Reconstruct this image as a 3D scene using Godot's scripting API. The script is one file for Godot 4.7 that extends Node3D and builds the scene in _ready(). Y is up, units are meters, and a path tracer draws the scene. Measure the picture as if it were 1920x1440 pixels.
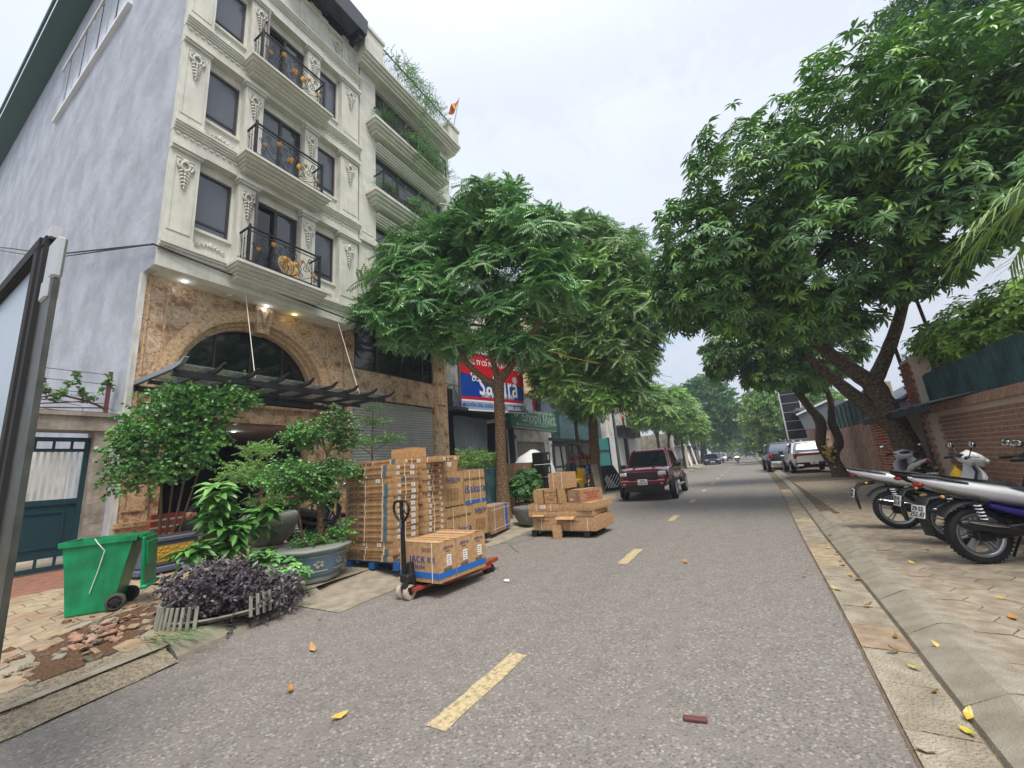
extends Node3D

var M := {}
var used := {}
var R := RandomNumberGenerator.new()
var bold: SystemFont
var plain: SystemFont
var serif: SystemFont


# ---------------------------------------------------------------- mesh shorthand
class MB:
	var v := PackedVector3Array()
	var n := PackedVector3Array()
	var t := PackedVector2Array()
	var c := PackedColorArray()
	var i := PackedInt32Array()
	var tint := Color.WHITE

	func put(p: Vector3, nn: Vector3, uv: Vector2) -> void:
		v.append(p)
		n.append(nn)
		t.append(uv)
		c.append(tint)

	# corners run counter-clockwise seen from outside
	func quad(a: Vector3, b: Vector3, d: Vector3, e: Vector3) -> void:
		var nn := (d - a).cross(e - b).normalized()
		var k := v.size()
		var w := a.distance_to(b)
		var h := a.distance_to(e)
		put(a, nn, Vector2(0, h))
		put(b, nn, Vector2(w, h))
		put(d, nn, Vector2(w, 0))
		put(e, nn, Vector2(0, 0))
		i.append_array(PackedInt32Array([k, k + 2, k + 1, k, k + 3, k + 2]))

	func tri(a: Vector3, b: Vector3, d: Vector3) -> void:
		var nn := (b - a).cross(d - a).normalized()
		var k := v.size()
		put(a, nn, Vector2(0, 0))
		put(b, nn, Vector2(1, 0))
		put(d, nn, Vector2(0.5, 1))
		i.append_array(PackedInt32Array([k, k + 2, k + 1]))

	func box(p: Vector3, s: Vector3, b := Basis.IDENTITY) -> void:
		var h := s * 0.5
		var q := []
		for z in [-1, 1]:
			for y in [-1, 1]:
				for x in [-1, 1]:
					q.append(p + b * Vector3(h.x * x, h.y * y, h.z * z))
		quad(q[4], q[5], q[7], q[6])
		quad(q[1], q[0], q[2], q[3])
		quad(q[5], q[1], q[3], q[7])
		quad(q[0], q[4], q[6], q[2])
		quad(q[6], q[7], q[3], q[2])
		quad(q[0], q[1], q[5], q[4])

	# from low corner to high corner
	func span(lo: Vector3, hi: Vector3) -> void:
		box((lo + hi) * 0.5, (hi - lo).abs())

	func cbox(p: Vector3, s: Vector3, r: float, b := Basis.IDENTITY) -> void:
		var h := s * 0.5
		r = minf(r, minf(h.x, minf(h.y, h.z)) * 0.95)
		var ax := [Vector3(1, 0, 0), Vector3(0, 1, 0), Vector3(0, 0, 1)]
		for k in 3:
			var u: Vector3 = ax[(k + 1) % 3]
			var w: Vector3 = ax[(k + 2) % 3]
			for sg in [-1.0, 1.0]:
				var o: Vector3 = ax[k] * h[k] * sg
				var du: Vector3 = u * (h[(k + 1) % 3] - r)
				var dw: Vector3 = w * (h[(k + 2) % 3] - r)
				var f := [o - du - dw, o + du - dw, o + du + dw, o - du + dw]
				if sg < 0:
					f.reverse()
				quad(p + b * f[0], p + b * f[1], p + b * f[2], p + b * f[3])
			for s1 in [-1.0, 1.0]:
				for s2 in [-1.0, 1.0]:
					var e0: Vector3 = u * s1 * h[(k + 1) % 3] + w * s2 * (h[(k + 2) % 3] - r)
					var e1: Vector3 = u * s1 * (h[(k + 1) % 3] - r) + w * s2 * h[(k + 2) % 3]
					var l: Vector3 = ax[k] * (h[k] - r)
					var f2 := [e0 - l, e0 + l, e1 + l, e1 - l]
					if s1 * s2 > 0:
						f2.reverse()
					quad(p + b * f2[0], p + b * f2[1], p + b * f2[2], p + b * f2[3])
		for x in [-1.0, 1.0]:
			for y in [-1.0, 1.0]:
				for z in [-1.0, 1.0]:
					var a := Vector3(h.x * x, (h.y - r) * y, (h.z - r) * z)
					var d := Vector3((h.x - r) * x, h.y * y, (h.z - r) * z)
					var e := Vector3((h.x - r) * x, (h.y - r) * y, h.z * z)
					if x * y * z > 0:
						tri(p + b * a, p + b * d, p + b * e)
					else:
						tri(p + b * a, p + b * e, p + b * d)

	# outline in the xy plane of xf, pushed out along its z
	func prism(poly: PackedVector2Array, depth: float, xf := Transform3D.IDENTITY) -> void:
		if not Geometry2D.is_polygon_clockwise(poly):
			pass
		else:
			poly = poly.duplicate()
			poly.reverse()
		var idx := Geometry2D.triangulate_polygon(poly)
		for sg in [0.5, -0.5]:
			var k := v.size()
			for q in poly:
				put(xf * Vector3(q.x, q.y, depth * sg), xf.basis * Vector3(0, 0, signf(sg)), q)
			for j in range(0, idx.size(), 3):
				var a := poly[idx[j]]
				var ccw := (poly[idx[j + 1]] - a).cross(poly[idx[j + 2]] - a) > 0
				if ccw == (sg > 0):
					i.append_array(PackedInt32Array([k + idx[j], k + idx[j + 2], k + idx[j + 1]]))
				else:
					i.append_array(PackedInt32Array([k + idx[j], k + idx[j + 1], k + idx[j + 2]]))
		for j in poly.size():
			var a := poly[j]
			var b := poly[(j + 1) % poly.size()]
			quad(xf * Vector3(a.x, a.y, -depth * 0.5), xf * Vector3(b.x, b.y, -depth * 0.5), xf * Vector3(b.x, b.y, depth * 0.5), xf * Vector3(a.x, a.y, depth * 0.5))

	# smooth skin over rings of equal length
	func loft(rings: Array, closed := true, cap0 := true, cap1 := true) -> void:
		var m: int = rings[0].size()
		var w := m + (1 if closed else 0)
		var k := v.size()
		var acc := PackedVector3Array()
		acc.resize(rings.size() * m)
		for r in rings.size() - 1:
			for j in (m if closed else m - 1):
				var j2 := (j + 1) % m
				var a: Vector3 = rings[r][j]
				var b: Vector3 = rings[r][j2]
				var d: Vector3 = rings[r + 1][j2]
				var e: Vector3 = rings[r + 1][j]
				var nn := (d - a).cross(e - b)
				acc[r * m + j] += nn
				acc[r * m + j2] += nn
				acc[(r + 1) * m + j2] += nn
				acc[(r + 1) * m + j] += nn
		var vv := 0.0
		for r in rings.size():
			if r:
				vv += rings[r][0].distance_to(rings[r - 1][0])
			var uu := 0.0
			for j in w:
				var jj := j % m
				if j:
					uu += rings[r][jj].distance_to(rings[r][j - 1])
				put(rings[r][jj], acc[r * m + jj].normalized(), Vector2(uu, vv))
		for r in rings.size() - 1:
			for j in w - 1:
				var a := k + r * w + j
				i.append_array(PackedInt32Array([a, a + w + 1, a + 1, a, a + w, a + w + 1]))
		if closed and cap0:
			fan(rings[0], true)
		if closed and cap1:
			fan(rings[-1], false)

	func fan(ring: PackedVector3Array, flip: bool) -> void:
		var mid := Vector3.ZERO
		for p in ring:
			mid += p
		mid /= ring.size()
		for j in ring.size():
			var a := ring[j]
			var b := ring[(j + 1) % ring.size()]
			if a.distance_squared_to(b) < 1e-12:
				continue
			if flip:
				tri(mid, b, a)
			else:
				tri(mid, a, b)

	func tube(path: PackedVector3Array, radii, sides := 8, caps := true, squash := 1.0) -> void:
		var rings := []
		var last := Vector3.ZERO
		for k in path.size():
			var d := (path[mini(k + 1, path.size() - 1)] - path[maxi(k - 1, 0)]).normalized()
			if k == 0:
				last = d.cross(Vector3.UP if absf(d.y) < 0.9 else Vector3.RIGHT).normalized()
			else:
				last = (last - d * last.dot(d)).normalized()
			var o := d.cross(last)
			var r: float = radii if radii is float or radii is int else radii[k]
			var ring := PackedVector3Array()
			for j in sides:
				var a := TAU * j / sides
				ring.append(path[k] + last * cos(a) * r + o * sin(a) * r * squash)
			rings.append(ring)
		loft(rings, true, caps, caps)

	func rod(a: Vector3, b: Vector3, r: float, sides := 8) -> void:
		tube(PackedVector3Array([a, b]), r, sides)

	# square bar between two points
	func bar(a: Vector3, b: Vector3, w: float, h: float, up := Vector3.UP) -> void:
		var d := (b - a).normalized()
		var s := d.cross(up).normalized()
		if s.length() < 0.5:
			s = d.cross(Vector3.RIGHT).normalized()
		box((a + b) * 0.5, Vector3(w, h, a.distance_to(b)), Basis(s, s.cross(d) * -1.0 if false else d.cross(s) * -1.0, -d))

	# profile of (radius, height), turned round the y axis of xf
	func lathe(prof: PackedVector2Array, sides := 16, xf := Transform3D.IDENTITY, caps := true) -> void:
		var rings := []
		for q in prof:
			var ring := PackedVector3Array()
			for j in sides:
				var a := -TAU * j / sides
				ring.append(xf * Vector3(cos(a) * q.x, q.y, sin(a) * q.x))
			rings.append(ring)
		loft(rings, true, caps, caps)

	func ball(p: Vector3, s: Vector3, rings := 8, sides := 12, b := Basis.IDENTITY) -> void:
		var prof := PackedVector2Array()
		for k in rings + 1:
			var a := PI * k / rings - PI / 2
			prof.append(Vector2(maxf(cos(a), 0.001), sin(a)))
		lathe(prof, sides, Transform3D(b * Basis.from_scale(s), p), false)

	func torus(xf: Transform3D, r: float, r2: float, sides := 24, ring := 8, squash := 1.0) -> void:
		var rings := []
		for k in sides + 1:
			var a := TAU * k / sides
			var d := Vector3(cos(a), sin(a), 0)
			var rr := PackedVector3Array()
			for j in ring:
				var q := TAU * j / ring
				rr.append(xf * (d * (r + cos(q) * r2) + Vector3(0, 0, sin(q) * r2 * squash)))
			rings.append(rr)
		loft(rings, true, false, false)

	func add(o: MB, xf := Transform3D.IDENTITY) -> void:
		var k := v.size()
		for j in o.v.size():
			v.append(xf * o.v[j])
			n.append((xf.basis * o.n[j]).normalized())
		t.append_array(o.t)
		c.append_array(o.c)
		for j in o.i:
			i.append(j + k)

	func mesh(mat: Material = null) -> ArrayMesh:
		var a := []
		a.resize(Mesh.ARRAY_MAX)
		a[Mesh.ARRAY_VERTEX] = v
		a[Mesh.ARRAY_NORMAL] = n
		a[Mesh.ARRAY_TEX_UV] = t
		a[Mesh.ARRAY_COLOR] = c
		a[Mesh.ARRAY_INDEX] = i
		var m := ArrayMesh.new()
		m.add_surface_from_arrays(Mesh.PRIMITIVE_TRIANGLES, a)
		if mat:
			m.surface_set_material(0, mat)
		return m


# ---------------------------------------------------------------- scene shorthand
func numbered(called: String) -> String:
	var k: int = used.get(called, 0)
	used[called] = k + 1
	return called if k == 0 else "%s_%03d" % [called, k]


func tag(o: Node, label: String, category: String, group := "") -> Node:
	if label:
		o.set_meta("label", label)
	if category:
		o.set_meta("category", category)
	if group:
		o.set_meta("group", group)
	return o


func thing(called: String, label: String, category: String, at := Vector3.ZERO, turn := 0.0, group := "") -> Node3D:
	var o := Node3D.new()
	o.name = numbered(called)
	add_child(o)
	o.position = at
	o.rotation.y = turn
	tag(o, label, category, group)
	return o


func part(called: String, b: MB, mat: Material, parent: Node, xf := Transform3D.IDENTITY) -> MeshInstance3D:
	return piece(called, b.mesh(mat), parent, xf)


func piece(called: String, m: Mesh, parent: Node, xf := Transform3D.IDENTITY, mat: Material = null) -> MeshInstance3D:
	var o := MeshInstance3D.new()
	o.mesh = m
	if mat:
		o.material_override = mat
	o.transform = xf
	if parent == self:
		o.name = numbered(called)
	else:
		var seen: Dictionary = parent.get_meta("names_taken", {})
		var k: int = seen.get(called, 0)
		seen[called] = k + 1
		parent.set_meta("names_taken", seen)
		o.name = called if k == 0 else "%s_%03d" % [called, k]
	parent.add_child(o, true)
	return o


func structure(called: String, b: MB, mat: Material) -> MeshInstance3D:
	var o := part(called, b, mat, self)
	o.set_meta("kind", "structure")
	return o


func stuff(o: Node) -> Node:
	o.set_meta("kind", "stuff")
	return o


func copy(src: Node3D, at: Vector3, turn: float, label: String) -> Node3D:
	var o: Node3D = src.duplicate()
	o.name = numbered(String(src.name).rstrip("0123456789").trim_suffix("_"))
	add_child(o)
	o.position = at
	o.rotation.y = turn
	o.set_meta("label", label)
	return o


func many(called: String, m: Mesh, xfs: Array, cols: Array, parent: Node, mat: Material) -> MultiMeshInstance3D:
	var mm := MultiMesh.new()
	mm.transform_format = MultiMesh.TRANSFORM_3D
	mm.use_colors = true
	mm.mesh = m
	mm.instance_count = xfs.size()
	for k in xfs.size():
		mm.set_instance_transform(k, xfs[k])
		mm.set_instance_color(k, cols[k])
	var o := MultiMeshInstance3D.new()
	o.multimesh = mm
	o.material_override = mat
	o.name = numbered(called) if parent == self else called
	parent.add_child(o, true)
	return o


func words(text: String, height: float, fnt: Font, depth := 0.004) -> TextMesh:
	var tm := TextMesh.new()
	tm.font = fnt
	tm.text = text
	tm.font_size = 32
	tm.pixel_size = height / 23.0
	tm.depth = depth
	tm.curve_step = 3.0
	return tm


func xf(at: Vector3, b := Basis.IDENTITY) -> Transform3D:
	return Transform3D(b, at)


func turned(y: float, x := 0.0, z := 0.0) -> Basis:
	return Basis.from_euler(Vector3(x, y, z))


func V(a: Array) -> PackedVector3Array:
	return PackedVector3Array(a)


func P2(a: Array) -> PackedVector2Array:
	var p := PackedVector2Array()
	for k in range(0, a.size(), 2):
		p.append(Vector2(a[k], a[k + 1]))
	return p


# ---------------------------------------------------------------- materials
func noise_tex(sd: int, freq: float, ramp: Array, size := 512, kind := FastNoiseLite.TYPE_SIMPLEX_SMOOTH, octaves := 4, warp := 0.0) -> NoiseTexture2D:
	var f := FastNoiseLite.new()
	f.seed = sd
	f.frequency = freq
	f.noise_type = kind
	f.fractal_octaves = octaves
	if warp > 0:
		f.domain_warp_enabled = true
		f.domain_warp_amplitude = warp
		f.domain_warp_frequency = freq * 0.7
	var t := NoiseTexture2D.new()
	t.width = size
	t.height = size
	t.seamless = true
	t.noise = f
	if ramp:
		var g := Gradient.new()
		var offs := PackedFloat32Array()
		var cols := PackedColorArray()
		for k in range(0, ramp.size(), 2):
			offs.append(ramp[k])
			cols.append(ramp[k + 1])
		g.offsets = offs
		g.colors = cols
		t.color_ramp = g
	return t


func bumps(sd: int, freq: float, strength: float, kind := FastNoiseLite.TYPE_SIMPLEX_SMOOTH, octaves := 4) -> NoiseTexture2D:
	var t := noise_tex(sd, freq, [], 512, kind, octaves)
	t.as_normal_map = true
	t.bump_strength = strength
	return t


func mat(called: String, col: Color, rough := 0.8, metal := 0.0) -> StandardMaterial3D:
	var m := StandardMaterial3D.new()
	m.resource_name = called
	m.albedo_color = col
	m.roughness = rough
	m.metallic = metal
	M[called] = m
	return m


func textured(called: String, col: Color, tex: Texture2D, scale: float, rough := 0.85, nrm: Texture2D = null, amount := 1.0, world := true) -> StandardMaterial3D:
	var m := mat(called, col, rough)
	m.albedo_texture = tex
	m.uv1_triplanar = true
	m.uv1_world_triplanar = world
	m.uv1_scale = Vector3.ONE * scale
	if nrm:
		m.normal_enabled = true
		m.normal_texture = nrm
		m.normal_scale = amount
	return m


func c8(r: int, g: int, b: int) -> Color:
	return Color8(r, g, b)


func asphalt_texture() -> ImageTexture:
	var s := 1024
	var cell := FastNoiseLite.new()
	cell.seed = 5
	cell.noise_type = FastNoiseLite.TYPE_CELLULAR
	cell.frequency = 0.1
	cell.cellular_return_type = FastNoiseLite.RETURN_CELL_VALUE
	cell.fractal_type = FastNoiseLite.FRACTAL_NONE
	var edge := cell.duplicate()
	edge.cellular_return_type = FastNoiseLite.RETURN_DISTANCE
	var soft := FastNoiseLite.new()
	soft.seed = 9
	soft.frequency = 0.006
	soft.fractal_octaves = 5
	var a: PackedByteArray = cell.get_seamless_image(s, s).get_data()
	var d: PackedByteArray = edge.get_seamless_image(s, s).get_data()
	var e: PackedByteArray = soft.get_seamless_image(s, s).get_data()
	var o := PackedByteArray()
	o.resize(s * s * 3)
	var rg := RandomNumberGenerator.new()
	rg.seed = 3
	for k in s * s:
		var q := a[k]
		var base := 166.0 + (e[k] - 128.0) * 0.05
		if q > 215 and d[k] < 110:
			base += 18.0 + (q - 215) * 0.7
		elif q < 40 and d[k] < 110:
			base -= 24.0
		else:
			base += (q - 128.0) * 0.06
		base += rg.randf_range(-9, 9)
		var warm := 3.0 if q % 3 == 0 else 0.0
		o[k * 3] = clampi(int(base + 3 + warm), 0, 255)
		o[k * 3 + 1] = clampi(int(base), 0, 255)
		o[k * 3 + 2] = clampi(int(base - 3 - warm), 0, 255)
	return ImageTexture.create_from_image(Image.create_from_data(s, s, false, Image.FORMAT_RGB8, o))


# plaster: soft blotches with streaks that run down
func plaster_texture(sd: int, blotch: float, streak: float, grain: float) -> ImageTexture:
	var s := 512
	var f := FastNoiseLite.new()
	f.seed = sd
	f.frequency = 0.007
	f.fractal_octaves = 6
	var g := FastNoiseLite.new()
	g.seed = sd + 1
	g.frequency = 0.03
	g.fractal_octaves = 3
	var a: PackedByteArray = f.get_seamless_image(s, s).get_data()
	var strip: PackedByteArray = g.get_seamless_image(s, s).get_data()
	var o := PackedByteArray()
	o.resize(s * s * 3)
	var rg := RandomNumberGenerator.new()
	rg.seed = sd
	for y in s:
		for x in s:
			var k := y * s + x
			var st := strip[((y / 12) % s) * s + x]
			var q := 226.0 + (a[k] - 128.0) * blotch + (st - 128.0) * streak + rg.randf_range(-grain, grain)
			var qq := clampi(int(q), 0, 255)
			o[k * 3] = qq
			o[k * 3 + 1] = qq
			o[k * 3 + 2] = qq
	return ImageTexture.create_from_image(Image.create_from_data(s, s, false, Image.FORMAT_RGB8, o))


func card_texture() -> ImageTexture:
	var s := 256
	var f := FastNoiseLite.new()
	f.seed = 77
	f.frequency = 0.02
	var a: PackedByteArray = f.get_seamless_image(s, s).get_data()
	var o := PackedByteArray()
	o.resize(s * s * 3)
	var rg := RandomNumberGenerator.new()
	rg.seed = 4
	for y in s:
		for x in s:
			var k := y * s + x
			var q := 225.0 + (a[k] - 128.0) * 0.22 + rg.randf_range(-5, 5) + (4.0 if x % 5 < 2 else -2.0)
			o[k * 3] = clampi(int(q), 0, 255)
			o[k * 3 + 1] = clampi(int(q - 2), 0, 255)
			o[k * 3 + 2] = clampi(int(q - 5), 0, 255)
	return ImageTexture.create_from_image(Image.create_from_data(s, s, false, Image.FORMAT_RGB8, o))


func make_materials() -> void:
	bold = SystemFont.new()
	bold.font_names = PackedStringArray(["Droid Sans"])
	bold.font_weight = 700
	plain = SystemFont.new()
	plain.font_names = PackedStringArray(["Droid Sans"])
	serif = SystemFont.new()
	serif.font_names = PackedStringArray(["Droid Serif"])
	var grit := bumps(21, 0.12, 6.0, FastNoiseLite.TYPE_SIMPLEX, 3)
	var soft := bumps(22, 0.02, 5.0)
	var pl := plaster_texture(31, 0.10, 0.05, 4)
	var pl2 := plaster_texture(41, 0.26, 0.14, 6)
	var m: StandardMaterial3D = textured("asphalt", c8(192, 188, 183), asphalt_texture(), 0.55, 0.92, grit, 0.4)
	m.vertex_color_use_as_albedo = true
	textured("paint_yellow", c8(216, 196, 152), noise_tex(8, 0.03, [0.0, Color(0.55, 0.55, 0.55), 0.4, Color(0.85, 0.85, 0.85), 1.0, Color.WHITE]), 1.3, 0.9, grit, 0.5)
	var con := noise_tex(12, 0.012, [0.0, c8(176, 168, 156), 0.45, c8(202, 195, 182), 0.6, c8(210, 204, 192), 1.0, c8(230, 225, 215)], 512, FastNoiseLite.TYPE_SIMPLEX_SMOOTH, 6)
	textured("concrete", c8(190, 184, 172), con, 0.55, 0.93, grit, 0.6)
	textured("concrete_kerb", c8(182, 178, 168), con, 0.8, 0.93, grit, 0.4)
	textured("concrete_dark", c8(138, 132, 122), con, 0.4, 0.93, grit, 0.8)
	textured("rough_patch", c8(204, 194, 178), noise_tex(14, 0.05, [0.0, c8(150, 142, 130), 0.5, c8(206, 198, 184), 1.0, c8(240, 234, 224)], 512, FastNoiseLite.TYPE_CELLULAR, 3), 0.8, 0.95, bumps(15, 0.06, 14.0), 1.6)
	for k in 5:
		var tone: Color = [c8(186, 176, 164), c8(178, 168, 156), c8(190, 182, 168), c8(172, 162, 152), c8(184, 172, 160)][k]
		textured("paver_%d" % k, tone, con, 0.9, 0.93, grit, 0.35)
		var tone2: Color = [c8(202, 186, 162), c8(194, 172, 148), c8(206, 192, 168), c8(186, 168, 150), c8(196, 180, 160)][k]
		textured("flag_%d" % k, tone2, con, 0.9, 0.93, grit, 0.35)
	textured("joint_soil", c8(146, 132, 116), con, 1.2, 0.98, grit, 1.0)
	textured("soil", c8(150, 116, 86), noise_tex(16, 0.05, [0.0, c8(110, 100, 90), 1.0, c8(255, 250, 240)]), 1.4, 0.98, grit, 1.4)
	textured("earth", c8(120, 112, 96), con, 0.1, 0.98)
	textured("dark_soil", c8(92, 72, 54), con, 2.0, 0.98, grit, 1.4)
	textured("grey_wall", c8(196, 202, 212), plaster_texture(44, 0.16, 0.03, 6), 0.16, 0.9, soft, 0.25)
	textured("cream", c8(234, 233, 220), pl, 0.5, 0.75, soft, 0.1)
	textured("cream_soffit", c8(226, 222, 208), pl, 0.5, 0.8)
	textured("white_wall", c8(228, 226, 218), pl2, 0.3, 0.85)
	textured("stained_wall", c8(222, 218, 206), pl2, 0.22, 0.9, soft, 0.3)
	textured("yellow_wall", c8(236, 212, 160), pl, 0.4, 0.85)
	textured("slate_wall", c8(96, 104, 122), pl, 0.4, 0.7)
	textured("weathered_wall", c8(206, 198, 182), pl2, 0.35, 0.92, soft, 0.5)
	var marble := noise_tex(51, 0.009, [0.0, c8(120, 88, 60), 0.25, c8(172, 138, 102), 0.38, c8(220, 202, 176), 0.45, c8(156, 118, 80), 0.5, c8(226, 212, 190), 0.6, c8(198, 168, 130), 0.66, c8(236, 224, 204), 0.74, c8(190, 156, 114), 1.0, c8(240, 232, 216)], 1024, FastNoiseLite.TYPE_SIMPLEX_SMOOTH, 7, 45.0)
	m = textured("marble", c8(236, 228, 220), marble, 0.22, 0.3)
	m.uv1_offset = Vector3(0.3, 0.1, 0.2)
	m = textured("marble_deep", c8(206, 182, 150), marble, 0.55, 0.3)
	m = textured("marble_light", c8(240, 228, 210), marble, 0.8, 0.32)
	textured("card", c8(204, 164, 120), card_texture(), 2.0, 0.85, null, 1.0, false)
	textured("card_warm", c8(198, 158, 110), card_texture(), 2.0, 0.85, null, 1.0, false)
	textured("card_dull", c8(184, 146, 112), card_texture(), 2.0, 0.85, null, 1.0, false)
	textured("card_ochre", c8(198, 160, 110), card_texture(), 2.0, 0.85, null, 1.0, false)
	mat("card_tape", c8(196, 150, 100), 0.35)
	mat("ink_grey", c8(92, 92, 96), 0.8)
	mat("ink_blue", c8(52, 72, 128), 0.8)
	mat("ink_brown", c8(110, 72, 44), 0.85)
	mat("ink_red", c8(186, 84, 52), 0.8)
	mat("band_blue", c8(28, 104, 186), 0.6)
	mat("band_teal", c8(72, 106, 122), 0.7)
	mat("band_navy", c8(62, 76, 116), 0.7)
	mat("strap", c8(236, 226, 206), 0.4)
	mat("label_white", c8(238, 236, 230), 0.6)
	mat("pallet_blue", c8(26, 86, 150), 0.5)
	mat("pallet_black", c8(34, 35, 38), 0.6)
	mat("plastic_blue", c8(34, 52, 158), 0.4)
	mat("plastic_red", c8(176, 30, 50), 0.4)
	mat("plastic_yellow", c8(226, 178, 48), 0.45)
	textured("truck_yellow", c8(226, 176, 20), pl, 0.8, 0.4)
	textured("jack_orange", c8(216, 82, 44), noise_tex(61, 0.03, [0.0, Color(0.55, 0.5, 0.48), 0.35, Color(0.95, 0.95, 0.95), 1.0, Color.WHITE]), 1.6, 0.45, null, 1.0, false)
	textured("jack_worn", c8(176, 78, 52), noise_tex(62, 0.03, [0.0, Color(0.4, 0.36, 0.34), 0.5, Color(0.9, 0.9, 0.9), 1.0, Color.WHITE]), 1.6, 0.55, null, 1.0, false)
	mat("black_steel", c8(32, 32, 34), 0.45, 0.3)
	mat("dark_iron", c8(38, 40, 44), 0.55, 0.4)
	mat("grease", c8(58, 54, 50), 0.5, 0.6)
	mat("wheel_nylon", c8(186, 170, 156), 0.7)
	mat("gold", c8(222, 164, 60), 0.4, 0.3)
	mat("frame_dark", c8(52, 46, 46), 0.45)
	m = mat("glass_dark", c8(46, 52, 60), 0.06)
	m.metallic_specular = 0.7
	m = mat("glass_film", c8(84, 88, 98), 0.16)
	m.metallic_specular = 0.6
	m = mat("glass_black", c8(16, 19, 24), 0.05)
	m.metallic_specular = 0.6
	m = mat("pane_clear", Color(0.75, 0.82, 0.82, 0.25), 0.05)
	m.transparency = BaseMaterial3D.TRANSPARENCY_ALPHA
	mat("bright_pane", c8(206, 212, 226), 0.1)
	textured("shutter", c8(190, 192, 184), pl, 0.6, 0.45)
	mat("shutter_tan", c8(150, 138, 122), 0.6)
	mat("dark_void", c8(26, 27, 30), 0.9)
	textured("dark_board", c8(52, 60, 66), pl2, 0.4, 0.8)
	mat("tarp", c8(84, 92, 94), 0.5)
	mat("gate_green", c8(22, 58, 66), 0.45)
	mat("gate_bar", c8(204, 208, 206), 0.5)
	textured("render_old", c8(168, 158, 144), pl2, 0.5, 0.95, soft, 0.6)
	textured("tile_pink", c8(176, 128, 112), con, 0.8, 0.8)
	textured("bin_green", c8(10, 146, 92), plaster_texture(71, 0.28, 0.1, 4), 0.9, 0.38, null, 1.0, false)
	mat("rubber", c8(36, 36, 37), 0.85)
	mat("tyre", c8(34, 34, 36), 0.8)
	mat("tyre_dusty", c8(72, 68, 64), 0.9)
	mat("grey_plastic", c8(112, 112, 112), 0.6)
	mat("alloy", c8(190, 192, 196), 0.3, 0.8)
	mat("chrome", c8(220, 222, 226), 0.12, 1.0)
	mat("steel", c8(150, 154, 158), 0.4, 0.7)
	mat("matt_black", c8(34, 35, 37), 0.65)
	mat("satin_black", c8(28, 29, 34), 0.4)
	mat("seat_black", c8(46, 48, 52), 0.6)
	m = mat("scooter_white", c8(232, 234, 236), 0.25)
	m.clearcoat_enabled = true
	m.clearcoat = 0.6
	m = mat("scooter_blue", c8(40, 34, 130), 0.2)
	m.clearcoat_enabled = true
	for nm in [["paint_red", c8(104, 16, 28)], ["paint_white", c8(226, 224, 222)], ["paint_black", c8(30, 31, 36)], ["paint_navy", c8(32, 40, 66)], ["paint_silver", c8(168, 172, 178)]]:
		m = mat(nm[0], nm[1], 0.3, 0.15)
		m.clearcoat_enabled = true
		m.clearcoat = 1.0
		m.clearcoat_roughness = 0.04
	m = mat("car_glass", c8(20, 24, 28), 0.04)
	m.metallic_specular = 0.8
	m = mat("car_glass_light", c8(120, 132, 146), 0.08)
	m.metallic_specular = 0.8
	m = mat("lamp_red", c8(150, 20, 26), 0.15)
	m = mat("lamp_clear", c8(214, 216, 214), 0.1)
	m = mat("lamp_amber", c8(206, 160, 90), 0.2)
	mat("plate_white", c8(228, 228, 224), 0.5)
	mat("plate_ink", c8(28, 28, 32), 0.6)
	mat("sign_red", c8(196, 24, 40), 0.35)
	mat("sign_blue", c8(16, 64, 158), 0.35)
	mat("sign_white", c8(236, 236, 238), 0.4)
	mat("sign_pale", c8(148, 168, 206), 0.4)
	mat("sign_navy", c8(28, 62, 116), 0.4)
	mat("sign_green", c8(38, 104, 62), 0.4)
	mat("sign_mint", c8(196, 220, 200), 0.5)
	mat("fabric_red", c8(190, 36, 52), 0.8)
	mat("wrap_film", c8(222, 224, 222), 0.35)
	mat("teal_sheet", c8(58, 128, 126), 0.5)
	textured("wall_sheet", c8(66, 100, 102), plaster_texture(81, 0.5, 0.35, 5), 0.5, 0.6)
	mat("roof_sheet", c8(112, 116, 118), 0.6)
	mat("roof_green", c8(58, 96, 88), 0.6)
	textured("pot_grey", c8(132, 134, 126), pl2, 1.2, 0.9, soft, 0.5)
	mat("pot_blue", c8(108, 134, 158), 0.5)
	mat("pot_rim", c8(132, 136, 128), 0.6)
	mat("pot_cream", c8(168, 166, 140), 0.6)
	mat("pot_terra", c8(178, 96, 60), 0.85)
	mat("relief_gold", c8(186, 150, 60), 0.6)
	mat("planter_blue", c8(88, 96, 116), 0.6)
	textured("planter_fence", c8(158, 156, 142), pl2, 1.0, 0.9)
	mat("brick_mortar", c8(206, 190, 172), 0.95)
	for k in 4:
		textured("brick_%d" % k, [c8(190, 146, 122), c8(174, 128, 108), c8(202, 162, 136), c8(158, 118, 102)][k], pl2, 2.0, 0.92, grit, 0.5)
	textured("brick_red", c8(190, 92, 58), pl2, 2.0, 0.92, grit, 0.5)
	textured("rose_render", c8(196, 158, 138), pl2, 0.5, 0.92)
	var bark := noise_tex(91, 0.02, [0.0, c8(80, 70, 60), 0.4, c8(150, 138, 122), 0.6, c8(190, 180, 164), 1.0, c8(240, 232, 220)], 512, FastNoiseLite.TYPE_SIMPLEX_SMOOTH, 6)
	textured("bark", c8(174, 146, 118), bark, 1.4, 0.95, bumps(92, 0.03, 14.0), 0.7)
	textured("bark_grey", c8(160, 146, 128), bark, 1.1, 0.95, bumps(93, 0.03, 16.0), 1.6)
	mat("twig", c8(112, 92, 70), 0.9)
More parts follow.
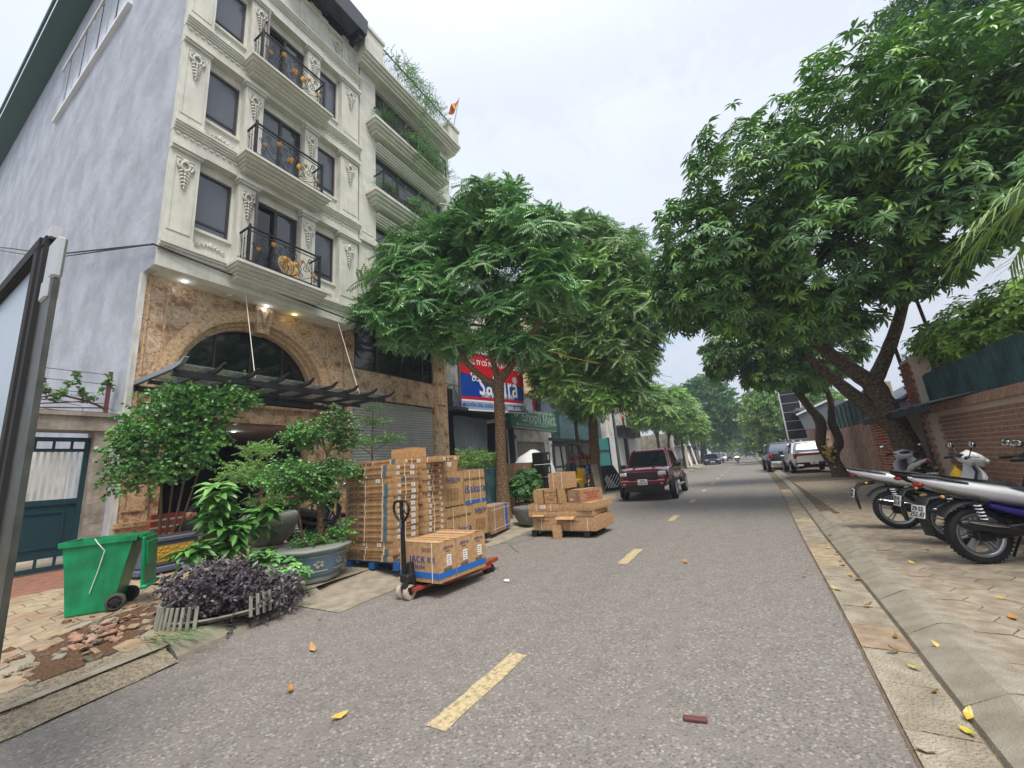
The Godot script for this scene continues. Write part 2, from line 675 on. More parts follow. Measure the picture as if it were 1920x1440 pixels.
	for lf in [["leaf_mango", c8(118, 150, 98)], ["leaf_dark", c8(122, 160, 104)], ["leaf_bright", c8(140, 172, 96)], ["leaf_far", c8(106, 148, 84)], ["leaf_vine", c8(100, 142, 80)], ["leaf_purple", c8(92, 86, 90)], ["leaf_deep", c8(72, 118, 62)], ["leaf_lime", c8(136, 168, 98)], ["leaf_fallen", c8(206, 176, 78)]]:
		m = mat(lf[0], lf[1], 0.4)
		m.vertex_color_use_as_albedo = true
		m.backlight_enabled = true
		m.backlight = c8(84, 104, 44)
		m.metallic_specular = 0.55
	M["leaf_purple"].backlight = c8(40, 26, 34)
	mat("skin", c8(188, 136, 108), 0.6)
	mat("hair", c8(24, 20, 20), 0.6)
	mat("cloth_dark", c8(32, 34, 38), 0.85)
	mat("cloth_camo", c8(92, 94, 82), 0.85)
	mat("cloth_grey", c8(172, 158, 156), 0.85)
	mat("helmet", c8(120, 40, 44), 0.3)
	m = mat("lit_lamp", Color.WHITE, 0.4)
	m.emission_enabled = true
	m.emission = c8(240, 246, 255)
	m.emission_energy_multiplier = 1.6
	m = mat("lit_yellow", Color.WHITE, 0.4)
	m.emission_enabled = true
	m.emission = c8(255, 236, 120)
	m.emission_energy_multiplier = 1.5
	m = mat("lit_head", Color.WHITE, 0.4)
	m.emission_enabled = true
	m.emission = c8(255, 226, 150)
	m.emission_energy_multiplier = 2.5
	mat("wire", c8(30, 30, 32), 0.7)
	mat("cable_yellow", c8(190, 150, 40), 0.6)
	mat("rusty", c8(104, 62, 58), 0.8)
	mat("bag_yellow", c8(228, 184, 30), 0.5)
	mat("door_panel", c8(176, 190, 204), 0.35)
	textured("truck_metal_worn", c8(92, 94, 86), pl2, 1.2, 0.4, null, 1.0, false)
	M["truck_metal_worn"].metallic = 0.6
	mat("aluminium", c8(196, 196, 194), 0.35, 0.7)
	mat("lantern_red", c8(226, 74, 34), 0.6)
	mat("flag_red", c8(212, 84, 48), 0.7)
	mat("flag_gold", c8(232, 190, 60), 0.7)
	mat("wood_pale", c8(206, 170, 118), 0.7)
	mat("tile_red", c8(170, 110, 96), 0.6)


# ---------------------------------------------------------------- camera, sky, sun
func make_view() -> void:
	var cam := Camera3D.new()
	cam.name = "camera"
	cam.fov = 88.04
	cam.near = 0.05
	cam.far = 1500.0
	cam.transform = Transform3D(Basis(Vector3(0.8607, -0.0761, -0.5033), Vector3(0.17, 0.9749, 0.1435), Vector3(0.4798, -0.2091, 0.8521)).orthonormalized(), Vector3(0, 1.5, 0))
	add_child(cam)
	cam.current = true
	var we := WorldEnvironment.new()
	we.name = "surroundings"
	var e := Environment.new()
	e.background_mode = Environment.BG_SKY
	e.tonemap_mode = Environment.TONE_MAPPER_LINEAR
	e.tonemap_exposure = 1.34
	e.sdfgi_enabled = true
	e.ssao_enabled = true
	e.ssil_enabled = true
	e.fog_enabled = true
	e.fog_density = 0.0016
	e.fog_light_color = c8(214, 224, 240)
	var sky := Sky.new()
	var pm := PanoramaSkyMaterial.new()
	pm.panorama = cloud_sky()
	sky.sky_material = pm
	e.sky = sky
	e.background_energy_multiplier = 1.0
	we.environment = e
	add_child(we)
	var sun := DirectionalLight3D.new()
	sun.name = "sun"
	sun.light_energy = 0.9
	sun.light_angular_distance = 25.0
	sun.light_color = Color(1.0, 0.97, 0.93)
	sun.rotation_degrees = Vector3(-64, 50, 0)
	sun.shadow_enabled = true
	add_child(sun)


# an even layer of cloud, brighter towards the top, thin and bluish in places
func cloud_sky() -> ImageTexture:
	var w := 1024
	var h := 512
	var f := FastNoiseLite.new()
	f.seed = 11
	f.frequency = 1.1
	f.fractal_octaves = 5
	f.domain_warp_enabled = true
	f.domain_warp_amplitude = 0.5
	f.domain_warp_frequency = 1.0
	var img := Image.create(w, h, false, Image.FORMAT_RGBF)
	for y in h:
		var el := PI * (0.5 - (y + 0.5) / h)
		var up := sin(el)
		for x in w:
			var az := TAU * (x + 0.5) / w
			var c := Color(0.62, 0.66, 0.74)
			if up > -0.02:
				var d := Vector3(cos(el) * sin(az), maxf(up, 0.0), -cos(el) * cos(az))
				var p := d / (d.y + 0.35)
				var k := f.get_noise_3d(p.x * 0.55, p.z * 0.55, 3.0)
				var l := 0.57 + 0.27 * maxf(up, 0.0) + 0.4 * smoothstep(0.72, 1.0, up)
				var thin := clampf(k * 1.6 + 0.2 + 0.6 * exp(-d.distance_squared_to(Vector3(-0.35, 0.77, -0.53)) / 0.05), 0.0, 1.0)
				c = Color(0.92, 0.985, 1.11).lerp(Color(0.76, 0.94, 1.14), thin * thin * 0.9) * (l * (1.0 - 0.10 * clampf(-k * 2.0, 0.0, 1.0)))
			img.set_pixel(x, y, c)
	return ImageTexture.create_from_image(img)


# ---------------------------------------------------------------- the ground
const LEFT_EDGE := [6.0, -4.3, -0.9, -4.62, -1.9, -4.88, -2.9, -5.15, -3.7, -5.3, -8.0, -5.25, -13.0, -5.0, -20.0, -4.9, -38.0, -4.9, -70.0, -5.5, -95.0, -5.2, -170.0, -5.0]
const RIGHT_EDGE := [6.0, 0.62, -3.0, 0.77, -4.8, 0.82, -8.7, 0.88, -18.8, 1.16, -32.0, 1.28, -85.0, 1.4, -170.0, 1.2]


func along(tab: Array, z: float) -> float:
	for k in range(0, tab.size() - 2, 2):
		if z <= tab[k] and z >= tab[k + 2]:
			return lerpf(tab[k + 1], tab[k + 3], (tab[k] - z) / (tab[k] - tab[k + 2]))
	return tab[1] if z > tab[0] else tab[-1]


func left_y(x: float) -> float:
	return 0.12 + 0.0277 * maxf(0.0, -5.0 - x)


func hex_mesh(w: float, h: float, material: Material) -> ArrayMesh:
	var b := MB.new()
	var rings := []
	for q in [[0.0, -0.04], [0.0, -0.004], [0.005, 0.0]]:
		var a: float = w * 0.5 - 0.006 - q[0]
		var d: float = h * 0.5 - 0.006 - q[0]
		var s: float = w * 0.27 - q[0] * 0.5
		rings.append(V([Vector3(a, q[1], 0), Vector3(s, q[1], -d), Vector3(-s, q[1], -d), Vector3(-a, q[1], 0), Vector3(-s, q[1], d), Vector3(s, q[1], d)]))
	for k in 2:
		for j in 6:
			var j2 := (j + 1) % 6
			b.quad(rings[k][j], rings[k][j2], rings[k + 1][j2], rings[k + 1][j])
	var top: PackedVector3Array = rings[2]
	b.quad(top[2], top[4], top[5], top[1])
	b.tri(top[0], top[1], top[5])
	b.tri(top[2], top[3], top[4])
	return b.mesh(material)


func lay_pavers(parent: Node, kind: String, x0: float, x1: float, z0: float, z1: float, w: float, h: float, height: Callable, inside: Callable, most: int, sd: int) -> void:
	R.seed = sd
	var meshes := []
	for k in 5:
		meshes.append(hex_mesh(w, h, M["%s_%d" % [kind, k]]))
	var spots := []
	var cols := int((x1 - x0) / (w * 0.77))
	for cidx in cols + 1:
		var x := x0 + cidx * w * 0.77
		var z := z0 + (h * 0.5 if cidx % 2 else 0.0)
		while z > z1:
			if inside.call(x, z):
				spots.append(Vector3(x, height.call(x), z))
			z -= h
	spots.sort_custom(func(a, b): return a.length_squared() < b.length_squared())
	var rest: MB = MB.new()
	var tilt: float = height.call(-6.0) - height.call(-5.0)
	for k in spots.size():
		var p: Vector3 = spots[k]
		p.y += R.randf_range(-0.003, 0.003)
		var bs := Basis.from_euler(Vector3(R.randf_range(-0.012, 0.012), R.randf_range(-0.02, 0.02), -tilt + R.randf_range(-0.012, 0.012)))
		var m: ArrayMesh = meshes[R.randi() % 5]
		if k < most:
			piece("paver", m, parent, Transform3D(bs, p))
		else:
			var a := m.surface_get_arrays(0)
			var st := rest.v.size()
			var vs: PackedVector3Array = a[Mesh.ARRAY_VERTEX]
			var ns: PackedVector3Array = a[Mesh.ARRAY_NORMAL]
			for j in vs.size():
				rest.put(p + bs * vs[j], bs * ns[j], Vector2.ZERO)
			for j in a[Mesh.ARRAY_INDEX]:
				rest.i.append(j + st)
	if rest.v.size():
		stuff(part("paving", rest, M["%s_1" % kind], parent))


func make_ground() -> void:
	var b := MB.new()
	b.quad(Vector3(-400, -0.06, 60), Vector3(400, -0.06, 60), Vector3(400, -0.06, -700), Vector3(-400, -0.06, -700))
	structure("ground", b, M.earth)
	# the road: one sheet, paler where dust gathers towards the edges, darker along the wheel paths
	b = MB.new()
	R.seed = 100
	var f := FastNoiseLite.new()
	f.seed = 101
	f.frequency = 0.35
	var zs := []
	var z := 6.0
	while z > -170.0:
		zs.append(z)
		z -= 0.35 if z > -12 else (1.0 if z > -40 else 5.0)
	var across := 26
	for zi in zs.size():
		for k in across + 1:
			var u := float(k) / across
			var x := lerpf(along(LEFT_EDGE, zs[zi]), along(RIGHT_EDGE, zs[zi]), u)
			var e := minf(u, 1 - u)
			var g := 1.0 + f.get_noise_2d(x, zs[zi] * 0.3) * 0.16 + f.get_noise_2d(x * 4, zs[zi] * 0.2 + 40) * 0.07
			var dust := clampf(1.0 - e / 0.14, 0, 1) * (0.6 + f.get_noise_2d(x * 2 + 9, zs[zi] * 2))
			b.tint = Color(g + dust * 0.16, g + dust * 0.12, g + dust * 0.04)
			b.put(Vector3(x, 0, zs[zi]), Vector3.UP, Vector2(x, zs[zi]))
	for zi in zs.size() - 1:
		for k in across:
			var a := zi * (across + 1) + k
			b.i.append_array(PackedInt32Array([a, a + across + 1, a + 1, a + 1, a + across + 1, a + across + 2]))
	for j in range(0, b.i.size(), 3):
		var n0 := (b.v[b.i[j + 2]] - b.v[b.i[j]]).cross(b.v[b.i[j + 1]] - b.v[b.i[j]])
		if n0.y < 0:
			var s := b.i[j + 1]
			b.i[j + 1] = b.i[j + 2]
			b.i[j + 2] = s
	var road := structure("road", b, M.asphalt)
	# painted dashes
	for d in [[-1.91, -2.12, -3.16], [-1.88, -6.25, -7.3], [-1.86, -10.5, -11.5], [-1.85, -14.5, -15.5], [-1.84, -18.6, -19.6], [-1.8, -22.8, -23.8], [-1.78, -27, -28], [-1.76, -31.2, -32.2], [-1.74, -35.4, -36.4], [-1.7, -40, -41], [-1.7, -45, -46], [-1.7, -50, -51]]:
		b = MB.new()
		var prev: PackedVector3Array
		for k in 9:
			var zz: float = lerpf(d[1], d[2], k / 8.0)
			var row := V([Vector3(d[0] - 0.075 + R.randf_range(-0.008, 0.008), 0.004, zz), Vector3(d[0] + 0.075 + R.randf_range(-0.008, 0.008), 0.004, zz)])
			if prev:
				b.quad(prev[0], prev[1], row[1], row[0])
			prev = row
		part("lane_dash", b, M.paint_yellow, road)
	# cracks by the pallets
	for path in [[-5.2, -7.3, -4.9, -7.5, -4.55, -7.45, -4.3, -7.9, -4.35, -8.3], [-4.55, -7.45, -4.2, -7.0, -3.9, -6.7]]:
		b = MB.new()
		for k in range(0, path.size() - 2, 2):
			var p := Vector3(path[k], 0.005, path[k + 1])
			var q := Vector3(path[k + 2], 0.005, path[k + 3])
			var s: Vector3 = (q - p).cross(Vector3.UP).normalized() * 0.012
			b.quad(p - s, p + s, q + s * 0.6, q - s * 0.6)
		part("crack", b, M.joint_soil, road)

	# right: gutter slabs, kerb stones, paving
	var gb := MB.new()
	var kb := MB.new()
	z = 1.5
	while z > -170:
		var z2: float = z - (1.5 if z > -30 else 8.0)
		var xa: float = along(RIGHT_EDGE, z)
		var xb: float = along(RIGHT_EDGE, z2)
		gb.quad(Vector3(xa - 0.33, 0.003, z), Vector3(xa + 0.02, 0.003, z), Vector3(xb + 0.02, 0.003, z2), Vector3(xb - 0.33, 0.003, z2))
		z = z2
	var gutter := structure("gutter", gb, M.joint_soil)
	R.seed = 110
	z = 1.0
	while z > -18.0:
		var ln: float = R.randf_range(0.44, 0.56)
		var xa: float = along(RIGHT_EDGE, z)
		var xb: float = along(RIGHT_EDGE, z - ln)
		b = MB.new()
		var y := 0.012 + R.randf_range(-0.003, 0.003)
		var g := 0.006
		var p := [Vector3(xa - 0.31, y, z - g), Vector3(xa - 0.01, y - 0.003, z - g), Vector3(xb - 0.01, y - 0.003, z - ln + g), Vector3(xb - 0.31, y, z - ln + g)]
		b.quad(p[0], p[1], p[2], p[3])
		for k in 4:
			var k2 := (k + 1) % 4
			b.quad(p[k] - Vector3(0, 0.02, 0), p[k2] - Vector3(0, 0.02, 0), p[k2], p[k])
		part("gutter_slab", b, M["flag_%d" % (R.randi() % 5)] if R.randf() < 0.4 else M.concrete, gutter)
		z -= ln
	var pb := MB.new()
	z = 6.0
	while z > -170:
		var z2: float = z - (2.0 if z > -30 else 10.0)
		pb.quad(Vector3(along(RIGHT_EDGE, z) + 0.2, 0.1, z), Vector3(60, 0.1, z), Vector3(60, 0.1, z2), Vector3(along(RIGHT_EDGE, z2) + 0.2, 0.1, z2))
		z = z2
	var walk := structure("pavement_right", pb, M.joint_soil)
	var kerb_root := MB.new()
	kerb_root.span(Vector3(0.82, -0.04, 5), Vector3(0.84, 0.0, 1.2))
	var kerb := structure("kerb_right", kerb_root, M.concrete_kerb)
	z = 1.2
	var nk := 0
	while z > -95.0:
		var ln: float = R.randf_range(0.82, 1.05) if z > -30 else 3.0
		if z < -9.6 and z > -23.5 and nk >= 0:
			pass
		var drop := 0.035 if z < -10.0 and z > -22.5 else 0.0
		kerb_stone(kerb, z, z - ln, RIGHT_EDGE, 1.0, 0.125 - drop, R.randf_range(-0.012, 0.012))
		z -= ln
		nk += 1
	lay_pavers(walk, "paver", 1.26, 4.0, -1.2, -20.0, 0.37, 0.25, func(_x): return 0.122, func(x, zz): return x > along(RIGHT_EDGE, zz) + 0.33, 280, 120)

	# left: sloping pavement, flags, kerb, aprons
	pb = MB.new()
	z = 4.0
	while z > -170:
		var z2: float = z - (1.0 if z > -30 else 10.0)
		var xa: float = along(LEFT_EDGE, z) - 0.2
		var xb: float = along(LEFT_EDGE, z2) - 0.2
		pb.quad(Vector3(-12.2, left_y(-12.2) - 0.014, z), Vector3(xa, left_y(xa) - 0.014, z), Vector3(xb, left_y(xb) - 0.014, z2), Vector3(-12.2, left_y(-12.2) - 0.014, z2))
		pb.quad(Vector3(-60, 0.3, z), Vector3(-12.2, left_y(-12.2) - 0.014, z), Vector3(-12.2, left_y(-12.2) - 0.014, z2), Vector3(-60, 0.3, z2))
		z = z2
	var lw := structure("pavement_left", pb, M.concrete)
	lay_pavers(lw, "flag", -9.3, -5.2, 0.9, -3.7, 0.42, 0.27, func(x): return left_y(x) + 0.002, func(x, zz): return x < along(LEFT_EDGE, zz) - 0.42 and Vector2(((x + 6.1) * 0.83 + (zz + 1.75) * 0.55) / 1.05, ((x + 6.1) * 0.55 - (zz + 1.75) * 0.83) / 0.42).length() > 1.0, 295, 130)
	b = MB.new()
	for k in 12:
		var xa: float = -11.6 + 0.2 * k
		b.quad(Vector3(xa, left_y(xa) - 0.008, 0.5), Vector3(xa + 0.2, left_y(xa + 0.2) - 0.008, 0.5), Vector3(xa + 0.2, left_y(xa + 0.2) - 0.008, -3.2), Vector3(xa, left_y(xa) - 0.008, -3.2))
	part("tiled_strip", b, M.tile_pink, lw)
	# bare soil under the heap
	b = MB.new()
	var ring := PackedVector3Array()
	for k in 22:
		var a := TAU * k / 22
		var r := R.randf_range(0.85, 1.1)
		var x := -6.1 + cos(a) * 1.0 * r * 0.83 + sin(a) * 0.42 * r * 0.55
		ring.append(Vector3(x, left_y(x) - 0.004, -1.75 + cos(a) * 1.0 * r * 0.55 - sin(a) * 0.42 * r * 0.83))
	b.fan(ring, false)
	part("bare_soil", b, M.soil, lw)
	var kr := MB.new()
	kr.span(Vector3(-5.12, -0.04, -1.95), Vector3(-5.1, 0.0, -3.0))
	kerb = structure("kerb_left", kr, M.concrete_kerb)
	for q in [[-1.95, -2.95], [-2.95, -3.75], [-9.8, -11.0], [-11.0, -12.3]]:
		kerb_stone(kerb, q[0], q[1], LEFT_EDGE, -1.0, 0.12, R.randf_range(-0.01, 0.01))
	z = -12.3
	while z > -95:
		var ln: float = 1.2 if z > -40 else 4.0
		kerb_stone(kerb, z, z - ln, LEFT_EDGE, -1.0, 0.12, 0.0)
		z -= ln
	# broken concrete ramp nearest the camera
	b = MB.new()
	f.frequency = 2.5
	var nx := 10
	var nz := 24
	var rows := []
	for k in nz + 1:
		var zz: float = lerpf(2.0, -1.93, float(k) / nz)
		var row := PackedVector3Array()
		for j in nx + 1:
			var u := float(j) / nx
			var x := along(LEFT_EDGE, zz) + 0.08 - u * 0.5
			row.append(Vector3(x, 0.006 + u * 0.125 + absf(f.get_noise_2d(x * 2, zz * 2)) * 0.03, zz))
		row.reverse()
		rows.append(row)
	b.loft(rows, false)
	part("broken_ramp", b, M.rough_patch, lw)
	# patched apron in front of the pallets
	b = MB.new()
	rows = []
	for k in 16:
		var zz: float = lerpf(-3.35, -9.8, k / 15.0)
		var xe: float = -4.48 - clampf((-zz - 3.6) / 3.6, 0, 1) * 0.35 + R.randf_range(-0.05, 0.05)
		var xi: float = along(LEFT_EDGE, zz) - 0.3
		var up := clampf((-zz - 3.3) / 1.3, 0.0, 1.0)
		rows.append(V([Vector3(xi, lerpf(0.012, left_y(xi) - 0.01, up), zz), Vector3(lerpf(xi, xe, 0.45), lerpf(0.008, 0.05, up), zz), Vector3(xe, 0.006, zz)]))
	b.loft(rows, false)
	part("patched_apron", b, M.concrete, lw)


func kerb_stone(parent: Node, z0: float, z1: float, tab: Array, side: float, top: float, lean: float) -> void:
	var b := MB.new()
	var g := 0.007
	var rings := []
	for q in [z0 - g, z1 + g]:
		var x: float = along(tab, q)
		rings.append(V([Vector3(x - side * 0.01, -0.03, q), Vector3(x + side * 0.015, 0.03, q), Vector3(x + side * (0.20 + lean), top, q), Vector3(x + side * (0.235 + lean), top + 0.006, q), Vector3(x + side * 0.36, top + 0.002, q), Vector3(x + side * 0.38, -0.03, q)]))
	if side > 0:
		for r in rings:
			r.reverse()
	for j in 6:
		var j2 := (j + 1) % 6
		b.quad(rings[0][j], rings[0][j2], rings[1][j2], rings[1][j])
	b.fan(rings[0], true)
	b.fan(rings[1], false)
	part("kerb_stone", b, M.concrete_kerb, parent)


# ---------------------------------------------------------------- houses on the left
# outlines are drawn as (distance along the street, height) and pushed out across it
func across_street(x: float) -> Transform3D:
	return Transform3D(Basis(Vector3(0, 0, -1), Vector3.UP, Vector3(1, 0, 0)), Vector3(x, 0, 0))


func arc_pts(cu: float, cv: float, r: float, a0: float, a1: float, n: int) -> PackedVector2Array:
	var p := PackedVector2Array()
	for k in n + 1:
		var a := lerpf(a0, a1, float(k) / n)
		p.append(Vector2(cu + cos(a) * r, cv + sin(a) * r))
	return p


func cartouche() -> MB:
	var b := MB.new()
	b.torus(Transform3D(Basis(Vector3(0, 0, -1), Vector3.UP, Vector3(1, 0, 0)).scaled_local(Vector3(1, 1.25, 1)), Vector3(0.02, 0, 0)), 0.085, 0.026, 16, 6)
	b.ball(Vector3(0.02, 0.13, 0), Vector3(0.03, 0.05, 0.07), 5, 8)
	for s in [-1, 1]:
		b.ball(Vector3(0.02, 0.08, 0.13 * s), Vector3(0.03, 0.035, 0.06), 5, 8, turned(0, 0.5 * s))
		b.ball(Vector3(0.02, -0.05, 0.13 * s), Vector3(0.025, 0.07, 0.03), 5, 8, turned(0, 0.5 * s))
		b.ball(Vector3(0.02, 0.02, 0.15 * s), Vector3(0.025, 0.06, 0.025), 5, 8)
		for k in 5:
			b.ball(Vector3(0.018, -0.15 - k * 0.085, (0.075 - k * 0.012) * s), Vector3(0.024, 0.055, 0.03 - k * 0.003), 5, 7, turned(0, -0.7 * s))
	for k in 6:
		b.ball(Vector3(0.028, -0.13 - k * 0.09, 0), Vector3(0.024, 0.045, 0.03 - k * 0.003), 5, 7)
	return b


func swag() -> MB:
	var b := MB.new()
	b.ball(Vector3(0.02, 0.035, 0), Vector3(0.03, 0.07, 0.06), 6, 8)
	for s in [-1, 1]:
		for k in 6:
			var u := 0.07 + k * 0.055
			b.ball(Vector3(0.018, 0.02 - k * 0.012 + (0.02 if k % 2 else -0.02), u * s), Vector3(0.022, 0.045 - k * 0.003, 0.026), 5, 7, turned(0, (1.0 if k % 2 else -0.4) * s))
		b.torus(Transform3D(Basis(Vector3(0, 0, -1), Vector3.UP, Vector3(1, 0, 0)), Vector3(0.015, -0.05, 0.36 * s)), 0.035, 0.014, 10, 5)
	return b


func spiral(b: MB, c: Vector3, r: float, turns: float, start: float, dirn: float, to: Vector3, th := 0.009) -> void:
	var p := PackedVector3Array()
	p.append(to)
	var n := int(turns * 9)
	for k in n + 1:
		var q := float(k) / n
		var a := start + dirn * q * turns * TAU
		var rr := r * (1.0 - 0.78 * q)
		p.append(c + Vector3(0, sin(a) * rr, -cos(a) * rr))
	b.tube(p, th, 5)


func tulip(b: MB, c: Vector3, s: float, lean: float) -> void:
	for k in 5:
		var a := TAU * k / 5
		var bs := Basis.from_euler(Vector3(lean, 0, 0)) * Basis(Vector3.UP, a)
		b.ball(c + bs * Vector3(0.035 * s, 0.03 * s, 0), Vector3(0.012, 0.06, 0.035) * s, 5, 7, bs * Basis(Vector3(0, 0, 1), -0.55))


# iron balcony front with gilt flowers; it lies in the plane x = 0 and runs along -z
func rail_front(root: Node, w: float, h: float, tall: float) -> void:
	var b := MB.new()
	b.box(Vector3(0, h, -w / 2), Vector3(0.05, 0.035, w + 0.05))
	b.box(Vector3(0, 0.04, -w / 2), Vector3(0.03, 0.03, w))
	b.box(Vector3(0, h - 0.1, -w / 2), Vector3(0.02, 0.02, w))
	part("rail", b, M.dark_iron, root)
	for e in [0.0, w]:
		b = MB.new()
		b.box(Vector3(0, (h + tall) / 2, -e), Vector3(0.055, h + tall, 0.055))
		b.ball(Vector3(0, h + tall + 0.02, -e), Vector3(0.035, 0.05, 0.035), 6, 8)
		part("post", b, M.dark_iron, root)
		b = MB.new()
		b.box(Vector3(-0.3, h, -e), Vector3(0.6, 0.035, 0.04))
		b.box(Vector3(-0.3, 0.05, -e), Vector3(0.6, 0.025, 0.025))
		for k in 4:
			var x := -0.1 - 0.13 * k
			b.rod(Vector3(x, 0.05, -e), Vector3(x, h, -e), 0.009, 6)
			b.ball(Vector3(x, h * 0.3, -e), Vector3(0.018, 0.03, 0.018), 5, 6)
			b.ball(Vector3(x, h * 0.75, -e), Vector3(0.018, 0.03, 0.018), 5, 6)
		part("side_rail", b, M.dark_iron, root)
	b = MB.new()
	var flowers := [[0.12, 0.42], [0.31, 0.72], [0.5, 0.42], [0.60, 0.38], [0.72, 0.58], [0.9, 0.3]]
	for q in flowers:
		var top := Vector3(0, h * q[1], -w * q[0])
		var foot := Vector3(0, 0.05, -w * lerpf(0.5, q[0], 0.45))
		b.tube(V([foot, foot.lerp(top, 0.5) + Vector3(0, 0, 0.05 if q[0] < 0.5 else -0.05), top]), 0.009, 5)
	for s in [-1, 1]:
		for q in [[0.10, 0.22, 0.10], [0.22, 0.45, 0.12], [0.30, 0.2, 0.09], [0.40, 0.7, 0.10], [0.44, 0.3, 0.11], [0.16, 0.74, 0.09], [0.06, 0.55, 0.07], [0.34, 0.48, 0.08], [0.47, 0.83, 0.06]]:
			var u: float = 0.5 + s * (0.5 - q[0])
			var c := Vector3(0.0, h * q[1], -w * u)
			spiral(b, c, q[2] * 0.95, 1.5, PI * 0.5 * s, -1.0 * s, c + Vector3(0, q[2] + 0.12 if q[1] < 0.5 else -q[2] - 0.1, 0.1 * s))
	var arc := PackedVector3Array()
	for k in 17:
		var a := PI + PI * k / 16
		arc.append(Vector3(0, h * 0.42 + sin(a) * h * 0.36, -w * 0.5 - cos(a) * w * 0.22))
	b.tube(arc, 0.01, 5)
	part("scrollwork", b, M.dark_iron, root)
	for k in flowers.size():
		b = MB.new()
		tulip(b, Vector3(0.012, h * flowers[k][1], -w * flowers[k][0]), [0.8, 1.0, 1.35, 1.25, 0.9, 0.8][k], [0.2, 0.0, 0.5, -0.6, 0.0, -0.3][k])
		part("gilt_flower", b, M.gold, root)


func cornice(b: MB, x: float, y0: float, y1: float, z0: float, z1: float, reach: float) -> void:
	var n := 4
	for k in n:
		var o: float = reach * pow((k + 1.0) / n, 0.8)
		b.span(Vector3(x - 0.25, lerpf(y0, y1, float(k) / n) + 0.0015 * k, z1 - (o if k < 9 else 0.0) * 0.35), Vector3(x + o, lerpf(y0, y1, (k + 1.0) / n) + 0.0015 * k, z0))


func framed_window(root: Node, x: float, u0: float, u1: float, y0: float, y1: float, low: float, glass: Material) -> void:
	var b := MB.new()
	var f := 0.055
	b.span(Vector3(x - 0.05, y0, -u0), Vector3(x + 0.03, y1, -u0 - f))
	b.span(Vector3(x - 0.05, y0, -u1 + f), Vector3(x + 0.03, y1, -u1))
	b.span(Vector3(x - 0.05, y1 - f, -u0 - f), Vector3(x + 0.028, y1, -u1 + f))
	b.span(Vector3(x - 0.05, y0, -u0 - f), Vector3(x + 0.028, y0 + f, -u1 + f))
	if low > 0:
		b.span(Vector3(x - 0.04, y0 + low, -u0 - f), Vector3(x + 0.026, y0 + low + f, -u1 + f))
	var w := part("window", b, M.frame_dark, root)
	b = MB.new()
	b.span(Vector3(x - 0.04, y0 + (low + f if low > 0 else f), -u0 - f), Vector3(x, y1 - f, -u1 + f))
	part("pane", b, glass, w)
	if low > 0:
		b = MB.new()
		b.span(Vector3(x - 0.04, y0 + f, -u0 - f), Vector3(x + 0.002, y0 + low, -u1 + f))
		part("pane", b, glass, w)


func panel_frame(b: MB, x: float, u0: float, u1: float, y0: float, y1: float, w := 0.035, d := 0.018) -> void:
	b.span(Vector3(x, y0, -u0), Vector3(x + d, y1, -u0 - w))
	b.span(Vector3(x, y0, -u1 + w), Vector3(x + d, y1, -u1))
	b.span(Vector3(x, y1 - w, -u0 - w), Vector3(x + d * 0.97, y1, -u1 + w))
	b.span(Vector3(x, y0, -u0 - w), Vector3(x + d * 0.97, y0 + w, -u1 + w))


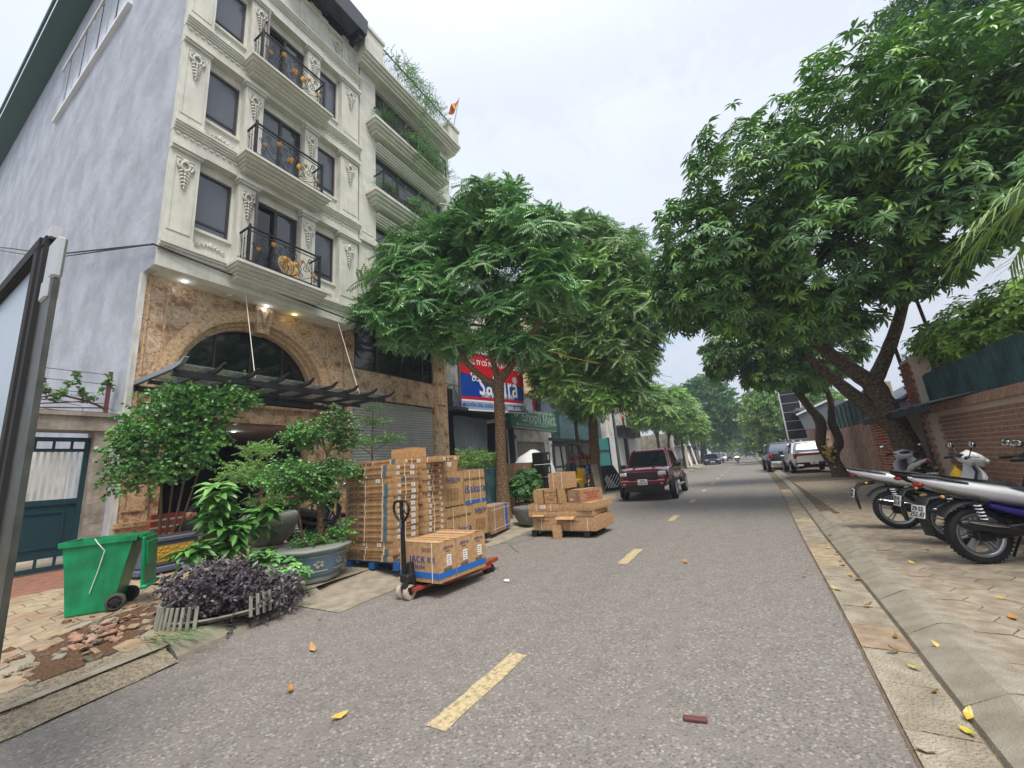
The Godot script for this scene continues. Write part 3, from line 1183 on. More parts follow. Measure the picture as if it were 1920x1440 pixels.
func make_townhouse() -> void:
	var h := thing("townhouse", "tall cream house with arched marble entrance and three gilded iron balconies", "house", Vector3.ZERO)
	var st := across_street(0)
	var b := MB.new()
	# blind side wall with its stains, set over the lower corner
	b.prism(P2([-10.33, 6.41, -10.33, 16.2, -12.0, 16.2, -12.0, 21.9, -42, 21.9, -42, 0.2, -11.04, 0.2, -11.04, 6.41]), 0.16, xf(Vector3(0, 0, -3.13)))
	part("side_wall", b, M.grey_wall, h)
	b = MB.new()
	b.span(Vector3(-42, 6.45, -3.22), Vector3(-10.62, 16.1, -8.15))
	b.span(Vector3(-42, 16.1, -3.22), Vector3(-12.0, 21.8, -8.15))
	b.span(Vector3(-42, 0.2, -8.1), Vector3(-11.6, 6.45, -8.2))
	part("rear_block", b, M.slate_wall, h)
	b = MB.new()
	b.span(Vector3(-43, 21.95, -2.3), Vector3(-11.2, 22.05, -8.4))
	b.span(Vector3(-43, 22.05, -2.28), Vector3(-11.2, 22.3, -2.2))
	part("roof", b, M.roof_green, h)
	b = MB.new()
	b.span(Vector3(-22.6, 17.4, -3.0), Vector3(-15.0, 19.9, -3.08))
	var sw := part("side_window", b, M.frame_dark, h)
	for k in 8:
		b = MB.new()
		b.span(Vector3(-22.45 + k * 0.93, 17.55, -2.96), Vector3(-22.45 + k * 0.93 + (0.74 if k % 2 else 0.6), 19.75, -2.99))
		part("pane", b, M.bright_pane, sw)
	b = MB.new()
	b.span(Vector3(-22.9, 17.25, -2.93), Vector3(-14.8, 17.4, -3.05))
	b.span(Vector3(-22.9, 19.9, -2.93), Vector3(-14.8, 20.05, -3.05))
	part("sill", b, M.sign_white, sw)
	# front wall between the openings
	b = MB.new()
	var bays := [[3.64, 4.5], [4.97, 6.22], [6.65, 7.5]]
	for k in 4:
		var y0 := 7.0 + 3.09 * k
		b.span(Vector3(-10.62, y0 + 2.25, -3.07), Vector3(-10.42, y0 + 3.09, -8.2))
		for q in [0, 2]:
			var u0: float = bays[q][0]
			var u1: float = bays[q][1]
			b.span(Vector3(-10.62, y0, -u0), Vector3(-10.42, y0 + 0.66, -u1))
			b.span(Vector3(-10.62, y0 + 0.66, -u0), Vector3(-10.42, y0 + 2.25, -u0 - 0.04))
			b.span(Vector3(-10.62, y0 + 0.66, -u1 + 0.06), Vector3(-10.42, y0 + 2.25, -u1))
	part("front_wall", b, M.cream, h)
	b = MB.new()
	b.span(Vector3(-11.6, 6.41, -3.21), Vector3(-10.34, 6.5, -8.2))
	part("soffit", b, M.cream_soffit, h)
	b = MB.new()
	b.span(Vector3(-10.6, 6.405, -3.056), Vector3(-10.3, 6.8, -8.22))
	b.span(Vector3(-10.6, 6.8, -3.058), Vector3(-10.24, 6.87, -8.26))
	b.span(Vector3(-10.6, 6.87, -3.06), Vector3(-10.2, 6.93, -8.28))
	b.span(Vector3(-10.6, 6.93, -3.062), Vector3(-10.16, 7.0, -8.3))
	part("fascia", b, M.cream, h)
	var piers := [[3.06, 3.64], [4.5, 4.97], [6.22, 6.65], [7.5, 8.2]]
	var cart := cartouche().mesh(M.cream)
	var sg := swag().mesh(M.cream)
	for k in 4:
		var y0 := 7.0 + 3.09 * k
		for q in piers:
			b = MB.new()
			b.span(Vector3(-10.62, y0, -q[0]), Vector3(-10.2, y0 + 2.33, -q[1]))
			b.span(Vector3(-10.62, y0, minf(-q[0] + 0.02, -3.058)), Vector3(-10.17, y0 + 0.16, -q[1] - 0.02))
			panel_frame(b, -10.2, q[0] + 0.07, q[1] - 0.07, y0 + 0.28, y0 + 2.2)
			var pl := part("pilaster", b, M.cream, h)
			b = MB.new()
			b.span(Vector3(-10.6, y0 + 2.335, minf(-q[0] + 0.03, -3.054)), Vector3(-10.14, y0 + 2.4, -q[1] - 0.03))
			b.span(Vector3(-10.6, y0 + 2.4, minf(-q[0] + 0.06, -3.056)), Vector3(-10.1, y0 + 2.5, -q[1] - 0.06))
			part("capital", b, M.cream, pl)
			if k < 4:
				piece("ornament", cart, pl, xf(Vector3(-10.18, y0 + 1.98, -(q[0] + q[1]) / 2)))
		# beam, dentils, cornice
		b = MB.new()
		b.span(Vector3(-10.6, y0 + 2.5, -3.06), Vector3(-10.2, y0 + 2.86, -8.22))
		cornice(b, -10.2, y0 + 2.86, y0 + 3.09, -3.052, -8.24, 0.13)
		var en := part("entablature", b, M.cream, h)
		b = MB.new()
		for j in 38:
			if not (j > 9 and j < 27 and k < 3):
				b.box(Vector3(-10.19, y0 + 2.79, -3.15 - j * 0.135), Vector3(0.04, 0.045, 0.075))
		stuff(part("dentils", b, M.cream, en))
		for q in [0, 2]:
			var u0: float = bays[q][0]
			var u1: float = bays[q][1]
			framed_window(h, -10.5, u0 + 0.04, u1 - 0.06, y0 + 0.66, y0 + 2.25, 0.22, M.glass_film)
			b = MB.new()
			panel_frame(b, -10.42, u0, u1, y0 + 0.06, y0 + 0.6, 0.03, 0.02)
			b.span(Vector3(-10.5, y0 + 0.6, -u0), Vector3(-10.36, y0 + 0.67, -u1))
			part("window_apron", b, M.cream, h)
			piece("ornament", sg, h, Transform3D(Basis.from_scale(Vector3(1, 1, 0.78)), Vector3(-10.41, y0 + 0.33, -(u0 + u1) / 2)))
		# balcony door and balcony
		b = MB.new()
		var yb := y0 - 0.06
		b.span(Vector3(-10.56, yb, -4.97), Vector3(-10.46, y0 + 2.25, -5.03))
		b.span(Vector3(-10.56, yb, -6.16), Vector3(-10.46, y0 + 2.25, -6.22))
		b.span(Vector3(-10.56, y0 + 2.18, -5.03), Vector3(-10.462, y0 + 2.25, -6.16))
		b.span(Vector3(-10.56, yb, -5.57), Vector3(-10.462, y0 + 2.18, -5.65))
		var door := part("balcony_door", b, M.frame_dark, h)
		var open := k == 0 or k == 2
		b = MB.new()
		b.span(Vector3(-10.55, yb, -5.65), Vector3(-10.5, y0 + 2.18, -6.16))
		part("pane", b, M.glass_dark, door)
		b = MB.new()
		if open:
			b.box(Vector3(0.28, 1.12, 0), Vector3(0.56, 2.2, 0.05))
			part("door_leaf", b, M.frame_dark, door, Transform3D(turned(-0.35), Vector3(-10.44, yb, -5.02)))
			b = MB.new()
			b.box(Vector3(0.28, 1.14, 0.028), Vector3(0.42, 2.0, 0.01))
			part("pane", b, M.glass_dark, door, Transform3D(turned(-0.35), Vector3(-10.44, yb, -5.02)))
			b = MB.new()
			b.span(Vector3(-10.62, yb, -5.03), Vector3(-10.58, y0 + 2.18, -5.57))
			part("pane", b, M.glass_black, door)
		else:
			b.span(Vector3(-10.55, yb, -5.03), Vector3(-10.5, y0 + 2.18, -5.57))
			part("pane", b, M.glass_film, door)
		if k < 3:
			b = MB.new()
			for j in 5:
				var o: float = [0.30, 0.38, 0.47, 0.57, 0.64][j]
				b.span(Vector3(-10.3, y0 - 0.42 + j * 0.07 + 0.001, -4.35 - (0.64 - o) * 0.5), Vector3(-10.3 + o, y0 - 0.35 + j * 0.07, -6.8 + (0.64 - o) * 0.5))
			var slab := part("balcony_slab", b, M.cream, h)
			slab.set_meta("names_taken", {})
			var rail := Node3D.new()
			rail.name = "balcony_railing" if k == 0 else "balcony_railing_%03d" % k
			rail.position = Vector3(-9.72, y0 - 0.06, -4.6)
			h.add_child(rail)
			rail_front(rail, 1.9, 0.97, 0.03)
	# parapet and the set-back top floor
	b = MB.new()
	b.span(Vector3(-10.6, 19.36 - 3.0, -3.06), Vector3(-10.26, 17.25, -8.2))
	for q in [[3.06, 3.7], [5.9, 6.9], [7.7, 8.2]]:
		b.span(Vector3(-10.6, 16.37, -q[0]), Vector3(-10.2, 17.5, -q[1]))
		panel_frame(b, -10.2, q[0] + 0.1, q[1] - 0.1, 16.5, 17.2)
	b.span(Vector3(-10.62, 17.25, -3.066), Vector3(-10.16, 17.36, -8.22))
	var par := part("parapet", b, M.cream, h)
	for u in [4.8, 7.3]:
		piece("ornament", cart, par, Transform3D(Basis.from_scale(Vector3(1, 0.7, 1.2)), Vector3(-10.25, 16.95, -u)))
	b = MB.new()
	b.prism(P2([5.2, 17.6, 8.0, 17.6, 8.05, 18.3, 5.2, 18.5]), 2.4, across_street(-10.7))
	b.span(Vector3(-12.1, 17.4, -7.75), Vector3(-9.6, 17.6, -7.9))
	part("roof_canopy", b, M.glass_black, h)
	# marble ground floor
	b = MB.new()
	var poly := P2([3.6, 3.67, 3.6, 6.41])
	poly.append_array(P2([7.62, 6.41, 7.62, 3.67]))
	poly.append_array(arc_pts(5.62, 4.05, 1.86, -0.2, PI + 0.2, 28))
	poly.reverse()
	b.prism(poly, 0.3, across_street(-11.15))
	part("arch_wall", b, M.marble, h)
	var ring := MB.new()
	for q in [[1.86, 2.16, -10.94, 0.16], [1.9, 2.1, -10.9, 0.1], [1.78, 1.86, -11.12, 0.2], [1.7, 1.78, -11.26, 0.2]]:
		for k in 24:
			var a0 := PI * k / 24
			var a1 := PI * (k + 1) / 24
			var p := PackedVector2Array([Vector2(5.62 + cos(a0) * q[0], 4.05 + sin(a0) * q[0]), Vector2(5.62 + cos(a0) * q[1], 4.05 + sin(a0) * q[1]), Vector2(5.62 + cos(a1) * q[1], 4.05 + sin(a1) * q[1]), Vector2(5.62 + cos(a1) * q[0], 4.05 + sin(a1) * q[0])])
			for sgn in [0]:
				var x0: float = q[2] - q[3] / 2
				var x1: float = q[2] + q[3] / 2
				var w := func(c2: Vector2, x: float) -> Vector3: return Vector3(x, c2.y, -c2.x)
				ring.quad(w.call(p[0], x1), w.call(p[1], x1), w.call(p[2], x1), w.call(p[3], x1))
				ring.quad(w.call(p[1], x0), w.call(p[2], x0), w.call(p[2], x1), w.call(p[1], x1))
				ring.quad(w.call(p[3], x0), w.call(p[0], x0), w.call(p[0], x1), w.call(p[3], x1))
	part("arch_moulding", ring, M.marble_light, h)
	b = MB.new()
	b.prism(P2([5.47, 5.62, 5.77, 5.62, 5.86, 6.38, 5.4, 6.38]), 0.34, across_street(-10.97))
	var key := part("keystone", b, M.marble, h)
	b = MB.new()
	b.prism(P2([5.5, 6.28, 5.54, 6.28, 5.63, 5.86, 5.72, 6.28, 5.76, 6.28, 5.65, 5.76, 5.61, 5.76]), 0.03, across_street(-10.79))
	part("chevron", b, M.marble_deep, key)
	b = MB.new()
	var half := arc_pts(5.62, 4.05, 1.72, 0.0, PI, 24)
	half.append_array(P2([3.9, 3.6, 7.34, 3.6]))
	b.prism(half, 0.03, across_street(-11.42))
	var fan := part("arched_window", b, M.glass_black, h)
	b = MB.new()
	for u in [4.75, 5.62, 6.5]:
		b.span(Vector3(-11.4, 3.6, -u + 0.02), Vector3(-11.37, 4.05 + sqrt(1.72 * 1.72 - (u - 5.62) * (u - 5.62)), -u - 0.02))
	b.span(Vector3(-11.4, 4.4, -3.95), Vector3(-11.375, 4.45, -7.3))
	part("mullion", b, M.frame_dark, fan)
	for q in [[3.13, 3.6], [7.62, 8.25]]:
		b = MB.new()
		b.span(Vector3(-11.3, 0.25, -q[0]), Vector3(-10.93, 6.41, -q[1]))
		var pl := part("marble_pilaster", b, M.marble, h)
		b = MB.new()
		panel_frame(b, -10.93, q[0] + 0.05, q[1] - 0.05, 1.25, 2.6, 0.045, 0.03)
		panel_frame(b, -10.93, q[0] + 0.05, q[1] - 0.05, 3.0, 6.2, 0.045, 0.03)
		b.span(Vector3(-11.25, 0.25, -q[0] + 0.03), Vector3(-10.84, 0.95, -q[1] - 0.04))
		b.span(Vector3(-11.25, 0.95, -q[0] + 0.05), Vector3(-10.8, 1.04, -q[1] - 0.06))
		part("panel_moulding", b, M.marble_light, pl)
	b = MB.new()
	b.span(Vector3(-11.04, 0.25, -3.04), Vector3(-10.9, 6.41, -3.13))
	part("corner_strip", b, M.white_wall, h)
	b = MB.new()
	b.span(Vector3(-11.35, 3.22, -3.6), Vector3(-10.97, 3.6, -7.62))
	b.span(Vector3(-11.35, 3.6, -3.6), Vector3(-10.9, 3.67, -7.62))
	b.span(Vector3(-11.35, 3.17, -3.6), Vector3(-10.93, 3.22, -7.62))
	b.span(Vector3(-11.35, 0.25, -3.6), Vector3(-11.0, 3.17, -3.8))
	b.span(Vector3(-11.35, 0.25, -7.15), Vector3(-11.0, 3.17, -7.62))
	part("door_surround", b, M.marble, h)
	# the open garage inside
	b = MB.new()
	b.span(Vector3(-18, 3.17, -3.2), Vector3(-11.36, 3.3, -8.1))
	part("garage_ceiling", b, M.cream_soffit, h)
	b = MB.new()
	b.span(Vector3(-18, 0.28, -3.2), Vector3(-17.9, 3.17, -8.1))
	b.span(Vector3(-17.9, 0.28, -8.0), Vector3(-11.36, 3.17, -8.1))
	b.span(Vector3(-17.9, 0.28, -3.22), Vector3(-11.36, 3.17, -3.32))
	part("garage_wall", b, M.dark_board, h)
	b = MB.new()
	b.span(Vector3(-18, 0.2, -3.3), Vector3(-10.6, 0.335, -8.0))
	part("garage_floor", b, M.tile_red, h)
	# lamps let into soffit and ceiling
	for q in [[-10.72, 6.405, -3.75, 0], [-10.72, 6.405, -5.62, 0], [-10.72, 6.405, -6.42, 1], [-10.72, 6.405, -4.7, 2], [-12.6, 3.165, -5.9, 0], [-12.9, 3.165, -4.8, 0]]:
		b = MB.new()
		b.lathe(P2([0.06, 0.0, 0.06, -0.012, 0.045, -0.016]), 14, xf(Vector3(q[0], q[1], q[2])))
		part("soffit_lamp", b, [M.lit_lamp, M.lit_yellow, M.sign_white][q[3]], h)
		if q[3] < 2:
			var l := OmniLight3D.new()
			l.name = "lamp_glow"
			l.light_energy = 0.02 if q[1] > 4 else 0.03
			l.light_color = Color(0.95, 0.97, 1.0) if q[3] == 0 else Color(1, 0.9, 0.6)
			l.light_size = 0.05
			l.omni_range = 20
			l.omni_attenuation = 2.0
			l.shadow_enabled = true
			l.position = Vector3(q[0], q[1] - 0.06, q[2])
			h.add_child(l)
	# glazed canopy over the entrance
	b = MB.new()
	b.span(Vector3(-9.14, 3.72, -3.13), Vector3(-9.06, 3.84, -8.3))
	b.span(Vector3(-11.0, 3.72, -3.14), Vector3(-10.9, 3.84, -8.3))
	b.span(Vector3(-10.2, 3.745, -3.13), Vector3(-10.15, 3.82, -8.3))
	var can := part("entrance_canopy", b, M.matt_black, h)
	for k in 9:
		var z := -3.16 - 0.635 * k
		b = MB.new()
		b.prism(P2([-10.9, 3.84, -10.9, 3.93, -9.05, 3.93, -8.8, 3.94, -8.62, 4.0, -8.6, 3.98, -8.78, 3.87, -9.05, 3.84]), 0.05 if k else 0.07, xf(Vector3(0, 0, z)))
		part("rafter", b, M.matt_black if k else M.steel, can)
		if k < 8:
			b = MB.new()
			b.span(Vector3(-10.88, 3.932, z - 0.02), Vector3(-8.95, 3.942, z - 0.62))
			part("pane", b, M.pane_clear, can)
	b = MB.new()
	for k in 12:
		b.span(Vector3(-10.85 + k * 0.15, 3.946, -3.2), Vector3(-10.84 + k * 0.15, 3.952, -8.2))
	part("glazing_wires", b, M.matt_black, can)
	b = MB.new()
	b.rod(Vector3(-10.35, 6.4, -4.9), Vector3(-9.1, 3.9, -4.62), 0.008, 6)
	b.rod(Vector3(-10.35, 6.4, -7.6), Vector3(-9.1, 3.9, -7.4), 0.008, 6)
	part("stay", b, M.strap, can)
	# round table top behind the lowest railing
	b = MB.new()
	b.lathe(P2([0.36, -0.02, 0.37, 0.0, 0.36, 0.02]), 24, Transform3D(turned(0.3, 0.0, -1.35), Vector3(-9.95, 7.32, -5.75)))
	tag(part("table_top", b, M.wood_pale, self), "round brown table top leaning behind the lowest gilded balcony railing", "table top")
	# cable along the side wall
	b = MB.new()
	b.tube(V([Vector3(-34, 15.6, -2.95), Vector3(-26, 12.5, -2.9), Vector3(-18, 9.3, -2.85), Vector3(-10.25, 6.82, -2.98), Vector3(-10.1, 6.62, -5), Vector3(-10.12, 6.5, -8.0), Vector3(-9.6, 6.5, -12.0)]), 0.022, 5)
	b.tube(V([Vector3(-34, 15.5, -2.9), Vector3(-26, 12.3, -2.8), Vector3(-18, 9.15, -2.8), Vector3(-10.25, 6.8, -2.95)]), 0.016, 5)
	tag(part("cable", b, M.wire, self), "black cable sagging along the grey side wall to the marble corner", "cable")


func make_green_house() -> void:
	var h := thing("planted_house", "cream house with planted balconies above a marble front and pale roller shutter", "house")
	var b := MB.new()
	b.span(Vector3(-30, 7.7, -8.24), Vector3(-10.62, 16.9, -13.6))
	part("rear_block", b, M.cream, h)
	b = MB.new()
	for k in 3:
		var y0 := 8.6 + 3.06 * k
		b.span(Vector3(-10.62, y0 + 2.05, -8.3), Vector3(-10.32, y0 + 3.06, -13.55))
	b.span(Vector3(-10.62, 7.62, -8.26), Vector3(-10.3, 8.6, -13.6))
	b.span(Vector3(-10.62, 7.62, -13.0), Vector3(-10.3, 17.0, -13.6))
	part("front_wall", b, M.cream, h)
	b = MB.new()
	b.span(Vector3(-10.7, 7.6, -8.28), Vector3(-10.24, 17.0, -9.02))
	panel_frame(b, -10.24, 8.4, 8.9, 10.0, 16.5)
	panel_frame(b, -10.24, 8.4, 8.9, 8.3, 9.5)
	b.span(Vector3(-10.7, 9.6, -8.26), Vector3(-10.14, 9.75, -9.06))
	b.span(Vector3(-10.7, 9.75, -8.26), Vector3(-10.18, 9.85, -9.04))
	part("pilaster", b, M.cream, h)
	b = MB.new()
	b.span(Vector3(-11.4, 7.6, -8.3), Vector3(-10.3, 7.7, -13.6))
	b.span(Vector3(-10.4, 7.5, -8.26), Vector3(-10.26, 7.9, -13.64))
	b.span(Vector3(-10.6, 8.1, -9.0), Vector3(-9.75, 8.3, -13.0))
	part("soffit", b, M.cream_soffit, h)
	for k in 3:
		var y0 := 8.6 + 3.06 * k
		for j in 3:
			framed_window(h, -10.5, 9.06 + j * 1.32, 9.06 + j * 1.32 + 1.3, y0 + 0.05, y0 + 2.05, 0.0, M.glass_dark if j != 2 else M.glass_film)
		b = MB.new()
		cornice(b, -10.32, y0 + 2.1, y0 + 2.42, -9.02, -13.1, 0.2)
		part("window_head", b, M.cream, h)
		b = MB.new()
		for j in 4:
			var o: float = [0.36, 0.44, 0.54, 0.6][j]
			b.span(Vector3(-10.3, y0 - 0.46 + j * 0.115 + 0.001, -8.55 - (0.6 - o)), Vector3(-10.3 + o, y0 - 0.345 + j * 0.115, -12.85 + (0.6 - o)))
		part("balcony_slab", b, M.cream, h)
		b = MB.new()
		b.box(Vector3(-9.74, y0 + 0.9, -10.8), Vector3(0.05, 0.04, 3.75))
		b.box(Vector3(-9.74, y0 + 0.06, -10.8), Vector3(0.03, 0.03, 3.7))
		for e in [-8.95, -12.65]:
			b.box(Vector3(-10.0, y0 + 0.9, e), Vector3(0.55, 0.04, 0.04))
			b.box(Vector3(-9.74, y0 + 0.45, e), Vector3(0.05, 0.95, 0.05))
		var zz := -9.05
		while zz > -12.6:
			b.tube(V([Vector3(-9.74, y0 + 0.06, zz), Vector3(-9.66, y0 + 0.2, zz), Vector3(-9.72, y0 + 0.5, zz), Vector3(-9.74, y0 + 0.9, zz)]), 0.008, 4)
			zz -= 0.12
		part("balcony_railing", b, M.dark_iron, h)
		b = MB.new()
		b.span(Vector3(-10.15, y0 + 0.005, -9.1), Vector3(-9.82, y0 + 0.35, -12.5))
		part("planter_trough", b, M.frame_dark, h)
	b = MB.new()
	for j in 4:
		var o: float = [0.36, 0.44, 0.54, 0.6][j]
		b.span(Vector3(-10.6, 16.9 + j * 0.12 + 0.001, -8.1), Vector3(-10.3 + o, 17.02 + j * 0.12, -13.6 - o * 0.5))
	b.span(Vector3(-10.4, 17.38, -8.1), Vector3(-9.74, 18.35, -9.0))
	b.span(Vector3(-10.4, 18.35, -8.06), Vector3(-9.68, 18.5, -9.04))
	b.span(Vector3(-10.4, 17.38, -13.1), Vector3(-9.74, 18.1, -13.8))
	b.span(Vector3(-10.4, 18.1, -13.06), Vector3(-9.68, 18.24, -13.86))
	part("parapet", b, M.cream, h)
	b = MB.new()
	b.box(Vector3(-9.75, 18.2, -11.05), Vector3(0.04, 0.04, 4.1))
	for k in 40:
		b.rod(Vector3(-9.75, 17.38, -9.05 - k * 0.1), Vector3(-9.75, 18.2, -9.05 - k * 0.1), 0.008, 4)
	part("roof_railing", b, M.dark_iron, h)
	# marble front
	b = MB.new()
	b.span(Vector3(-11.3, 4.25, -8.26), Vector3(-10.9, 5.22, -12.62))
	b.span(Vector3(-11.3, 7.22, -8.26), Vector3(-10.9, 7.6, -12.62))
	b.span(Vector3(-11.3, 5.22, -8.26), Vector3(-10.9, 7.22, -8.64))
	part("front_beam", b, M.marble, h)
	b = MB.new()
	b.span(Vector3(-11.3, 0.2, -12.62), Vector3(-10.86, 7.6, -13.45))
	part("marble_pier", b, M.marble, h)
	b = MB.new()
	panel_frame(b, -10.86, 12.75, 13.3, 4.4, 7.3, 0.05, 0.035)
	part("pier_moulding", b, M.marble_light, h)
	b = MB.new()
	b.span(Vector3(-11.3, 0.2, -8.26), Vector3(-10.88, 4.25, -8.56))
	part("marble_pier", b, M.marble, h)
	b = MB.new()
	b.span(Vector3(-11.3, 5.22, -8.64), Vector3(-11.0, 7.22, -12.62))
	var w := part("shop_window", b, M.glass_black, h)
	b = MB.new()
	for u in [8.64, 9.62, 12.0, 12.56]:
		b.span(Vector3(-11.0, 5.22, -u), Vector3(-10.95, 7.22, -u - 0.07))
	b.span(Vector3(-11.0, 5.22, -10.86), Vector3(-10.96, 7.22, -10.89))
	b.span(Vector3(-11.0, 5.22, -8.71), Vector3(-10.952, 5.29, -12.56))
	b.span(Vector3(-11.0, 7.15, -8.71), Vector3(-10.952, 7.22, -12.56))
	for q in [[8.71, 9.62], [12.07, 12.56]]:
		b.span(Vector3(-11.0, 6.2, -q[0]), Vector3(-10.952, 6.28, -q[1]))
	part("frame", b, M.frame_dark, w)
	var sh := Node3D.new()
	sh.name = "roller_shutter"
	h.add_child(sh)
	var slat := MB.new()
	var rr := []
	for k in 6:
		var a := PI * k / 5
		rr.append(V([Vector3(-0.01 + sin(a) * 0.022, -cos(a) * 0.047, 0), Vector3(-0.01 + sin(a) * 0.022, -cos(a) * 0.047, -4.04)]))
	slat.loft(rr, false)
	var sm := slat.mesh(M.shutter)
	for k in 40:
		piece("slat", sm, sh, xf(Vector3(-11.02, 0.35 + k * 0.098, -8.57)))
	b = MB.new()
	b.span(Vector3(-11.3, 0.2, -8.56), Vector3(-11.06, 4.3, -12.62))
	part("shutter_back", b, M.dark_void, h)
	# wall lantern on the pier
	b = MB.new()
	b.rod(Vector3(-10.85, 6.7, -13.1), Vector3(-10.62, 6.75, -13.1), 0.02)
	b.lathe(P2([0.02, 0.12, 0.1, 0.02, 0.085, 0.0, 0.07, -0.2, 0.03, -0.25]), 6, xf(Vector3(-10.6, 6.65, -13.1)))
	part("wall_lantern", b, M.satin_black, h)
	b = MB.new()
	var fl := PackedVector3Array()
	b.rod(Vector3(-9.72, 18.1, -13.4), Vector3(-9.35, 19.75, -13.5), 0.02)
	var flag := part("flag", b, M.steel, self)
	b = MB.new()
	b.loft([V([Vector3(-9.37, 19.7, -13.5), Vector3(-9.38, 19.66, -13.5)]), V([Vector3(-9.44, 19.3, -13.3), Vector3(-9.5, 18.6, -13.2)]), V([Vector3(-9.5, 19.0, -13.0), Vector3(-9.55, 18.45, -13.05)]), V([Vector3(-9.4, 18.7, -12.85), Vector3(-9.6, 18.4, -12.9)])], false)
	part("cloth", b, M.flag_red, flag)
	b = MB.new()
	b.ball(Vector3(-9.43, 18.95, -13.12), Vector3(0.02, 0.16, 0.16), 6, 8)
	part("emblem", b, M.flag_gold, flag)
	tag(flag, "small red and yellow flag on the roof corner of the planted house", "flag")


func accent(b: MB, x: float, y: float, a: float, s: float) -> void:
	b.box(Vector3(x, y, 0), Vector3(s, s * 0.28, 0.01), turned(0, 0, a))


func make_gate() -> void:
	var w := thing("gateway", "old rendered gate column and beam with rusty fan grille beside the grey wall", "gateway")
	var b := MB.new()
	b.span(Vector3(-11.75, 0.2, -2.76), Vector3(-11.3, 2.9, -3.05))
	part("column", b, M.render_old, w)
	b = MB.new()
	b.span(Vector3(-11.75, 0.2, 1.2), Vector3(-11.3, 2.9, 0.6))
	part("column", b, M.render_old, w)
	b = MB.new()
	b.span(Vector3(-11.8, 2.9, 1.3), Vector3(-11.25, 3.18, -3.045))
	b.span(Vector3(-11.85, 3.18, 1.32), Vector3(-11.2, 3.26, -3.04))
	part("beam", b, M.render_old, w)
	b = MB.new()
	b.span(Vector3(-14, 0.2, 1.2), Vector3(-13.9, 2.75, -3.0))
	part("yard_wall", b, M.white_wall, w)
	var g := MB.new()
	var c := Vector3(-11.5, 3.28, -1.2)
	var arc := PackedVector3Array()
	for k in 15:
		var a := PI * k / 14
		arc.append(c + Vector3(0, sin(a) * 0.42, -cos(a) * 1.75))
	g.tube(arc, 0.022, 6)
	g.rod(c + Vector3(0, 0.02, 1.75), c + Vector3(0, 0.02, -1.75), 0.02, 6)
	for k in 9:
		var a := PI * (k + 1) / 10
		g.rod(c, c + Vector3(0, sin(a) * 0.42, -cos(a) * 1.75), 0.014, 5)
	part("fan_grille", g, M.rusty, w)
	b = MB.new()
	R.seed = 500
	for k in 30:
		var p := c + Vector3(R.randf_range(-0.05, 0.05), R.randf_range(0.0, 0.35), R.randf_range(-1.6, 1.6))
		b.rod(p, p + Vector3(R.randf_range(-0.05, 0.05), R.randf_range(-0.2, 0.25), R.randf_range(-0.4, 0.4)), 0.005, 4)
	stuff(part("loose_wire", b, M.wire, w))
	b = MB.new()
	b.span(Vector3(-11.53, 3.26, -2.88), Vector3(-11.47, 4.2, -2.94))
	part("post", b, M.rusty, w)
	for k in 4:
		b = MB.new()
		var y := 3.5 + 0.21 * k
		b.tube(V([Vector3(-11.5, y + 0.03, 1.0), Vector3(-11.5, y - 0.01, -1.0), Vector3(-11.5, y, -2.9)]), 0.006, 4)
		part("barbed_wire", b, M.wire, w)
	# the metal gate
	var d := thing("metal_gate", "dark teal sheet metal gate with pale vertical bars in its upper half", "gate")
	b = MB.new()
	b.span(Vector3(-11.55, 0.32, 0.6), Vector3(-11.5, 2.78, 0.52))
	b.span(Vector3(-11.55, 0.32, -2.68), Vector3(-11.5, 2.78, -2.76))
	b.span(Vector3(-11.55, 2.7, 0.52), Vector3(-11.501, 2.78, -2.68))
	b.span(Vector3(-11.55, 2.5, 0.52), Vector3(-11.501, 2.56, -2.68))
	b.span(Vector3(-11.55, 1.5, 0.52), Vector3(-11.501, 1.6, -2.68))
	b.span(Vector3(-11.55, 0.32, 0.52), Vector3(-11.501, 0.4, -2.68))
	b.span(Vector3(-11.55, 0.55, 0.52), Vector3(-11.501, 0.61, -2.68))
	b.span(Vector3(-11.55, 0.4, -1.2), Vector3(-11.502, 1.5, -1.28))
	for k in 13:
		b.span(Vector3(-11.53, 2.56, 0.4 - k * 0.24), Vector3(-11.505, 2.7, 0.36 - k * 0.24))
		b.span(Vector3(-11.53, 0.4, 0.4 - k * 0.24), Vector3(-11.505, 0.55, 0.36 - k * 0.24))
	part("frame", b, M.gate_green, d)
	b = MB.new()
	b.span(Vector3(-11.56, 0.61, 0.52), Vector3(-11.53, 1.5, -2.68))
	var pn := part("lower_panel", b, M.gate_green, d)
	b = MB.new()
	for z in [-1.35, 0.35]:
		panel_frame(b, -11.53, -z, -z + 1.2, 0.72, 1.4, 0.05, 0.02)
	part("raised_frame", b, M.gate_green, pn)
	for k in 36:
		b = MB.new()
		b.span(Vector3(-11.54, 1.6, 0.46 - k * 0.087), Vector3(-11.515, 2.5, 0.425 - k * 0.087))
		part("bar", b, M.gate_bar, d)
	# creeper on the wires
	var lf := rosette(3, 0.09, 0.06, 0.2, 0.3, 12)
	var xs := []
	var cs := []
	R.seed = 510
	for k in 120:
		var u := R.randf()
		var z := lerpf(-1.9, -3.0, u)
		var y := 4.15 - absf(sin(u * 7.0)) * 0.55 - R.randf() * 0.1
		xs.append(Transform3D(Basis.from_euler(Vector3(R.randf_range(-1, 1), R.randf() * TAU, R.randf_range(-1, 1))), Vector3(-11.48 + R.randf_range(-0.06, 0.06), y, z)))
		var gg := R.randf_range(0.7, 1.1)
		cs.append(Color(gg, gg, gg))
	var cr := thing("creeper", "thin creeper trailing over the barbed wires above the teal gate", "creeper", Vector3.ZERO)
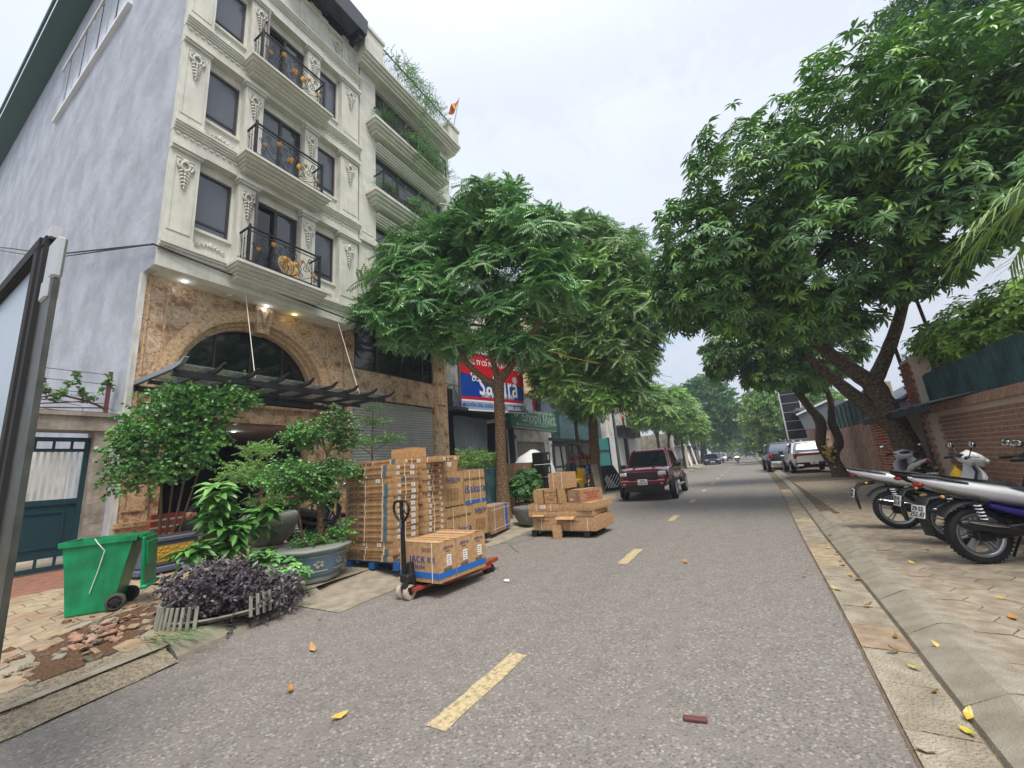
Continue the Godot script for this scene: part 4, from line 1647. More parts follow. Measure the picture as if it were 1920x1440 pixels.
	stuff(many("leaves", lf, xs, cs, cr, M.leaf_dark))


func make_shop_row() -> void:
	# third house: plain grey wall over a tarpaulined shop
	var h := thing("house", "plain stained grey house over a dark tarpaulined shop front", "house")
	var b := MB.new()
	b.span(Vector3(-24, 4.35, -13.65), Vector3(-11.2, 11.0, -19.6))
	part("wall", b, M.stained_wall, h)
	b = MB.new()
	b.span(Vector3(-12.4, 0.2, -13.5), Vector3(-12.3, 4.35, -18.0))
	b.span(Vector3(-12.3, 0.2, -17.9), Vector3(-10.7, 4.0, -18.0))
	b.span(Vector3(-12.3, 4.2, -13.5), Vector3(-10.4, 4.34, -18.0))
	part("shop_front", b, M.dark_board, h)
	b = MB.new()
	var rows := []
	var f := FastNoiseLite.new()
	f.seed = 61
	f.frequency = 0.8
	for k in 14:
		var row := PackedVector3Array()
		var y := 4.0 - k * 0.22
		for j in 16:
			var z := -13.7 - j * 0.17
			row.append(Vector3(-10.75 + f.get_noise_2d(z * 2.5, y * 0.7) * 0.14, y, z))
		rows.append(row)
	b.loft(rows, false)
	part("tarpaulin", b, M.tarp, h)
	b = MB.new()
	for q in [[4.35, 5.3, -13.6], [4.35, 5.3, -13.95]]:
		b.span(Vector3(-10.62, q[0], q[2]), Vector3(-10.57, q[1], q[2] - 0.05))
	b.bar(Vector3(-10.6, 5.3, -13.6), Vector3(-10.6, 4.36, -14.0), 0.03, 0.03)
	b.bar(Vector3(-10.6, 5.3, -13.0), Vector3(-10.6, 5.3, -14.0), 0.04, 0.04)
	b.bar(Vector3(-10.6, 5.3, -13.55), Vector3(-11.2, 5.3, -13.55), 0.04, 0.04)
	part("sign_bracket", b, M.steel, h)
	b = MB.new()
	b.span(Vector3(-11.19, 4.35, -13.5), Vector3(-11.15, 5.3, -14.2))
	part("recess", b, M.dark_void, h)
	# red folded umbrella by the pier
	b = MB.new()
	b.lathe(P2([0.02, 1.75, 0.07, 1.4, 0.13, 0.5, 0.1, 0.45]), 10, xf(Vector3(0, 0, 0)))
	var um := part("folded_parasol", b, M.fabric_red, self, xf(Vector3(-10.4, 0.75, -13.55), turned(0, 0, 0.06)))
	b = MB.new()
	b.rod(Vector3(0, -0.45, 0), Vector3(0, 1.85, 0), 0.018)
	b.cbox(Vector3(0, -0.42, 0), Vector3(0.4, 0.08, 0.4), 0.02)
	part("pole", b, M.steel, um)
	tag(um, "folded red parasol standing beside the marble pier", "parasol")
	# big sign
	var a := Vector3(-10.5, 4.22, -14.0)
	var e := Vector3(-9.4, 4.22, -17.9)
	var rt := (e - a).normalized()
	var bs := Basis(rt, Vector3.UP, rt.cross(Vector3.UP))
	var w := a.distance_to(e)
	var s := thing("shop_sign", "large red and blue shop sign with white flower emblem behind a trunk", "sign", a)
	s.basis = bs
	b = MB.new()
	b.span(Vector3(-0.03, 0.42, -0.12), Vector3(w, 2.7, 0))
	part("sign_board", b, M.sign_blue, s)
	b = MB.new()
	b.span(Vector3(-0.05, 2.7, -0.13), Vector3(w + 0.02, 2.73, 0.03))
	b.span(Vector3(-0.06, 0.0, -0.13), Vector3(-0.03, 2.7, 0.03))
	part("frame", b, M.steel, s)
	b = MB.new()
	b.prism(P2([0, 1.72, w * 0.45, 1.62, w, 1.32, w, 2.7, 0, 2.7]), 0.006, xf(Vector3(0, 0, 0.004)))
	b.span(Vector3(0, 0.5, 0.0), Vector3(w, 0.64, 0.007))
	part("red_field", b, M.sign_red, s)
	b = MB.new()
	b.span(Vector3(0, 0.42, 0.0), Vector3(w, 0.5, 0.008))
	var wh := arc_pts(w - 1.15, 0.95, 1.1, -0.42, 0.36, 10)
	wh.append_array(P2([w - 0.0, 1.32, w, 0.55]))
	b.prism(wh, 0.006, xf(Vector3(0, 0, 0.0055)))
	part("white_field", b, M.sign_white, s)
	b = MB.new()
	b.span(Vector3(-0.03, 0.06, -0.1), Vector3(w, 0.42, 0.004))
	part("address_strip", b, M.sign_pale, s)
	b = MB.new()
	b.span(Vector3(-0.03, 0.0, -0.1), Vector3(w, 0.06, 0.006))
	part("white_edge", b, M.sign_white, s)
	b = MB.new()
	b.cbox(Vector3(w - 0.62, 0.2, 0.02), Vector3(1.3, 0.3, 0.05), 0.02)
	part("phone_panel", b, M.sign_navy, s)
	var ink: Material = M.sign_white
	print_line("CÔNG TY CÔ PHÂN NGÀNH MAY", 0.24, ink, s, xf(Vector3(w * 0.5, 2.3, 0.012)), 0.72)
	b = MB.new()
	accent(b, w * 0.5 - 0.42, 2.52, 0.6, 0.09)
	accent(b, w * 0.5 - 0.0, 2.52, -0.6, 0.09)
	part("accent", b, ink, s, xf(Vector3(0, 0, 0.012)))
	print_line("Sakura", 0.92, ink, s, xf(Vector3(w * 0.57, 1.2, 0.014)), 0.6)
	print_line("®", 0.34, ink, s, xf(Vector3(w * 0.845, 1.66, 0.012)))
	print_line("THIÊT BI NGÀNH MAY", 0.24, ink, s, xf(Vector3(w * 0.55, 0.78, 0.012)), 0.62)
	print_line("ĐC: 24 NGUYÊN VĂN, QUÂN HÀ ĐÔNG, HÀ NÔI", 0.15, M.sign_navy, s, xf(Vector3(1.45, 0.25, 0.01)), 0.85, bold)
	print_line("090.666.177", 0.2, ink, s, xf(Vector3(w - 0.6, 0.2, 0.05)), 0.9)
	b = MB.new()
	b.torus(xf(Vector3(0.12, 0.25, 0.01)), 0.06, 0.016, 14, 5)
	part("pin_mark", b, M.sign_navy, s)
	b = MB.new()
	for k in 5:
		var q := PI / 2 + TAU * k / 5
		b.torus(Transform3D(Basis(Vector3(0, 0, 1), q).scaled_local(Vector3(1.15, 0.8, 1)), Vector3(0.86 + cos(q) * 0.16, 1.62 + sin(q) * 0.16, 0.012)), 0.1, 0.03, 14, 5, 0.3)
	for k in 5:
		var q := PI / 2 + TAU * k / 5
		b.box(Vector3(0.86 + cos(q) * 0.07, 1.62 + sin(q) * 0.07, 0.014), Vector3(0.1, 0.022, 0.012), Basis(Vector3(0, 0, 1), q))
	part("flower_emblem", b, ink, s)
	# mart
	h = thing("shop", "small white shop with tan shutter under a green sign", "shop")
	b = MB.new()
	b.span(Vector3(-16, 0.2, -18.02), Vector3(-10.6, 3.6, -18.85))
	b.span(Vector3(-16, 0.2, -22.3), Vector3(-10.6, 3.6, -23.4))
	b.span(Vector3(-16, 2.97, -18.85), Vector3(-10.6, 3.6, -22.3))
	part("wall", b, M.white_wall, h)
	b = MB.new()
	b.span(Vector3(-10.95, 0.2, -18.85), Vector3(-10.9, 2.97, -22.3))
	var rs := part("roller_shutter", b, M.shutter_tan, h)
	for k in 24:
		b = MB.new()
		b.span(Vector3(-10.9, 0.25 + k * 0.113, -18.86), Vector3(-10.88, 0.34 + k * 0.113, -22.29))
		part("slat", b, M.shutter_tan, rs)
	for z in [-18.4, -22.9]:
		b = MB.new()
		b.ball(Vector3(-10.45, 3.15, z), Vector3(0.1, 0.12, 0.08), 6, 8)
		b.rod(Vector3(-10.6, 3.2, z), Vector3(-10.45, 3.2, z), 0.03)
		part("wall_lamp", b, M.satin_black, h)
	b = MB.new()
	b.span(Vector3(-10.6, 0.2, -18.0), Vector3(-10.3, 3.6, -18.12))
	part("dark_edge", b, M.dark_board, h)
	s = thing("shop_sign", "green shop sign with pale lettering above the small white shop", "sign", Vector3(-10.35, 3.58, -17.75))
	s.basis = Basis(Vector3(0.06, 0, -1).normalized(), Vector3.UP, Vector3(0, 0, -1).cross(Vector3.UP)).orthonormalized()
	b = MB.new()
	b.prism(P2([0, 0.12, 5.0, 0.0, 5.0, 1.1, 0, 1.0]), 0.3, xf(Vector3(0, 0, 0)))
	part("sign_board", b, M.sign_green, s)
	b = MB.new()
	b.box(Vector3(2.5, 0.02, 0.0), Vector3(5.02, 0.05, 0.34), turned(0, 0, -0.02))
	part("frame", b, M.steel, s)
	print_line("SIÊU THI MINI NHÂT VIÊT", 0.17, M.sign_mint, s, xf(Vector3(3.2, 0.98, 0.155)), 1.0)
	print_line("Shopii Mart", 0.46, M.sign_mint, s, xf(Vector3(3.0, 0.64, 0.155)), 1.15, plain)
	print_line("Mini Mart, Hàng tiêu dùng Nhât", 0.14, M.sign_mint, s, xf(Vector3(3.4, 0.36, 0.155)), 1.2, plain)
	print_line("Địa chi: 24 Nguyên Văn - Điên thoai: 098.668.1788", 0.1, M.sign_mint, s, xf(Vector3(2.2, 0.22, 0.155)), 1.1, plain)
	b = MB.new()
	b.tube(V([Vector3(1.1, 0.75, 0.16), Vector3(1.0, 0.55, 0.16), Vector3(1.1, 0.42, 0.16), Vector3(1.5, 0.44, 0.16)]), 0.03, 6)
	b.torus(xf(Vector3(0.5, 0.85, 0.15)), 0.2, 0.04, 16, 5)
	part("cart_logo", b, M.sign_mint, s)
	# yellow house behind, its red window bay
	h = thing("house", "pale yellow house rising behind the green shop sign", "house")
	b = MB.new()
	b.span(Vector3(-22, 5.75, -19.62), Vector3(-10.9, 12, -22.4))
	b.span(Vector3(-11.5, 5.75, -19.7), Vector3(-10.55, 5.95, -22.45))
	part("wall", b, M.yellow_wall, h)
	b = MB.new()
	b.span(Vector3(-22, 4.5, -19.62), Vector3(-11.0, 5.75, -22.4))
	part("lower_wall", b, M.sign_red, h)
	b = MB.new()
	b.span(Vector3(-11.0, 4.7, -20.9), Vector3(-10.95, 5.7, -21.8))
	var wn := part("window", b, M.sign_white, h)
	for z in [-21.0, -21.4]:
		b = MB.new()
		b.span(Vector3(-10.95, 4.8, z), Vector3(-10.94, 5.6, z - 0.32))
		part("pane", b, M.car_glass_light, wn)
	b = MB.new()
	b.span(Vector3(-10.92, 8.2, -20.3), Vector3(-10.85, 9.6, -21.4))
	part("window", b, M.bright_pane, h)
	# slate house with dark shop awning
	h = thing("house", "slate grey house above a dark green boarded shop front", "house")
	b = MB.new()
	b.span(Vector3(-22, 4.9, -22.5), Vector3(-10.7, 9.0, -34.5))
	part("wall", b, M.slate_wall, h)
	b = MB.new()
	b.span(Vector3(-12, 3.2, -23.5), Vector3(-10.0, 4.9, -34.5))
	part("awning_board", b, M.wall_sheet, h)
	b = MB.new()
	b.span(Vector3(-12.5, 0.2, -23.4), Vector3(-12.0, 3.2, -29.5))
	part("shop_front", b, M.dark_board, h)
	for k in 4:
		b = MB.new()
		b.span(Vector3(-11.95, 1.0, -24 - k * 1.3), Vector3(-11.9, 2.9, -25.2 - k * 1.3))
		part("pale_panel", b, M.gate_bar, h)
	# teal sheet gate, white shop with painted sign
	b = MB.new()
	var tg := thing("metal_gate", "teal sheet metal gate beyond the trunk with the grey plank", "gate")
	for k in 12:
		b.span(Vector3(-9.6 + (0.03 if k % 2 else 0.0), 0.15, -29.6 - k * 0.18), Vector3(-9.5 + (0.03 if k % 2 else 0.0), 3.3, -29.78 - k * 0.18))
	part("sheet", b, M.teal_sheet, tg)
	b = MB.new()
	b.span(Vector3(-9.62, 2.3, -29.5), Vector3(-9.44, 2.42, -31.9))
	b.span(Vector3(-9.62, 0.15, -31.8), Vector3(-9.4, 3.4, -31.95))
	part("frame", b, M.gate_green, tg)
	h = thing("shop", "white fronted shop under a white sign with dark handwriting", "shop")
	b = MB.new()
	b.span(Vector3(-20, 0.1, -32), Vector3(-9.6, 7.2, -43.6))
	part("wall", b, M.white_wall, h)
	for q in [[-32.4, -33.6, 0], [-34.0, -36.8, 0], [-37.1, -38.2, 1], [-38.6, -43.2, 0]]:
		b = MB.new()
		b.span(Vector3(-9.6, 0.15, q[0]), Vector3(-9.52, 3.5, q[1]))
		part("shutter" if q[2] == 0 else "doorway", b, M.gate_bar if q[2] == 0 else M.dark_void, h)
	b = MB.new()
	b.span(Vector3(-9.6, 3.6, -34.8), Vector3(-8.9, 4.35, -41.2))
	b.span(Vector3(-9.6, 4.35, -34.5), Vector3(-8.8, 4.5, -41.4))
	part("canopy", b, M.matt_black, h)
	b = MB.new()
	b.span(Vector3(-9.6, 5.6, -37.5), Vector3(-8.4, 5.75, -42.5))
	b.span(Vector3(-8.5, 5.75, -37.5), Vector3(-8.4, 6.3, -42.5))
	part("balcony", b, M.sign_white, h)
	b = MB.new()
	b.span(Vector3(-9.6, 5.4, -37.4), Vector3(-8.5, 5.6, -42.4))
	b.ball(Vector3(-8.4, 5.9, -38.6), Vector3(0.2, 0.12, 1.0), 6, 8)
	part("red_trim", b, M.lantern_red, h)
	b = MB.new()
	b.span(Vector3(-9.62, 7.2, -31.8), Vector3(-9.3, 7.4, -43.8))
	part("parapet", b, M.sign_white, h)
	s = thing("shop_sign", "white sign with dark handwritten lettering past the lamp post", "sign", Vector3(-8.78, 4.42, -35.3))
	s.basis = Basis(Vector3(0, 0, -1), Vector3.UP, Vector3(1, 0, 0))
	b = MB.new()
	b.cbox(Vector3(2.85, 0.5, 0), Vector3(5.7, 1.1, 0.16), 0.02)
	part("sign_board", b, M.sign_white, s)
	print_line("27", 0.6, M.plate_ink, s, xf(Vector3(0.9, 0.65, 0.09)), 1.1, serif)
	print_line("Nhuôm Vài", 0.62, M.plate_ink, s, xf(Vector3(3.4, 0.55, 0.09)), 1.2, serif)
	b = MB.new()
	b.box(Vector3(2.0, 0.18, 0.085), Vector3(1.6, 0.05, 0.01))
	b.box(Vector3(5.0, 0.12, 0.085), Vector3(0.9, 0.08, 0.01))
	part("underline", b, M.plate_ink, s)
	# walls and fences beyond
	b = MB.new()
	b.span(Vector3(-9.6, 0.0, -44), Vector3(-6.7, 3.9, -44.2))
	b.span(Vector3(-20, 0, -44), Vector3(-9.6, 4.3, -44.2))
	tag(part("yard_wall", b, M.weathered_wall, self), "weathered concrete wall facing us behind the young trees", "wall")
	h = thing("low_building", "low white building with four small vents behind the third young tree", "building")
	b = MB.new()
	b.span(Vector3(-9, 0, -44.4), Vector3(-6.5, 3.7, -52))
	part("wall", b, M.white_wall, h)
	for k in 4:
		b = MB.new()
		b.span(Vector3(-6.5, 2.7, -45.6 - k * 1.1), Vector3(-6.46, 3.2, -46.2 - k * 1.1))
		part("vent", b, M.dark_board, h)
	b = MB.new()
	b.span(Vector3(-6.5, 2.4, -44.8), Vector3(-6.2, 2.5, -50))
	b.span(Vector3(-6.5, 0.1, -46), Vector3(-6.42, 1.2, -50))
	part("ledge", b, M.roof_sheet, h)
	for k in 5:
		b = MB.new()
		R.seed = 530 + k
		b.bar(Vector3(-6.6 + R.randf_range(-0.3, 0.3), 0, -53 - k * 2.4), Vector3(-6.9 + R.randf_range(-0.3, 0.3), R.randf_range(2.4, 3.6), -53.4 - k * 2.4), 0.25, 0.12)
		tag(part("leaning_post", b, [M.sign_white, M.weathered_wall][k % 2], self), ["first white board leaning beyond the low white building", "second grey board leaning beyond the low white building", "third white post leaning left of the dark sedan", "fourth grey post leaning left of the dark sedan", "last white post leaning just left of the dark sedan"][k], "post", "boards and posts leaning along the left kerb")
	h = thing("shack", "low brown shack of patched sheets behind the dark sedan", "shack")
	b = MB.new()
	b.span(Vector3(-10, 0, -56), Vector3(-7.2, 2.8, -76))
	part("wall", b, M.rusty, h)
	b = MB.new()
	b.box(Vector3(-8.4, 2.95, -66), Vector3(3.4, 0.1, 20.5), turned(0, 0, -0.1))
	part("roof", b, M.roof_sheet, h)
	for k in 5:
		b = MB.new()
		b.span(Vector3(-7.2, 0.6 + 0.2 * (k % 2), -57.5 - k * 3.6), Vector3(-7.14, 2.3, -59.5 - k * 3.6))
		part("patch_sheet", b, [M.white_wall, M.weathered_wall, M.card_dull][k % 3], h)
	# street lamps
	var lp := thing("street_lamp", "grey lamp post rising into the fuller feather leaved tree", "lamp post", Vector3(-6.0, 0.12, -21.7))
	b = MB.new()
	b.tube(V([Vector3.ZERO, Vector3(0, 4, 0), Vector3(0, 7.6, 0)]), [0.095, 0.075, 0.055], 10)
	b.lathe(P2([0.16, 0, 0.16, 0.04, 0.11, 0.06, 0.11, 0.5]), 12)
	part("pole", b, M.steel, lp)
	b = MB.new()
	b.tube(V([Vector3(0, 7.5, 0), Vector3(0.2, 8.1, 0), Vector3(0.9, 8.4, 0), Vector3(1.8, 8.5, 0)]), 0.035, 8)
	part("arm", b, M.steel, lp)
	b = MB.new()
	b.ball(Vector3(2.1, 8.5, 0), Vector3(0.36, 0.07, 0.14), 6, 10)
	part("lamp_head", b, M.steel, lp)
	copy(lp, Vector3(-6.0, 0.12, -63), 0.0, "distant lamp post whose arm crosses in front of the tall round tree")


func brick_wall(root: Node, x: float, z0: float, z1: float, y0: float, y1: float, face: float, most: int, sd: int, kinds: Array, along_x := false, bl := 0.22, bh := 0.072, joint := 0.02) -> void:
	R.seed = sd
	var meshes := []
	for k in kinds:
		var b := MB.new()
		b.cbox(Vector3.ZERO, Vector3(0.05, bh, bl), 0.005)
		meshes.append(b.mesh(k))
	var spots := []
	var course := 0
	var y := y0 + bh / 2
	while y < y1:
		var z := z0 - bl / 2 - (bl * 0.5 if course % 2 else 0.0)
		while z > z1:
			spots.append(Vector3(x, y, z))
			z -= bl + joint
		y += bh + joint
		course += 1
	var ref := Vector3(0, 1.5, 0)
	spots.sort_custom(func(a, c): return a.distance_squared_to(ref) < c.distance_squared_to(ref))
	var rest := MB.new()
	for k in spots.size():
		var p: Vector3 = spots[k]
		p.x += face * R.randf_range(-0.006, 0.006)
		if along_x:
			p = Vector3(p.z, p.y, p.x)
		var bsz := Basis.IDENTITY if not along_x else turned(PI / 2)
		if k < most:
			piece("brick", meshes[R.randi() % meshes.size()], root, xf(p, bsz))
		else:
			rest.box(p, Vector3(0.05, bh, bl), bsz)
	if rest.v.size():
		stuff(part("brickwork", rest, kinds[0], root))


func make_right_side() -> void:
	# long brick wall with sheet fence above
	var w := thing("brick_wall", "long rough brick wall behind the parked motorbikes", "wall")
	var b := MB.new()
	b.span(Vector3(4.03, 0.0, -4.5), Vector3(4.2, 2.06, -13.2))
	part("mortar_core", b, M.brick_mortar, w)
	brick_wall(w, 4.045, -4.6, -13.2, 0.12, 1.98, -1, 300, 601, [M.brick_0, M.brick_1, M.brick_2, M.brick_3])
	b = MB.new()
	b.span(Vector3(3.96, 2.06, -4.5), Vector3(4.24, 2.24, -13.3))
	part("coping", b, M.brick_2, w)
	var fn := thing("sheet_fence", "dark green corrugated sheet fence standing on the brick wall", "fence")
	for k in 19:
		b = MB.new()
		var rows := []
		for j in 13:
			var z := -4.5 - k * 0.5 - j * 0.5 / 12.0
			var o := 0.018 * sin(j * PI * 0.66)
			rows.append(V([Vector3(4.1 + o, 2.24, z), Vector3(4.1 + o, 3.02 + sin(k * 1.3) * 0.03, z)]))
		b.loft(rows, false)
		part("sheet", b, M.wall_sheet, fn)
	b = MB.new()
	for k in 4:
		b.span(Vector3(4.14, 2.2, -5.5 - k * 2.5), Vector3(4.19, 3.0, -5.55 - k * 2.5))
	b.span(Vector3(4.14, 2.8, -4.5), Vector3(4.18, 2.85, -14.0))
	part("rail", b, M.matt_black, fn)
	# little shed with brick piers in the gap
	var sh := thing("lean_to", "dark lean-to roof on brick piers in the gap of the brick wall", "shed")
	b = MB.new()
	for k in 22:
		b.box(Vector3(4.05, 2.3 - 0.02 * sin(k * 1.9), -11.5 - k * 0.23), Vector3(1.5, 0.025, 0.22), turned(0, 0, 0.16))
	part("roof", b, M.roof_sheet, sh)
	b = MB.new()
	b.span(Vector3(3.34, 2.02, -11.4), Vector3(3.4, 2.2, -16.6))
	part("roof_beam", b, M.matt_black, sh)
	b = MB.new()
	b.span(Vector3(4.6, 0.1, -13.2), Vector3(4.7, 2.3, -17.0))
	part("back_wall", b, M.dark_board, sh)
	for q in [[-13.3, -13.6, 2.05], [-14.75, -15.05, 2.2]]:
		b = MB.new()
		b.span(Vector3(3.9, 0.1, q[0]), Vector3(4.15, q[2], q[1]))
		var p := part("pier", b, M.brick_mortar, sh)
		brick_wall(p, 3.89, q[0], q[1] + 0.02, 0.12, q[2] - 0.05, -1, 40, 610, [M.brick_0, M.brick_2])
	b = MB.new()
	b.bar(Vector3(3.95, 0.1, -14.2), Vector3(3.6, 2.1, -14.4), 0.08, 0.08)
	part("prop", b, M.steel, sh)
	b = MB.new()
	b.span(Vector3(3.95, 2.3, -13.6), Vector3(4.3, 3.5, -14.4))
	var pr := tag(part("brick_pillar", b, M.brick_mortar, self), "tall rough brick pillar rising behind the lean-to roof", "pillar")
	brick_wall(pr, 3.94, -13.62, -14.4, 2.32, 3.45, -1, 60, 620, [M.brick_1, M.brick_red, M.brick_3])
	b = MB.new()
	b.bar(Vector3(4.1, 2.3, -14.6), Vector3(3.9, 4.3, -14.2), 0.07, 0.07)
	b.bar(Vector3(4.3, 3.0, -13.0), Vector3(4.4, 5.1, -13.6), 0.06, 0.06)
	tag(part("pole", b, M.rusty, self), "thin rusty poles leaning up from the brick pillar", "pole")
	# far part: plastered wall, brick pier, dark sheet above
	var fw := thing("plastered_wall", "rose plastered wall with dark sheeting above beside the many stemmed tree", "wall")
	b = MB.new()
	b.span(Vector3(4.05, 0.05, -18.6), Vector3(4.25, 2.2, -27.5))
	part("wall", b, M.rose_render, fw)
	b = MB.new()
	for k in 22:
		b.span(Vector3(4.1 + (0.03 if k % 2 else 0.0), 2.2, -17.5 - k * 0.45), Vector3(4.13 + (0.03 if k % 2 else 0.0), 3.3, -17.95 - k * 0.45))
	part("sheeting", b, M.wall_sheet, fw)
	var bp := thing("brick_pier", "bright red brick pier between plastered wall and leaning trunk", "pier")
	b = MB.new()
	b.span(Vector3(3.93, 0.05, -16.6), Vector3(4.25, 3.3, -18.6))
	part("mortar_core", b, M.brick_mortar, bp)
	brick_wall(bp, 3.94, -16.62, -18.6, 0.12, 2.2, -1, 230, 630, [M.brick_red, M.brick_0, M.brick_red])
	brick_wall(bp, 3.94, -17.6, -18.6, 2.3, 3.3, -1, 60, 631, [M.brick_red, M.brick_0])
	b = MB.new()
	b.box(Vector3(3.85, 2.25, -17.6), Vector3(0.5, 0.04, 2.0), turned(0, 0, 0.2))
	part("ledge", b, M.roof_sheet, bp)
	var gr := thing("gabled_shed", "blue grey shed roof seen over the lean-to", "shed")
	b = MB.new()
	b.prism(P2([6.5, 0, 12, 0, 12, 3.2, 9.2, 4.6, 6.5, 3.2]), 8, xf(Vector3(0, 0, -28)))
	part("wall", b, M.slate_wall, gr)
	b = MB.new()
	b.box(Vector3(7.7, 4.0, -28), Vector3(3.3, 0.08, 8.4), turned(0, 0, 0.48))
	part("roof", b, M.slate_wall, gr)
	# low building with the dark panel sign
	var lb := thing("low_building", "low grey building with slanting pale roof edge beyond the white car", "building")
	b = MB.new()
	b.span(Vector3(4.4, 0.1, -33), Vector3(9, 2.9, -33.2))
	part("front_wall", b, M.rose_render, lb)
	b = MB.new()
	b.span(Vector3(4.4, 0.1, -33.2), Vector3(9, 2.9, -44))
	part("side_wall", b, M.rose_render, lb)
	b = MB.new()
	b.prism(P2([3.6, 2.6, 6.0, 2.6, 6.0, 4.2, 5.2, 4.3, 3.4, 3.6]), 0.2, xf(Vector3(0, 0, -33.0)))
	part("upper_front", b, M.roof_sheet, lb)
	b = MB.new()
	b.bar(Vector3(3.3, 3.62, -32.9), Vector3(5.4, 4.45, -32.9), 0.25, 0.12)
	part("roof_edge", b, M.sign_white, lb)
	b = MB.new()
	b.span(Vector3(3.4, 3.9, -33.3), Vector3(6.4, 4.1, -44))
	part("roof", b, M.roof_sheet, lb)
	var pn := thing("panel_sign", "tall dark panel sign with pale frame standing above the parked cars", "sign", Vector3(3.4, 2.4, -36))
	b = MB.new()
	b.box(Vector3(0, 1.7, 0), Vector3(1.25, 4.2, 0.2))
	part("frame", b, M.sign_white, pn)
	for k in 6:
		b = MB.new()
		b.box(Vector3(0, -0.0 + k * 0.67, 0.11), Vector3(1.1, 0.62, 0.03))
		part("panel", b, M.satin_black, pn)
	b = MB.new()
	b.rod(Vector3(0, -2.3, -0.1), Vector3(0, 0, -0.1), 0.08)
	part("post", b, M.steel, pn)


# ---------------------------------------------------------------- cartons, pallets, pallet truck
func strokes(b: MB, s: float) -> void:
	# two squarish characters beside the wordmark, as bars
	for q in [[0.5, 0.9, 0.9, 0.08], [0.5, 0.62, 0.1, 0.6], [0.28, 0.55, 0.1, 0.4], [0.72, 0.55, 0.1, 0.4], [0.5, 0.3, 0.9, 0.08], [0.15, 0.08, 0.08, 0.14], [0.4, 0.08, 0.08, 0.14], [0.62, 0.08, 0.08, 0.14], [0.86, 0.08, 0.08, 0.14],
		[1.6, 0.92, 0.9, 0.08], [1.6, 0.8, 0.1, 0.3], [1.6, 0.7, 0.7, 0.07], [1.6, 0.45, 0.7, 0.07], [1.28, 0.57, 0.08, 0.3], [1.92, 0.57, 0.08, 0.3], [1.42, 0.2, 0.1, 0.4], [1.78, 0.2, 0.1, 0.4], [1.95, 0.06, 0.25, 0.08]]:
		b.box(Vector3(q[0] * s, q[1] * s, 0), Vector3(q[2] * s, q[3] * s, 0.002))


func wordmark(root: Node, at: Transform3D, h: float, ink: Material) -> void:
	var tm := words("JACK", h, bold, 0.002)
	tm.material = ink
	tm.horizontal_alignment = HORIZONTAL_ALIGNMENT_LEFT
	piece("lettering", tm, root, at * Transform3D(Basis.from_scale(Vector3(1.25, 1, 1)), Vector3.ZERO))
	var b := MB.new()
	strokes(b, h * 0.98)
	part("lettering", b, ink, root, at * xf(Vector3(h * 4.35, -h * 0.5, 0)))


func print_line(text: String, h: float, ink: Material, root: Node, at: Transform3D, wide := 1.0, fnt: Font = null) -> void:
	var tm := words(text, h, fnt if fnt else bold, 0.002)
	tm.material = ink
	piece("lettering", tm, root, at * Transform3D(Basis.from_scale(Vector3(wide, 1, 1)), Vector3.ZERO))


func sticker(root: Node, at: Transform3D, w: float, h: float) -> void:
	var b := MB.new()
	b.box(Vector3.ZERO, Vector3(w, h, 0.002))
	var l := part("label", b, M.label_white, root, at)
	b = MB.new()
	for k in 4:
		b.box(Vector3(-w * 0.08 * (k % 2), h * (0.3 - 0.2 * k), 0.0016), Vector3(w * (0.7 - 0.12 * (k % 3)), h * 0.06, 0.001))
	part("print", b, M.ink_grey, l)


# a carton standing on its base centre, x across, z towards the viewer
func carton(called: String, label: String, s: Vector3, at: Vector3, turn: float, m: Material, group := "", sag := 0.0) -> Node3D:
	var o := thing(called, label, "cardboard box", at, turn, group)
	var b := MB.new()
	var h := s * 0.5
	var n := 4
	# walls bulge a little, the lid dips or rises along its seam
	var rings := []
	for k in 5:
		var u := k / 4.0
		var g := sin(u * PI) * minf(0.006, s.y * 0.03)
		rings.append(V([Vector3(h.x + g, s.y * u, h.z + g), Vector3(h.x + g, s.y * u, -h.z - g), Vector3(-h.x - g, s.y * u, -h.z - g), Vector3(-h.x - g, s.y * u, h.z + g)]))
	for k in 4:
		for j in n:
			var j2 := (j + 1) % n
			b.quad(rings[k][j], rings[k][j2], rings[k + 1][j2], rings[k + 1][j])
	var t0 := Vector3(-h.x, s.y, 0)
	var t1 := Vector3(h.x, s.y, 0)
	var up := Vector3(0, sag, 0)
	b.quad(Vector3(-h.x, s.y, h.z), Vector3(h.x, s.y, h.z), t1 + up, t0 + up)
	b.quad(t0 + up, t1 + up, Vector3(h.x, s.y, -h.z), Vector3(-h.x, s.y, -h.z))
	b.quad(rings[0][0], rings[0][3], rings[0][2], rings[0][1])
	# flap ends curl past the edge
	b.box(Vector3(0, s.y + 0.001, h.z - 0.004), Vector3(s.x * 0.98, 0.006, 0.012))
	b.box(Vector3(h.x - 0.004, s.y + 0.002, 0), Vector3(0.012, 0.005, s.z * 0.97))
	part("carton_body", b, m, o)
	b = MB.new()
	b.box(Vector3(0, s.y + sag + 0.002, 0), Vector3(s.x * 0.99, 0.002, 0.05))
	b.box(Vector3(h.x + 0.005, s.y - minf(0.06, s.y * 0.3) / 2, 0), Vector3(0.002, minf(0.06, s.y * 0.3), 0.05))
	part("tape", b, M.card_tape, o)
	return o


